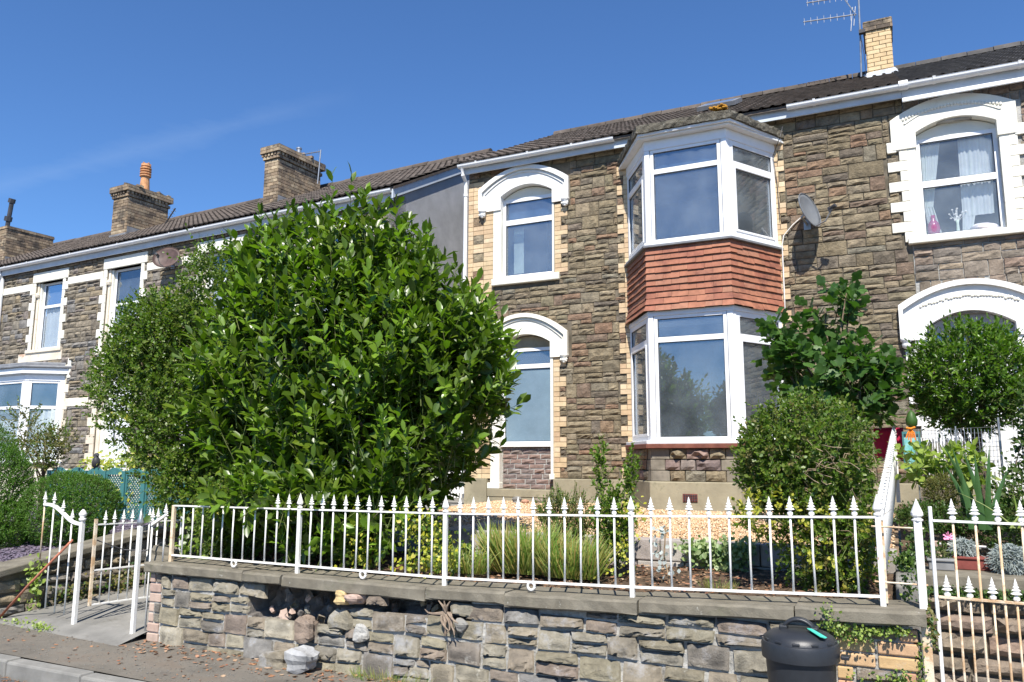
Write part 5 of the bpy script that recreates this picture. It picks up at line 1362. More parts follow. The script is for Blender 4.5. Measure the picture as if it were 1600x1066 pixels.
# ================================================================== path and left boundary wall
ap = MB(); zl = lambda y: -1.60+max(0, (y-5.2))*.05
K = 14
for k in range(K):
    ya = 5.02+k*.35; yb = ya+.35; za, zb2 = (zl(ya) if k else -1.665), zl(yb)
    ap.add([(-8.3+.0*k, ya, za), (-6.36, ya, za), (-6.36, yb, zb2), (-8.3, yb, zb2)], [(0, 1, 2, 3)])
o = ap.build('garden_path', 'concrete', None); o['kind'] = 'structure'
LWALL = empty('boundary_wall', 'low dark stone boundary wall with sloping concrete coping left of the path', 'wall')
rb2 = random.Random(71)
T = Matrix(((0, 1, 0, -8.42), (1, 0, 0, 0), (0, 0, 1, 0), (0, 0, 0, 1)))
def cz(y): return -1.13+.145*(y-5.3)
mm = MB()
for k in range(16):
    ya = 5.1+k*.4; yb = ya+.4
    mm.add([(-8.70, ya, -2), (-8.44, ya, -2), (-8.44, yb, -2), (-8.70, yb, -2), (-8.70, ya, cz(ya)-.08), (-8.44, ya, cz(ya)-.08), (-8.44, yb, cz(yb)-.08), (-8.70, yb, cz(yb)-.08)], [(0,1,5,4),(1,2,6,5),(4,5,6,7),(3,0,4,7),(2,3,7,6)])
mm.build('wall_core', 'mortar', LWALL)
rects = [r for r in rubble_layout(5.1, 11.4, -1.75, -.4, [], rb2, H=(.2, .3), W=(.35, .6), gap=.02)]
for r in rects:
    ym = (r[0]+r[1])/2; top = cz(r[0])-.085
    if r[3] > top: r = (r[0], r[1], r[2], top)
    if r[3]-r[2] < .05: continue
    vs, fs = stone_geo(r, rb2, proud=.05, y=0)
    # local x -> world y, local -y -> world +x
    vs = [(-8.44-v_[1], v_[0], v_[2]) for v_ in vs]; fs = [f_[::-1] for f_ in fs]
    link_mesh('stone', vs, fs, 'stone_l', LWALL)
for k in range(7):
    ya = 5.04+k*.92; yb = ya+.91
    MB().add([(-8.76, ya, cz(ya)-.075), (-8.36, ya, cz(ya)-.075), (-8.36, yb, cz(yb)-.075), (-8.76, yb, cz(yb)-.075), (-8.76, ya, cz(ya)), (-8.36, ya, cz(ya)), (-8.36, yb, cz(yb)), (-8.76, yb, cz(yb))],
             [(0,3,2,1),(4,5,6,7),(0,1,5,4),(1,2,6,5),(2,3,7,6),(3,0,4,7)]).build('coping_slab', 'stone_c', LWALL, bevel=.012)
# front return of the left wall
LF = empty('boundary_wall', 'dark shaded stone wall along the pavement at the left edge of the picture', 'wall')
MB().box(-14, -8.70, 5.32, 5.6, -2, -1.22).build('wall_core', 'mortar', LF)
for r in rubble_layout(-12, -8.45, -1.7, -1.215, [], rb2, H=(.2, .26), W=(.35, .6), gap=.02):
    vs, fs = stone_geo(r, rb2, proud=.05, y=5.31); link_mesh('stone', vs, fs, 'stone_l', LF)
x = -14.
while x < -8.5:
    MB().box(x, min(x+1.1, -8.40), 5.22, 5.62, -1.205, -1.13).build('coping_slab', 'stone_c', LF, bevel=.012); x += 1.11
sheet('slate_bed', -18, -8.62, 5.5, 9.4, lambda x, y: -1.16+.05*(y-5.5), 'slatechip', 4, 4)
sheet('neighbour_garden', -26, -8.62, 9.4, 12.9, lambda x, y: -.97, 'concrete', 2, 2)
sheet('garden_back', -8.62, -6.37, 8.5, 20, -.80, 'concrete', 2, 2)
t_ = MB().box(-13.2, -10.1, 9.05, 9.25, -1.15, -.93).build('low_wall', 'cream', None, bevel=.01); tag(t_, 'low cream rendered wall under the teal trellis', 'wall')
wl = MB().box(-19.5, -13.3, 11.0, 11.2, -1.2, -.22).build('low_wall', 'cream_w', None); tag(wl, 'low wall with brick capping in front of the left house bay', 'wall')
# teal trellis fence with arched panels
TR = empty('trellis_fence', 'teal wooden trellis fence with scalloped tops behind the clipped hedge', 'fence')
tx = -13.3; ty = 9.0; PWD = .40
for k in range(8):
    a = tx+k*(PWD+.075)
    MB().box(a-.0375, a+.0375, ty-.035, ty+.035, -1.05, -.20).build('post', 'teal', TR, bevel=.004)
    p0, p1 = a+.045, a+.03+PWD
    arc = [(p0+(p1-p0)*i/10, -.235+.075*math.sin(PI*i/10)) for i in range(11)]
    MB().band([(p[0], p[1]+.012) for p in arc], [(p[0], min(p[1]-.02, -.262)) for p in arc], ty-.02, ty+.02).build('arched_head', 'teal', TR)
    MB().box(p0, p0+.03, ty-.015, ty+.015, -1.03, -.262).box(p1-.03, p1, ty-.015, ty+.015, -1.03, -.262).box(p0+.03, p1-.03, ty-.015, ty+.015, -1.03, -.99).build('panel_frame', 'teal', TR)
    lat = MB(); w_ = p1-p0-.06; h_ = .72
    step = .062
    for sgn, yy in ((1, ty-.004), (-1, ty+.005)):
        u = -h_
        while u < w_:
            x0_, x1_ = max(0, u), min(w_, u+h_)
            if x1_-x0_ > .02:
                if sgn == 1: za, zb2 = x0_-u, x1_-u
                else: za, zb2 = h_-(x0_-u), h_-(x1_-u)
                X0, X1, Z0, Z1 = p0+.03+x0_, p0+.03+x1_, -.985+za, -.985+zb2
                dx = .007; lat.add([(X0-dx, yy, Z0+dx*sgn), (X0+dx, yy, Z0-dx*sgn), (X1+dx, yy, Z1-dx*sgn), (X1-dx, yy, Z1+dx*sgn),
                                    (X0-dx, yy+.007, Z0+dx*sgn), (X0+dx, yy+.007, Z0-dx*sgn), (X1+dx, yy+.007, Z1-dx*sgn), (X1-dx, yy+.007, Z1+dx*sgn)],
                                   [(0,1,2,3),(7,6,5,4),(0,4,5,1),(3,2,6,7)])
            u += step
    lat.build('lattice', 'teal', TR, kind='stuff')
# dark bird ornament on the fence
br = MB(); br.lathe([(.01, 0), (.05, .02), (.07, .09), (.055, .16), (.035, .19), (.045, .225), (.02, .255)], (-12.13, 9.0, -.16), 10)
br.lathe([(.02, -.0), (.012, .05), (.001, .08)], (0, 0, 0), 6, Matrix.Translation((-12.13, 8.98, .07)) @ Matrix.Rotation(1.9, 4, 'Y'))
br.add([(-12.18, 9.0, -.12), (-12.08, 9.0, -.12), (-12.0, 9.02, -.24), (-12.06, 9.02, -.25), (-12.18, 9.03, -.10), (-12.08, 9.03, -.10)], [(0, 1, 2, 3), (4, 5, 2, 3), (0, 3, 4), (1, 5, 2)])
tag(br.build('bird_ornament', 'darkmetal', None, smooth=True), 'dark bird-shaped ornament perched on the teal trellis', 'ornament')
rp2 = MB().tube([(-8.33, 5.24, -1.60), (-7.95, 5.26, -1.26), (-7.40, 5.30, -.80)], .012, 8).build('leaning_pole', 'rust', None, smooth=True)
tag(rp2, 'thin rust red pole leaning on the left gate railing', 'pole')
hz = MB().tube([(-7.30, 5.46, -.80), (-7.15, 5.7, -.92), (-6.95, 5.8, -.93), (-6.6, 5.75, -.80), (-6.46, 5.5, -.74)], .006, 5).build('chain', 'darkmetal', None); tag(hz, 'slack dark cable tied between the left gate posts', 'cable')

# ================================================================== garden behind the railings
def bump_sheet(name, x0, x1, y0, y1, zf, mat, g, amp, seed, kind='structure'):
    r = random.Random(seed); nx = int((x1-x0)/g); ny = int((y1-y0)/g)
    v = [(x0+(x1-x0)*i/nx, y0+(y1-y0)*j/ny, zf(x0+(x1-x0)*i/nx, y0+(y1-y0)*j/ny)+r.uniform(-amp, amp)) for j in range(ny+1) for i in range(nx+1)]
    f = [(j*(nx+1)+i, j*(nx+1)+i+1, (j+1)*(nx+1)+i+1, (j+1)*(nx+1)+i) for j in range(ny) for i in range(nx)]
    return link_mesh(name, v, f, mat, None, smooth=True, kind=kind)
bump_sheet('flower_bed_soil', -6.33, -.02, 5.58, 7.34, lambda x, y: zc(x)-.045+.05*(y-5.58)*.3, 'soil', .06, .016, 1)
bump_sheet('gravel_bed', -6.35, -.02, 7.36, 12.45, lambda x, y: -.775+.012*(y-7.4), 'gravelbase', .1, .008, 2)
sheet('garden_edge_ground', -6.37, -.0, 12.4, 12.5, -.74, 'gravelbase', 1, 1)
BW = empty('block_wall', 'low grey concrete block wall holding the gravel behind the railings', 'wall')
r9 = random.Random(91)
for c in range(2):
    x = -4.40 if c == 0 else -4.18
    if c: MB().box(-4.40, -4.185, 7.22, 7.36, -.905, -.715).build('block', 'block', BW, bevel=.012)
    while x < -.05:
        x2 = min(x+.44, -.03); MB().box(x+.004, x2-.004, 7.20+r9.uniform(-.006, .006), 7.36, -1.10+c*.195, -.91+c*.195).build('block', 'block', BW, bevel=.012); x += .44
for k in range(3): MB().box(-4.40, -4.2, 7.365+k*.44, 7.80+k*.44, -1.0, -.725).build('block', 'block', BW, bevel=.012)
# gravel: real pebbles
def scatter_bits(name, n, region, zf, size, mat, seed, flat=.6, cull=None, shape='pebble'):
    rg = np.random.default_rng(seed); x = rg.uniform(region[0], region[1], n); y = rg.uniform(region[2], region[3], n)
    if cull is not None:
        k = np.array([cull(a, b) for a, b in zip(x, y)]); x, y = x[k], y[k]; n = len(x)
    z = np.array([zf(a, b) for a, b in zip(x, y)]); s = rg.uniform(size[0], size[1], n)
    if shape == 'pebble':
        base = np.array([(1,0,0),(0,1,0),(-1,0,0),(0,-1,0),(0,0,1),(0,0,-.6)], float); tri = [(0,1,4),(1,2,4),(2,3,4),(3,0,4),(1,0,5),(2,1,5),(3,2,5),(0,3,5)]
    else:
        base = np.array([(-1,0,.25),(-.3,.45,0),(-.3,-.45,0),(.4,.4,.05),(.4,-.4,.05),(1,0,.35)], float); tri = [(0,2,1),(1,2,4),(1,4,3),(3,4,5)]
    sc = np.stack([s*rg.uniform(.7, 1.3, n), s*rg.uniform(.6, 1.1, n), s*flat*rg.uniform(.6, 1.3, n)], 1)
    V = base[None]*sc[:, None, :]
    a = rg.uniform(0, 2*PI, n); tl = rg.normal(0, .45, n)
    ct, st = np.cos(tl), np.sin(tl); y1 = V[:, :, 1]*ct[:, None]-V[:, :, 2]*st[:, None]; z1 = V[:, :, 1]*st[:, None]+V[:, :, 2]*ct[:, None]
    ca, sa = np.cos(a), np.sin(a); X = V[:, :, 0]*ca[:, None]-y1*sa[:, None]; Y = V[:, :, 0]*sa[:, None]+y1*ca[:, None]
    P3 = np.stack([X+x[:, None], Y+y[:, None], z1+z[:, None]+ (s*flat*.3)[:, None]], 2).reshape(-1, 3)
    k = len(base); F = (np.array(tri)[None]+(np.arange(n)*k)[:, None, None]).reshape(-1, 3)
    return np_mesh(name, P3, F, mat, None, kind='stuff')
def np_mesh(name, V, F, mat, parent=None, kind=None, smooth=False):
    me = bpy.data.meshes.new(name); me.vertices.add(len(V)); me.vertices.foreach_set('co', np.asarray(V, np.float32).ravel())
    nf, k = F.shape; me.loops.add(nf*k); me.loops.foreach_set('vertex_index', F.astype(np.int32).ravel())
    me.polygons.add(nf); me.polygons.foreach_set('loop_start', np.arange(0, nf*k, k, dtype=np.int32)); me.polygons.foreach_set('loop_total', np.full(nf, k, np.int32))
    if smooth: me.polygons.foreach_set('use_smooth', np.ones(nf, bool))
    me.update(calc_edges=True); me.validate()
    me.materials.append(M[mat]); o = bpy.data.objects.new(name, me); col.objects.link(o)
    if parent is not None: o.parent = parent
    if kind: o['kind'] = kind
    return o
gz = lambda x, y: -.770+.012*(y-7.4)
tag(scatter_bits('gravel', 52000, (-6.3, -.06, 7.38, 12.40), gz, (.007, .020), 'gravel', 1), 'golden gravel spread between the block wall and the house', 'gravel')
tag(scatter_bits('soil_litter', 2600, (-6.2, -.1, 5.60, 7.2), lambda x, y: zc(x)-.03+.05*(y-5.58)*.3, (.012, .03), 'litter', 2, .5, shape='leaf'), 'dead leaves lying on the soil behind the railings', 'leaf litter')
tag(scatter_bits('fallen_leaves', 900, (-6.3, -.9, 4.95, 5.34), lambda x, y: pavz(x, y)+.004, (.012, .032), 'litter', 3, .5, cull=lambda x, y: random.Random(int(x*977+y*613)).random() < (y-4.85)/.45, shape='leaf'), 'dry orange leaves gathered at the foot of the stone wall', 'leaf litter')
tag(scatter_bits('pavement_leaves', 260, (-8.6, -1.5, 4.46, 5.1), lambda x, y: pavz(x, y)+.004, (.008, .024), 'litter', 4, .5, shape='leaf'), 'scattered dry leaves on the pavement', 'leaf litter')
tag(scatter_bits('gutter_grit', 1600, (-8.8, -3.5, 4.05, 4.28), lambda x, y: pavz(x, y)-.112, (.004, .014), 'litter', 5, .4, cull=lambda x, y: random.Random(int(x*977+y*613)).random() < (y-3.95)/.35), 'grit and leaf crumbs in the road gutter', 'grit')
tag(scatter_bits('pavement_grit', 2200, (-8.8, -1.5, 4.5, 5.34), lambda x, y: pavz(x, y)+.002, (.003, .008), 'kerb', 6, .5), 'small pale stones strewn on the pavement', 'grit')
tag(scatter_bits('slate_chippings', 5000, (-12.5, -8.75, 5.65, 9.0), lambda x, y: -1.155+.05*(y-5.5), (.015, .04), 'slatechip', 7, .3), 'plum slate chippings in the bed behind the left wall', 'gravel')
for i, (x, y, s_) in enumerate(((-5.75, 12.1, .075), (-5.35, 12.15, .06), (-5.55, 12.0, .05), (-5.1, 12.1, .07), (-4.75, 12.05, .055), (-4.9, 12.2, .05))):
    o = rock('garden_stone', None, (x, y, -.69), (s_*1.2, s_, s_*.8), ['kerb', 'stone_w', 'obrick'][i % 3], 100+i, group='rounded stones at the foot of the house wall'); tag(o, ['grey rounded stone, leftmost below the frosted window', 'buff rounded stone, second from the left below the frosted window', 'small orange stone nearest the path below the frosted window', 'grey rounded stone on the gravel right of the orange ones', 'buff stone on the gravel, rightmost of the row', 'small orange stone against the plinth near the right end of the row'][i], 'stone')

# ---- the right neighbour's front garden
NWL = empty('garden_wall', 'massive dark stone wall with long coping behind the right gate', 'wall')
rn2 = random.Random(95)
MB().box(.10, 4, 7.22, 7.6, -2.1, -.99).build('wall_core', 'mortar', NWL)
rects = []
z = -1.9
while z < -1.02:
    h = min(rn2.uniform(.11, .19), -1.0-z)
    x = .10-rn2.uniform(0, .2)
    while x < 3: ww = rn2.uniform(.3, .62); rects.append((max(x, .10)+.008, x+ww-.008, z+.008, z+h-.008)); x += ww
    z += h
for r in rects:
    if r[1]-r[0] < .06 or r[3]-r[2] < .05: continue
    vs, fs = stone_geo(r, rn2, proud=.06, y=7.21, nx=6, nz=4, edge=.2, jit=.01); link_mesh('stone', vs, fs, 'stone_r', NWL)
for a, b in ((.10, 1.02), (1.03, 2.1), (2.11, 3.2)): MB().box(a, b, 7.12, 7.6, -.985, -.865).build('coping_slab', 'stone_c', NWL, bevel=.02)
sheet('neighbour_path', .1, 6, 5.6, 7.3, -1.76, 'concrete', 1, 1); sheet('neighbour_bed', .0, 6, 7.55, 12.45, lambda x, y: -.93+max(0, y-7.9)*.16 if y < 10 else -.6, 'soil', 2, 20)
bs = MB().box(-.05, .085, 5.86, 7.15, -1.8, -.80).build('boundary_slab', 'concrete', None, bevel=.015); tag(bs, 'grey slab-topped boundary wall running back behind the brick pier', 'wall')
# ================================================================== dustbin
BN = empty('dustbin', 'black plastic dustbin with a domed lid and turquoise tag in front of the brick pier', 'dustbin', (-.555, 4.93, -1.665))
MB().lathe([(.150, 0), (.158, .01), (.176, .3), (.190, .56), (.192, .60), (.178, .605), (.15, .60)], (0, 0, 0), 40).build('bin_body', 'binp', BN, smooth=True).modifiers.new('e', 'EDGE_SPLIT').split_angle = RAD(40)
for a in range(0):
    t = 2*PI*a/20; MB().tube([(.160*math.cos(t), .160*math.sin(t), .02), (.190*math.cos(t), .190*math.sin(t), .54)], .004, 4).build('bin_rib', 'binp', BN)
ld = MB().lathe([(.200, .565), (.210, .56), (.212, .63), (.205, .648), (.196, .652), (.188, .675), (.16, .695), (.10, .712), (.04, .718), (.001, .719)], (0, 0, 0), 48).build('lid', 'binp', BN, smooth=True)
ld.modifiers.new('e', 'EDGE_SPLIT').split_angle = RAD(38)
hd = MB(); hp = []
for i in range(11):
    t = i/10; hp.append((-.085+.17*t, -.02, .715+.055*math.sin(PI*t)**.6))
for dy in (-.016, .016): hd.tube([(p[0], p[1]+dy, p[2]) for p in hp], .012, 6)
hd.build('lid_handle', 'binp', ld, smooth=True)
MB().box(-.105, -.06, -.05, .02, .700, .735).build('handle_lug', 'binp', ld, bevel=.008); MB().box(.06, .105, -.05, .02, .700, .735).build('handle_lug', 'binp', ld, bevel=.008)
for a in range(12):
    t = 2*PI*a/12; T = Matrix.Rotation(t, 4, 'Z') @ Matrix.Translation((.186, 0, .655)); MB().box(-.02, .012, -.02, .02, 0, .014, T).build('lid_lug', 'binp', ld, bevel=.004)
T = Matrix.Translation((.215, -.03, .59)); MB().box(0, .045, -.03, .03, -.012, .01, T).build('side_handle', 'binp', BN, bevel=.006)
tg = MB(); T = Matrix.Translation((.10, -.09, .715)) @ Matrix.Rotation(.35, 4, 'Y') @ Matrix.Rotation(-.6, 4, 'Z')
tg.prism([(-.05, -.02), (.05, -.028), (.062, 0), (.05, .028), (-.05, .022)], 0, .004); tg.v = [tuple(T @ Vector(v_)) for v_ in tg.v]; tg.build('tag', 'turq', BN)
# ================================================================== foliage
T_LAUREL = (np.array([(0,0,0),(.0,.33,-.02),(0,.68,-.015),(0,1,-.07),(.18,.30,.05),(.20,.68,.04),(-.18,.30,.05),(-.20,.68,.04)]),
            [(0,4,1),(0,1,6),(1,4,5),(1,5,2),(1,2,7),(1,7,6),(2,5,3),(2,3,7)])
T_SMALL = (np.array([(0,0,0),(.30,.45,.06),(0,1,-.03),(-.30,.45,.06)]), [(0,1,2),(0,2,3)])
T_OVAL = (np.array([(0,0,0),(.28,.25,.05),(.34,.6,.04),(0,1,-.05),(-.34,.6,.04),(-.28,.25,.05),(0,.5,-.02)]), [(0,1,6),(1,2,6),(2,3,6),(3,4,6),(4,5,6),(5,0,6)])
T_BLADE = (np.array([(-.014,0,0),(.014,0,0),(-.014,.4,.03),(.014,.4,.03),(-.01,.75,-.03),(.01,.75,-.03),(0,1,-.16)]), [(0,1,3),(0,3,2),(2,3,5),(2,5,4),(4,5,6)])
def _fig():
    pts = [(0,0)]; lobes = [(-125,.5),(-62,.75),(0,1.0),(62,.75),(125,.5)]
    out = []
    for i, (a, r) in enumerate(lobes):
        for da, k in ((-22,.84),(-9,.97),(9,.97),(22,.84)):
            t = RAD(a+da); out.append((math.sin(t)*r*k*.62, .42+math.cos(t)*r*k*.58))
        if i < 4: t = RAD((a+lobes[i+1][0])/2); out.append((math.sin(t)*.40, .42+math.cos(t)*.38))
    v = [(0,.42,-.03)]+[(x, y, .03*math.sin(x*9)) for x, y in out]+[(0,0.02,0)]
    n = len(v); return np.array(v), [(0, i+1, i) for i in range(1, n-1)]+[(0, 1, n-1)]
T_FIG = _fig()

def frames(dirs, ups, rg, roll=.5):
    y = dirs/np.linalg.norm(dirs, axis=1, keepdims=True)
    x = np.cross(y, ups); ln = np.linalg.norm(x, axis=1, keepdims=True); x = np.where(ln < 1e-4, np.array([[1., 0, 0]]), x/np.maximum(ln, 1e-6))
    z = np.cross(x, y); a = rg.normal(0, roll, len(y))[:, None]
    x2 = x*np.cos(a)+z*np.sin(a); z2 = -x*np.sin(a)+z*np.cos(a)
    return np.stack([x2, y, z2], 2)          # columns = axes
def leaves_mesh(name, tmpl, pos, R3, s, mat, parent, kind='stuff', smooth=True, wid=None):
    V, F = tmpl; F = np.array(F)
    P3 = np.einsum('nij,kj->nki', R3, V) if wid is None else np.einsum('nij,nkj->nki', R3, V[None]*np.stack([wid, np.ones_like(wid), np.ones_like(wid)], 1)[:, None, :])
    P3 = P3*s[:, None, None]+pos[:, None, :]
    n, k = len(pos), len(V); FF = (F[None]+(np.arange(n)*k)[:, None, None]).reshape(-1, 3)
    return np_mesh(name, P3.reshape(-1, 3), FF, mat, parent, kind=kind, smooth=smooth)
_leafmesh = {}
def leaf_objects(tmpl_name, tmpl, pos, R3, s, mat, parent, wid=1.0):
    key = (tmpl_name, mat)
    if key not in _leafmesh:
        me = bpy.data.meshes.new('leaf'); me.from_pydata([tuple(v) for v in tmpl[0]], [], [tuple(f) for f in tmpl[1]])
        me.polygons.foreach_set('use_smooth', [True]*len(me.polygons)); me.materials.append(M[mat]); _leafmesh[key] = me
    for p, r, k in zip(pos, R3, s):
        o = bpy.data.objects.new('leaf', _leafmesh[key]); col.objects.link(o); o.parent = parent
        m = Matrix(((r[0][0]*k, r[0][1]*k, r[0][2]*k, p[0]), (r[1][0]*k, r[1][1]*k, r[1][2]*k, p[1]), (r[2][0]*k, r[2][1]*k, r[2][2]*k, p[2]), (0, 0, 0, 1)))
        o.matrix_basis = m

def shrub(name, label, cat, lobes, nshoot, shoot_len, nleaf, leaf_len, tmpl, tname, mat, seed, fr=(.35, .84), up=.5, out=1.0, rnd=.35, spread=55, trunk=None, nparts=0,
          stem_mat='stem', rmin=.78, rmax=1.05, terminal=True, fill=0, zmin=None, mat2=None, frac2=0, wild=0.0, stem_r=.003, phi0=25, branches=8, cutf=None, group=None):
    """lobes: list of (cx,cy,cz,rx,ry,rz,weight)"""
    rg = np.random.default_rng(seed); root_o = empty(name, label, cat, group=group)
    L = np.array(lobes, float); wgt = L[:, 6]/L[:, 6].sum()
    pts = []; outs = []; tot = 0
    while tot < nshoot:
        k = rg.choice(len(L), 600, p=wgt); d = rg.normal(size=(600, 3)); d /= np.linalg.norm(d, axis=1, keepdims=True)
        r = rmin+(rmax-rmin)*rg.beta(2.2, 1.2, 600)
        p = L[k, :3]+d*L[k, 3:6]*r[:, None]
        ok = np.ones(600, bool)
        for j in range(len(L)):
            q = np.linalg.norm((p-L[j, :3])/L[j, 3:6], axis=1); ok &= (q > rmin*.93) | (k == j)
        if zmin is not None: ok &= p[:, 2] > zmin
        if cutf is not None: ok &= cutf(p)
        o = d/L[k, 3:6]; o /= np.linalg.norm(o, axis=1, keepdims=True)
        pts.append(p[ok]); outs.append(o[ok]); tot += ok.sum()
    P0 = np.concatenate(pts)[:nshoot]; O = np.concatenate(outs)[:nshoot]
    sd = O*out+np.array([0, 0, up])+rg.normal(0, rnd, (nshoot, 3)); sd /= np.linalg.norm(sd, axis=1, keepdims=True)
    sl = shoot_len*rg.uniform(.6, 1.3, nshoot)*(1+wild*(rg.random(nshoot) < .08)*rg.uniform(1, 2.2, nshoot))
    P0 = P0-sd*sl[:, None]*.45
    pos = []; dr = []; upv = []; sz = []; sh = []
    base = rg.uniform(0, 2*PI, nshoot)
    a1 = np.cross(sd, rg.normal(size=(nshoot, 3))); a1 /= np.linalg.norm(a1, axis=1, keepdims=True); a2 = np.cross(sd, a1)
    for i in range(nleaf):
        t = (i+.6)/nleaf; ang = base+i*2.4
        rad = a1*np.cos(ang)[:, None]+a2*np.sin(ang)[:, None]
        ph = RAD(spread)*(1-.55*t)+RAD(phi0)*(.3)
        if terminal and i == nleaf-1: ph = RAD(14)
        d = sd*math.cos(ph)+rad*math.sin(ph)+rg.normal(0, .14, (nshoot, 3))
        pos.append(P0+sd*(sl*t)[:, None]); dr.append(d); upv.append(sd+np.array([0, 0, .35])); sz.append(leaf_len*rg.uniform(.65, 1.15, nshoot)*(1-.25*abs(t-.55))); sh.append(np.arange(nshoot))
    pos = np.concatenate(pos); dr = np.concatenate(dr); upv = np.concatenate(upv); sz = np.concatenate(sz); sh = np.concatenate(sh)
    if fill:
        k = rg.choice(len(L), fill, p=wgt); d = rg.normal(size=(fill, 3)); d /= np.linalg.norm(d, axis=1, keepdims=True)
        p = L[k, :3]+d*L[k, 3:6]*(rg.uniform(fr[0], fr[1], fill))[:, None]
        if zmin is not None: p[:, 2] = np.maximum(p[:, 2], zmin+.02)
        if cutf is not None: m_ = cutf(p); p = p[m_]; d = d[m_]
        pos = np.concatenate([pos, p]); dr = np.concatenate([dr, d+rg.normal(0, .8, d.shape)]); upv = np.concatenate([upv, rg.normal(0, 1, d.shape)+np.array([0, 0, 1.])]); sz = np.concatenate([sz, leaf_len*rg.uniform(.7, 1.1, len(p))]); sh = np.concatenate([sh, np.full(len(p), -1)])
    R3 = frames(dr, upv, rg, .35)
    second = np.zeros(len(pos), bool)
    if mat2:
        pick = rg.random(nshoot) < frac2; second = np.where(sh >= 0, pick[np.maximum(sh, 0)], False)
    part = np.zeros(len(pos), bool)
    if nparts:                                  # the leaves nearest the street become parts of their own
        score = sz/np.linalg.norm(pos, axis=1)+rg.uniform(0, .1, len(pos))*sz; vis = (O[np.maximum(sh, 0)][:, 1] < .1) & (sh >= 0)
        ii = np.argsort(-score*vis)[:nparts]; part[ii] = True
    for m_, sel in ((mat, ~second & ~part), (mat2, second & ~part)):
        if m_ and sel.any(): leaves_mesh('foliage', tmpl, pos[sel], R3[sel], sz[sel], m_, root_o)
    for m_, sel in ((mat, ~second & part), (mat2, second & part)):
        if m_ and sel.any(): leaf_objects(tname, tmpl, pos[sel], R3[sel], sz[sel], m_, root_o)
    # stems of the shoots: three sided
    ang = np.array([0, 2*PI/3, 4*PI/3]); ring = (a1[:, None, :]*np.cos(ang)[None, :, None]+a2[:, None, :]*np.sin(ang)[None, :, None])
    q0 = (P0-sd*sl[:, None]*.5)[:, None, :]+ring*stem_r*1.4; q1 = (P0+sd*sl[:, None])[:, None, :]+ring*stem_r*.6
    V = np.concatenate([q0, q1], 1).reshape(-1, 3); base_f = np.array([(0,1,4),(0,4,3),(1,2,5),(1,5,4),(2,0,3),(2,3,5)]); F = (base_f[None]+(np.arange(nshoot)*6)[:, None, None]).reshape(-1, 3)
    np_mesh('shoots', V, F, stem_mat, root_o, kind='stuff')
    if trunk:
        r = random.Random(seed); tx, ty, tz, rad_, th_ = trunk; mb = MB()
        mb.tube([(tx, ty, tz-.05), (tx+.02, ty, tz+th_*.5), (tx-.01, ty+.02, tz+th_)], [rad_*1.3, rad_, rad_*.85], 8); mb.build('trunk', 'bark', root_o, smooth=True)
        bb = MB()
        for k in range(branches):
            l = L[rg.choice(len(L), p=wgt)]; d = rg.normal(size=3); d /= np.linalg.norm(d); d[2] = abs(d[2])*.8
            e = l[:3]+d*l[3:6]*.75; s0 = np.array([tx, ty, tz+th_*r.uniform(.5, 1)]); m1 = (s0+e)/2+rg.normal(0, .06, 3)+np.array([0, 0, -.05])
            bb.tube([tuple(s0), tuple(m1), tuple(e)], [rad_*.55, rad_*.35, rad_*.12], 5)
        bb.build('branches', 'bark', root_o, smooth=True, kind='stuff')
    return root_o

# the great laurel
lau = [(-5.35, 6.95, .75, 1.75, 1.25, 1.45, 4), (-5.75, 7.0, 1.75, .95, .85, .95, 1.5), (-4.5, 6.95, .95, .85, .9, .90, 1.4), (-6.35, 6.95, .8, 1.0, .9, 1.15, 1.5), (-4.8, 6.6, .0, 1.15, .95, .85, 1.6), (-5.2, 7.0, 2.0, .7, .7, .72, .9), (-5.1, 6.25, -.45, 1.15, .6, .5, 1.1), (-3.95, 6.85, .85, .55, .6, .5, .5), (-4.4, 6.9, 2.0, .16, .2, .32, .10), (-6.6, 6.95, 2.25, .28, .35, .48, .25), (-3.72, 6.8, 1.15, .2, .25, .28, .1), (-6.95, 6.95, 1.75, .22, .25, .28, .1)]
shrub('laurel_bush', 'huge glossy green laurel bush filling the garden behind the railings left of the house', 'bush', lau, 1250, .44, 12, .166, T_LAUREL, 'laurel', 'laurel', 101,
      up=1.15, out=.8, rnd=.36, spread=62, trunk=(-5.1, 7.0, -.95, .09, .9), nparts=300, fill=10000, fr=(.3, .78), rmin=.74, zmin=-.85, mat2='laurel_y', frac2=.26, wild=.6, stem_r=.0045, branches=16,
      cutf=lambda p: (p[:, 1] > 5.60) & (p[:, 0] < -3.40-np.maximum(0, .65-p[:, 2])*.75))
for i, (x, y, z, dx) in enumerate(((-3.62, 6.9, 1.35, .8), (-3.55, 6.8, .75, .9))):
    pass
# low laurel sprays pushing through the railing
shrub('laurel_sprays', 'low laurel sprays with pale green leaves hanging through the railings', 'bush', [(-4.75, 5.78, -.55, .42, .28, .33, 1), (-4.05, 5.95, -.5, .25, .25, .25, .4), (-5.0, 5.85, -.75, .3, .2, .2, .3), (-5.35, 5.62, -.36, .55, .16, .17, 1.3), (-4.8, 5.6, -.38, .25, .14, .17, .5)], 95, .24, 8, .145, T_LAUREL, 'laurel', 'laurel_y', 102, up=.5, out=.7, rnd=.5, spread=60, nparts=60, mat2='laurel', frac2=.65, trunk=(-4.7, 6.1, -.95, .02, .3), branches=4)

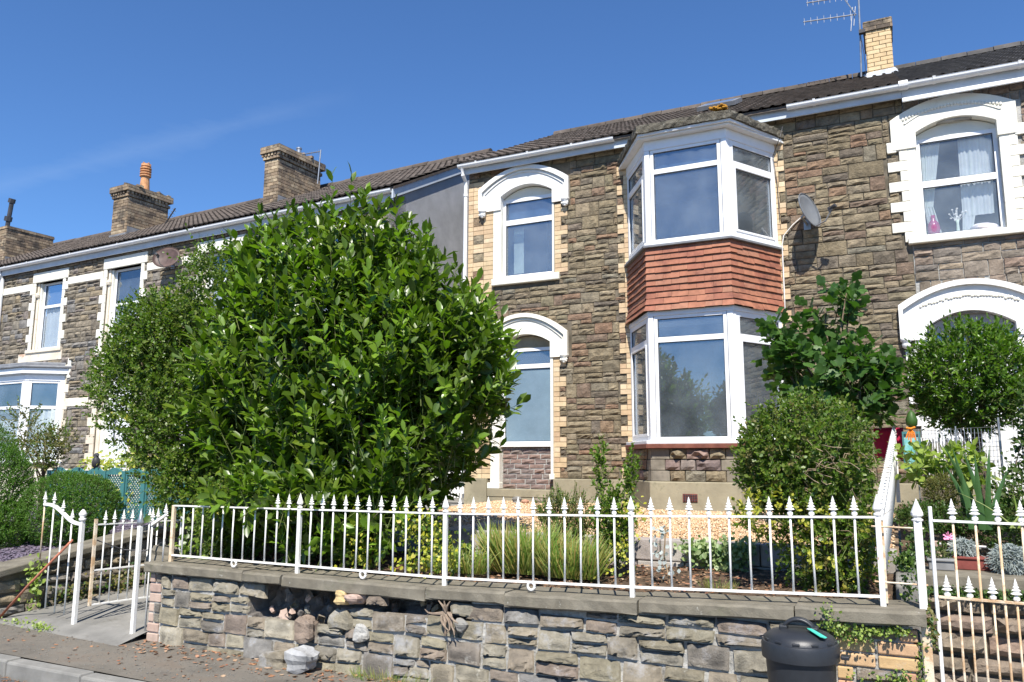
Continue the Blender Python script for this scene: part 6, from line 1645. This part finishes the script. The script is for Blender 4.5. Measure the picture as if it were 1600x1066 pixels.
# privet-like shrub on the left
prl = [(-8.15, 6.95, .75, .95, .8, 1.15, 3), (-8.30, 6.95, 1.50, .50, .6, .62, 1.0), (-7.6, 6.9, .2, .75, .7, .9, 1.6), (-8.75, 7.0, .75, .6, .6, .65, 1), (-7.25, 6.7, -.35, .45, .5, .5, .8), (-7.3, 6.9, 2.0, .5, .5, .6, .6), (-6.05, 6.1, -.55, .35, .35, .4, .7)]
shrub('privet_bush', 'loose small leaved privet bush between the left path and the laurel', 'bush', prl, 3800, .20, 11, .048, T_OVAL, 'oval', 'privet', 103, up=.5, out=.8, rnd=.45, spread=60,
      trunk=(-7.4, 7.1, -1.2, .06, 1.0), fill=20000, mat2='yellow', frac2=.01, wild=.9, rmin=.7, branches=14, stem_r=.002, cutf=lambda p: (p[:, 2] > -1.05+(-p[:, 0]-6.9)*.95) & (p[:, 1] > 5.6))

# privet by the right boundary
shrub('privet_bush', 'clipped leggy privet bush at the right end of the railings, golden leaves low down', 'bush', [(-.60, 6.45, .0, .50, .42, .48, 3), (-.34, 6.45, -.25, .30, .38, .45, 1), (-.82, 6.45, .0, .28, .35, .36, 1), (-.5, 6.4, -.6, .35, .36, .4, 1.0)], 1500, .13, 10, .036, T_OVAL, 'oval', 'privet', 104,
      up=.35, out=.9, rnd=.5, spread=62, trunk=(-.42, 6.5, -1.0, .035, .6), fill=7000, mat2='bronze', frac2=.12, rmin=.7, branches=14, wild=.4, stem_r=.002, cutf=lambda p: p[:, 0] < -.026*p[:, 1])
shrub('golden_privet', 'patches of golden yellow foliage at the foot of the right-hand privet', 'bush', [(-.80, 6.1, -.36, .28, .14, .12, 1), (-.38, 6.1, -.62, .26, .14, .28, 1.3), (-.95, 6.2, -.42, .14, .14, .12, .4)], 130, .13, 9, .04, T_OVAL, 'oval', 'yellow', 105, up=.3, out=.9, rnd=.5, mat2='privet', frac2=.35, trunk=(-.5, 6.3, -1.0, .02, .3), branches=4)
# dry twigs inside the privet
tw = MB(); r7 = random.Random(7)
for k in range(60):
    p = Vector((-.36+r7.gauss(0, .13), 6.02+r7.uniform(-.05, .2), -.1+r7.gauss(0, .16))); d = Vector((r7.uniform(-1, .3), r7.uniform(-.5, .2), r7.uniform(-.3, .9)))
    tw.tube([tuple(p), tuple(p+d*.06), tuple(p+d*.11+Vector((r7.uniform(-.04, .04), 0, r7.uniform(-.04, .04))))], [.0025, .002, .001], 4)
tag(tw.build('dry_twigs', 'twig', None, kind='stuff'), 'bare tan twigs showing on the right side of the clipped privet', 'twigs')

# fig
shrub('fig_bush', 'upright fig bush with large lobed dark leaves against the wall right of the bay', 'bush', [(-.72, 9.4, .92, .46, .5, .36, 2.2), (-.36, 9.3, .80, .36, .42, .42, 1.6), (-1.02, 9.4, 1.2, .17, .3, .38, .8), (-.55, 9.4, 1.55, .20, .25, .30, .5), (-.38, 9.3, 1.74, .10, .2, .22, .25), (-.16, 9.3, .72, .2, .3, .32, .6)], 165, .30, 7, .165, T_FIG, 'fig', 'fig', 106,
      up=.9, out=.8, rnd=.4, spread=78, trunk=(-.6, 9.4, -.8, .05, 1.3), nparts=200, branches=12, rmin=.55, wild=.3, stem_mat='stem', stem_r=.005)
# round bay tree of the neighbour
shrub('bay_tree', 'round topped bay tree with a dark crown in front of the neighbour arched doorway', 'tree', [(.73, 9.5, .86, .55, .5, .57, 3), (.5, 9.4, .82, .28, .4, .40, .8), (1.0, 9.5, .92, .28, .4, .45, .8)], 1250, .15, 9, .062, T_LAUREL, 'laurel', 'bay', 107, up=.7, out=.8, rnd=.4, spread=50,
      trunk=(.77, 9.5, -.7, .05, 1.2), fill=2600, rmin=.68, wild=.7, branches=12, mat2='laurel_y', frac2=.06)
# climbing rose at the right edge
shrub('rose_bush', 'tall straggly rose bush at the right edge beside the bay tree', 'bush', [(1.20, 8.6, .1, .16, .3, .75, 2), (1.0, 8.3, -.35, .25, .3, .35, 1)], 300, .16, 8, .05, T_OVAL, 'oval', 'ivy', 108, up=.5, out=.9, rnd=.5, trunk=(1.15, 8.6, -.85, .02, 1.0), fill=700, rmin=.4, wild=1.0)
# lime hydrangea-like shrub
shrub('lime_leaved_shrub', 'shrub with big lime green oval leaves behind the right gate', 'bush', [(.52, 8.6, -.12, .32, .24, .20, 2), (.20, 8.6, -.02, .13, .16, .22, .8), (.36, 8.6, .04, .16, .16, .14, .5)], 62, .18, 6, .105, T_OVAL, 'oval', 'lime', 109, up=.8, out=.6, rnd=.35, spread=75, nparts=120, trunk=(.45, 8.7, -.85, .02, .5), branches=6, rmin=.4)
# bronze dwarf conifer
shrub('dwarf_conifer', 'small bronze tinged rounded conifer in the right-hand garden', 'bush', [(.36, 8.2, -.28, .13, .13, .15, 1)], 420, .06, 8, .018, T_SMALL, 'small', 'bronze', 110, up=.5, out=.9, rnd=.4, trunk=(.36, 8.2, -.9, .012, .5), fill=500, branches=4, stem_r=.001)
# ground-cover evergreens on the terrace
shrub('low_evergreen', 'low dark evergreen ground cover along the top of the right-hand terrace', 'bush', [(.55, 8.15, -.50, .62, .25, .13, 2), (.25, 8.0, -.50, .25, .2, .12, 1), (1.0, 8.1, -.5, .4, .25, .14, 1), (.85, 8.1, -.62, .4, .2, .14, 1)], 900, .08, 8, .026, T_OVAL, 'oval', 'ivy', 111, up=.5, out=.9, rnd=.5, fill=1500, rmin=.6, stem_r=.001)
# irises
def sword(name, label, cat, C, n, L_, seed, mat='irisl', lean=.25, w=.055, parts=True):
    r = random.Random(seed); ro = empty(name, label, cat)
    for k in range(n):
        a = r.uniform(-1, 1)*lean; b = r.uniform(-.25, .25)*lean; l = L_*r.uniform(.65, 1.1); x0 = C[0]+r.uniform(-.07, .07); y0 = C[1]+r.uniform(-.06, .06)
        v = []; f = []; K = 7; tw_ = r.uniform(-.5, .5)
        for i in range(K+1):
            t = i/K; ww = w*(1-t**2.2)*.5+.001; cx = x0+a*l*t+.4*a*l*t*t; cy = y0+b*l*t; cz_ = C[2]+l*(t-.12*abs(a)*t*t*2)
            v += [(cx-ww*math.cos(tw_), cy-ww*math.sin(tw_), cz_), (cx, cy-.006, cz_), (cx+ww*math.cos(tw_), cy+ww*math.sin(tw_), cz_)]
        for i in range(K): f += [(i*3, i*3+1, i*3+4, i*3+3), (i*3+1, i*3+2, i*3+5, i*3+4)]
        link_mesh('leaf', v, f, mat, ro, smooth=True)
    return ro
sword('iris', 'clump of upright sword shaped iris leaves right of the lime green shrub', 'plant', (.62, 7.95, -.58), 9, .72, 5)
sword('iris', 'arching yellow-green strap leaves at the right edge above the silver plants', 'plant', (.86, 7.85, -.55), 5, .36, 6, mat='lime', lean=1.0, w=.02)
# silver plants and pots
def silver(label, C, r_, n, seed):
    ro = empty('silver_plant', label, 'plant'); rg = np.random.default_rng(seed); b = MB()
    for k in range(n):
        d = Vector(tuple(rg.normal(size=3))).normalized(); d.z = d.z*.9; e = Vector(C)+Vector((d.x*r_, d.y*r_, d.z*r_)); m_ = Vector(C)*.4+e*.6+Vector(tuple(rg.normal(0, .02, 3))); e2 = e+Vector((rg.normal(0, .02), 0, -.02))
        b.tube([tuple(Vector(C)*.8+e*.2), tuple(m_), tuple(e2)], .0028, 3, cap=False)
    b.build('foliage', 'silver', ro, kind='stuff')
silver('silver curry plant spilling over the right-hand coping behind the gate', (.76, 7.38, -.76), .155, 900, 1)
silver('smaller silver leaved plant left of the silver curry plant', (.455, 7.5, -.70), .105, 420, 2)
def trough(label, x0, x1, y0, y1, z0, z1, mat, cat='planter'):
    o = MB().box(x0, x1, y0, y1, z0, z1-.02).box(x0-.012, x1+.012, y0-.012, y1+.012, z1-.02, z1).build('planter', mat, None, bevel=.006); return tag(o, label, cat)
trough('grey plastic planter on the coping behind the right gate post', .19, .37, 7.30, 7.46, -.863, -.775, 'plasticg')
trough('dark red planter behind the silver plants', .38, .66, 7.42, 7.54, -.863, -.76, 'terrad'); trough('dark red planter at the right edge of the coping', .86, 1.2, 7.36, 7.5, -.863, -.775, 'terrad')
bk = MB()
for i in range(3): bk.box(.215, .30-.01*i, 7.58, 7.66, -.82+i*.055, -.775+i*.055)
tag(bk.build('brick_stack', 'pbrick', None, bevel=.005), 'short stack of pale bricks behind the right gate', 'bricks')
stk = MB().tube([(.28, 7.56, -.68), (.62, 7.56, -.69)], .01, 6).build('wooden_stick', 'cable', None); tag(stk, 'pale stick lying level behind the right gate', 'stick')
pf = empty('pink_flower', 'single pink carnation above the grey planter', 'flower')
MB().tube([(.30, 7.38, -.80), (.33, 7.36, -.66), (.345, 7.35, -.60)], .003, 4).build('stem', 'stem', pf)
b = MB(); r_ = random.Random(2)
for k in range(14):
    a = k*2.4; rr2 = .012+.002*k; b.add([(.345, 7.35, -.60), (.345+rr2*math.cos(a)-.006, 7.345, -.595+rr2*math.sin(a)), (.345+rr2*1.3*math.cos(a+.3), 7.335, -.595+rr2*1.2*math.sin(a+.3)), (.345+rr2*math.cos(a+.6)+.006, 7.345, -.595+rr2*math.sin(a+.6))], [(0, 1, 2, 3)])
b.build('petals', 'pink', pf)
shrub('pelargonium', 'small green potted plant on the grey planter by the right gate post', 'plant', [(.27, 7.38, -.73, .09, .07, .06, 1)], 26, .06, 5, .035, T_OVAL, 'oval', 'ivy', 130, trunk=(.27, 7.38, -.80, .004, .05), branches=3)
# ivy along the boundary and on walls
def ivy(label, pts, n, s, seed, mat='ivy', thick=.05, name='ivy', mat2=None):
    rg = np.random.default_rng(seed); ro = empty(name, label, 'plant'); P3 = []
    for k in range(n):
        i = rg.integers(len(pts)); x, y, z, rx, rz = pts[i]; P3.append((x+rg.normal(0, rx), y-abs(rg.normal(0, thick)), z+rg.normal(0, rz)))
    P3 = np.array(P3); d = rg.normal(0, .6, (n, 3))+np.array([0, -.5, -.5]); R3 = frames(d, np.tile(np.array([[0, -1., .6]]), (n, 1)), rg, .5); s_ = s*rg.uniform(.6, 1.2, n)
    sec = rg.random(n) < (.4 if mat2 else 0)
    leaves_mesh('foliage', T_OVAL, P3[~sec], R3[~sec], s_[~sec], mat, ro)
    if mat2: leaves_mesh('foliage', T_OVAL, P3[sec], R3[sec], s_[sec], mat2, ro)
    return ro
ivy('ivy and creeper spilling over the right boundary slab', [(.08, 6.9, -.78, .03, .05), (.02, 6.6, -.72, .03, .04), (.12, 7.15, -.62, .05, .05), (.10, 6.2, -.88, .02, .05)], 700, .032, 1)
ivy('creeper trailing under the coping of the wall behind the right gate', [(.3, 7.14, -1.0, .15, .012), (.7, 7.14, -1.0, .15, .014), (1.1, 7.14, -1.0, .15, .016), (.6, 7.14, -.97, .3, .01)], 900, .024, 2, 'ivy', .03)
ivy('fresh green creeper hanging over the coping above the dustbin', [(-.42, 5.30, -.93, .03, .04), (-.36, 5.31, -1.0, .05, .03), (-.30, 5.32, -1.03, .07, .025), (-.2, 5.32, -1.0, .06, .015), (-.05, 5.33, -.985, .04, .012)], 520, .022, 3, 'lime', .03, mat2='ivy')
ivy('small creeper on the brick pier beside the dustbin', [(-.15, 5.33, -1.27, .07, .018), (-.03, 5.33, -1.27, .03, .03), (.06, 5.35, -1.2, .015, .12)], 330, .02, 4, 'ivy', .02, mat2='lime')
ivy('red and green weed growing up the rusty gate post', [(.13, 5.36, -1.0, .015, .05), (.125, 5.36, -.92, .012, .04)], 120, .025, 5, 'bronze', .02, mat2='ivy')
ivy('variegated ivy hanging over the concrete block wall', [(-1.52, 7.16, -.78, .10, .05), (-1.38, 7.16, -.90, .09, .06), (-1.35, 7.18, -1.0, .05, .04), (-1.25, 7.16, -.74, .08, .04), (-1.6, 7.16, -.76, .08, .03)], 950, .055, 6, 'ivyv', .06)
ivy('green weeds at the foot of the boundary slab behind the pier', [(.03, 5.75, -.78, .025, .07)], 140, .022, 7, 'ivy', .04, mat2='lime')
# middle planting behind the railing
shrub('euonymus', 'upright green and gold euonymus bush rising above the middle of the railings', 'bush', [(-2.20, 6.55, -.55, .17, .2, .32, 2), (-2.32, 6.6, -.10, .055, .08, .26, .5), (-2.06, 6.6, -.12, .055, .08, .24, .5)], 240, .12, 9, .038, T_OVAL, 'oval', 'privet', 120, up=.9, out=.5, rnd=.3, trunk=(-2.2, 6.6, -1.0, .015, .5), mat2='laurel_y', frac2=.25, fill=500, rmin=.4, wild=.4)
ivy('yellow leaved sprays right of the upright euonymus', [(-1.98, 6.45, -.42, .05, .08), (-2.05, 6.4, -.72, .05, .08), (-2.3, 6.3, -.88, .08, .05)], 330, .035, 12, 'yellow', .08, mat2='privet', name='golden_sprays')
shrub('feathery_shrub', 'low feathery bronze-green shrub behind the grasses', 'bush', [(-2.75, 6.8, -.52, .28, .2, .25, 1)], 330, .13, 9, .026, T_SMALL, 'small', 'bronze', 121, up=.8, out=.5, rnd=.3, trunk=(-2.75, 6.8, -1, .01, .3), fill=500, rmin=.3, mat2='box', frac2=.5)
def tuft(label, C, n, L_, rad, seed, mat='grass', name='grass_clump'):
    rg = np.random.default_rng(seed); ro = empty(name, label, 'grass'); a = rg.uniform(0, 2*PI, n); r_ = rad*np.sqrt(rg.random(n))
    P3 = np.stack([C[0]+r_*np.cos(a)*C[3], C[1]+r_*np.sin(a)*.6, np.full(n, C[2])], 1); d = np.stack([np.cos(a)*.45+rg.normal(0, .25, n), np.sin(a)*.4+rg.normal(0, .2, n), np.ones(n)], 1)
    leaves_mesh('foliage', T_BLADE, P3, frames(d, np.tile(np.array([[0, -1., .2]]), (n, 1)), rg, .8), L_*rg.uniform(.35, 1.2, n), mat, ro); return ro
tuft('tawny green grass clump right of the tall railing post', (-2.95, 6.35, -.96, 1.3), 1300, .40, .24, 1)
tuft('green and straw grasses in the middle of the flower bed', (-2.45, 6.2, -.95, 1.2), 800, .33, .2, 2)
tuft('low tuft of grass beside the left foot of the tall railing post', (-3.35, 6.1, -.96, 1.2), 350, .24, .16, 3)
tuft('straw coloured grass tuft at the right end of the flower bed', (-1.2, 5.9, -.93, 1.2), 120, .10, .1, 4)
for x, lb in ((-3.75, 'yellow flecked euonymus low behind the railings left of the tall post'), (-4.35, 'yellow flecked sprays in front of the laurel base'), (-3.55, 'pale yellow sprays rising left of the block wall end')):
    ivy(lb, [(x, 6.0, -.72, .13, .10), (x+.05, 5.9, -.86, .12, .04), (x-.1, 6.0, -.55, .06, .08)], 330, .042, int(-x*100), 'yellow', .08, mat2='privet', name='golden_sprays')
ivy('fresh green weeds at the left end of the block wall', [(-3.95, 6.6, -.8, .08, .09), (-3.45, 6.3, -.82, .06, .08)], 260, .045, 14, 'lime', .08, mat2='ivy', name='weeds')
gs = empty('silver_seedling', 'pale dried stalk of silvery leaves in front of the block wall', 'plant')
ivy_ = np.random.default_rng(4); n = 46; tt = ivy_.random(n)
leaves_mesh('foliage', T_OVAL, np.stack([-1.72+.05*np.sin(tt*7)+ivy_.normal(0, .035, n), np.full(n, 6.3), -.93+.40*tt], 1), frames(ivy_.normal(0, 1, (n, 3)), np.tile(np.array([[0, -1., 1.]]), (n, 1)), ivy_, .6), np.full(n, .045), 'silver', gs)
MB().tube([(-1.66, 6.3, -.96), (-1.70, 6.3, -.75), (-1.68, 6.3, -.53)], .006, 4).build('stem', 'twig', gs)
# hedges at the far left
shrub('clipped_hedge', 'rounded clipped box bush behind the left gate railing', 'bush', [(-9.80, 6.9, -.68, .66, .5, .50, 1), (-9.45, 6.9, -.64, .46, .42, .42, .6)], 5200, .06, 9, .022, T_SMALL, 'oval', 'box', 140, up=.3, out=1, rnd=.5, trunk=(-9.6, 6.9, -1.2, .03, .4), fill=9000, rmin=.88, rmax=1.0, stem_r=.001)
shrub('conifer_bush', 'dark green conifer bush at the left edge of the picture', 'bush', [(-10.75, 6.5, -.45, .50, .45, .62, 1), (-10.5, 6.35, -.9, .5, .4, .4, .6), (-11.2, 6.5, -.3, .7, .5, .8, .8)], 5200, .09, 9, .028, T_SMALL, 'small', 'box', 141, up=.8, out=.7, rnd=.4, trunk=(-10.7, 6.5, -1.2, .04, .5), fill=12000, rmin=.82, stem_r=.001)
shrub('berberis_bush', 'bronze green thorny bush rising above the left-hand conifer in front of the white bay', 'bush', [(-12.3, 8.2, .15, .42, .3, .36, 1), (-11.95, 8.2, .35, .28, .2, .22, .3), (-12.95, 8.2, .45, .35, .3, .5, .6)], 260, .2, 9, .045, T_OVAL, 'oval', 'bronze', 142, up=.6, out=.8, rnd=.4, trunk=(-12.3, 8.2, -1, .03, .9), fill=300, rmin=.4, wild=.8, mat2='privet', frac2=.4)
ivy('yellow green flowering shrub behind the teal trellis', [(-12.3, 9.5, -.10, .3, .10), (-11.8, 9.5, -.05, .2, .10), (-11.0, 9.5, .0, .3, .14), (-11.6, 9.3, -.5, .5, .2)], 900, .07, 15, 'yellow', .2, mat2='lime', name='flowering_shrub')
ivy('leafy weeds along the foot of the left boundary wall', [(-8.30, 6.2, -1.48, .05, .06), (-8.25, 6.8, -1.42, .06, .08), (-8.2, 7.4, -1.35, .06, .1), (-7.9, 7.6, -1.3, .2, .1)], 900, .04, 16, 'bronze', .25, mat2='ivy', name='weeds')
ivy('bright green weed behind the left railing bars', [(-8.28, 5.6, -1.25, .05, .11)], 120, .055, 17, 'lime', .06, name='weeds')
ivy('tufts of weed at the edge of the dropped entrance', [(-7.9, 5.25, -1.60, .2, .012), (-7.55, 5.2, -1.61, .08, .012)], 160, .03, 18, 'lime', .05, name='weeds')
ivy('broad green leaves behind the gate at the foot of the privet', [(-6.6, 6.1, -.95, .18, .14), (-6.4, 6.3, -.8, .15, .14)], 260, .09, 19, 'laurel', .15, mat2='lime', name='weeds')
tuft('dry grass at the foot of the stone wall below the hollow', (-3.6, 5.28, -1.68, 2.6), 300, .10, .14, 7)
# red cloth, cage and mesh fence in the right garden
rc = MB(); K = 9
v = []; f = []
for j in range(7):
    for i in range(K): v.append((-.20+.30*i/(K-1), 9.7+.03*math.sin(i*1.3+j*.5), .36-.055*j+(-.02 if j == 6 and i % 2 else 0)))
for j in range(6):
    for i in range(K-1): f.append((j*K+i, j*K+i+1, (j+1)*K+i+1, (j+1)*K+i))
o = link_mesh('red_cloth', v, f, 'redcloth', None, smooth=True); o.modifiers.new('s', 'SOLIDIFY').thickness = .006
tag(o, 'crimson cloth hanging behind the end of the side railing', 'cloth')
cg = empty('plastic_crate', 'turquoise green crate standing behind the side railing', 'crate')
MB().box(.08, .095, 9.2, 9.22, -.1, .30).box(.235, .25, 9.2, 9.22, -.1, .30).box(.095, .235, 9.2, 9.22, .275, .30).box(.095, .235, 9.2, 9.22, -.1, -.08).build('crate_frame', 'teal', cg)
MB().box(.096, .234, 9.225, 9.235, -.079, .274).build('crate_panel', mk('aqua_plastic', [(.12, .40, .38), (.4, .6, .58)], rnd=False, nscale=14, bump=0), cg)
rbn = MB()
for k in range(5): rbn.tube([(.155, 8.7, .31), (.155+(k-2)*.014, 8.69, .27), (.15+(k-2)*.02, 8.68, .33-.11-.02*(k % 3))], .006, 4)
rbn.tube([(.12, 8.7, .32), (.155, 8.68, .31), (.195, 8.7, .325)], .012, 5)
tag(rbn.build('orange_ribbon', 'orange', None), 'bright orange ribbon tied on the wire above the lime shrub', 'ribbon')
rg_ = MB().lathe([(.001, 0), (.05, .05), (.055, .1), (.03, .17), (.001, .2)], (.17, 8.74, .30), 8).build('garden_ornament', 'fig', None, smooth=True); tag(rg_, 'dark green bulb shaped ornament above the orange ribbon', 'ornament')
wf = empty('wire_fence', 'grey wire mesh fence strung across the right-hand garden in front of the white door', 'fence')
MB().tube([(.2, 9.0, -.5), (.2, 9.0, .30)], .008, 5).tube([(.93, 9.0, -.5), (.93, 9.0, .42)], .012, 5).tube([(.56, 9.0, -.5), (.56, 9.0, .34)], .008, 5).build('fence_stake', 'galv', wf)
wm = MB(); r_ = random.Random(6)
for k in range(9): z = -.05+.045*k; wm.tube([(.2, 9.0, z), (.4, 8.99, z+r_.uniform(-.012, .012)), (.6, 9.01, z+r_.uniform(-.012, .012)), (.93, 9.0, z+r_.uniform(-.01, .03))], .0022, 3, cap=False)
for k in range(26): x = .2+.029*k; wm.tube([(x, 9.0, -.06), (x+r_.uniform(-.006, .006), 8.99, .15), (x, 9.0, .31+r_.uniform(-.01, .02))], .0022, 3, cap=False)
wm.build('wire_mesh', 'galv', wf, kind='stuff')
pk_ = empty('picket_screen', 'grey slatted willow screen behind the wire mesh fence', 'fence')
for k in range(34):
    x = .22+.0135*k+r_.uniform(-.003, .003); MB().tube([(x, 9.3, -.5), (x+r_.uniform(-.01, .01), 9.3, .2+r_.uniform(-.03, .05))], .0055, 4).build('stick', 'wood', pk_)
wg = empty('white_porch_rail', 'white slatted porch rail and step beside the neighbour door at the right edge', 'railing')
for k in range(14): MB().box(.92+k*.045, .945+k*.045, 11.4, 11.43, -.5, .55).build('slat', 'white', wg, bevel=.003)
MB().box(.88, 1.6, 11.435, 11.47, .45, .52).box(.88, 1.6, 11.435, 11.47, -.2, -.13).build('rail', 'white', wg)

# trees and houses across the road: they show only as reflections in the window panes
def street_tree(label, x, y, h, r, seed):
    shrub('street_tree', label, 'tree', [(x, y, h*.62, r*.8, r*.8, h*.36, 2), (x-r*.5, y, h*.5, r*.5, r*.6, h*.22, 1), (x+r*.5, y+.2, h*.48, r*.5, r*.6, h*.2, 1), (x, y, h*.9, r*.3, r*.3, h*.16, .6)], 1000, .6, 8, .26, T_SMALL, 'small', 'treeleaf', seed, up=1.0, out=.6, rnd=.3, trunk=(x, y, -1.8, .16, h*.45+1.8), fill=1200, rmin=.5, wild=.8)
street_tree('conifer shaped street tree across the road, mirrored in the lower bay window', -5.9, -13.5, 3.6, 1.7, 201)
street_tree('second lower street tree across the road, mirrored in the lower bay window', -3.0, -14.5, 2.5, 1.3, 202)
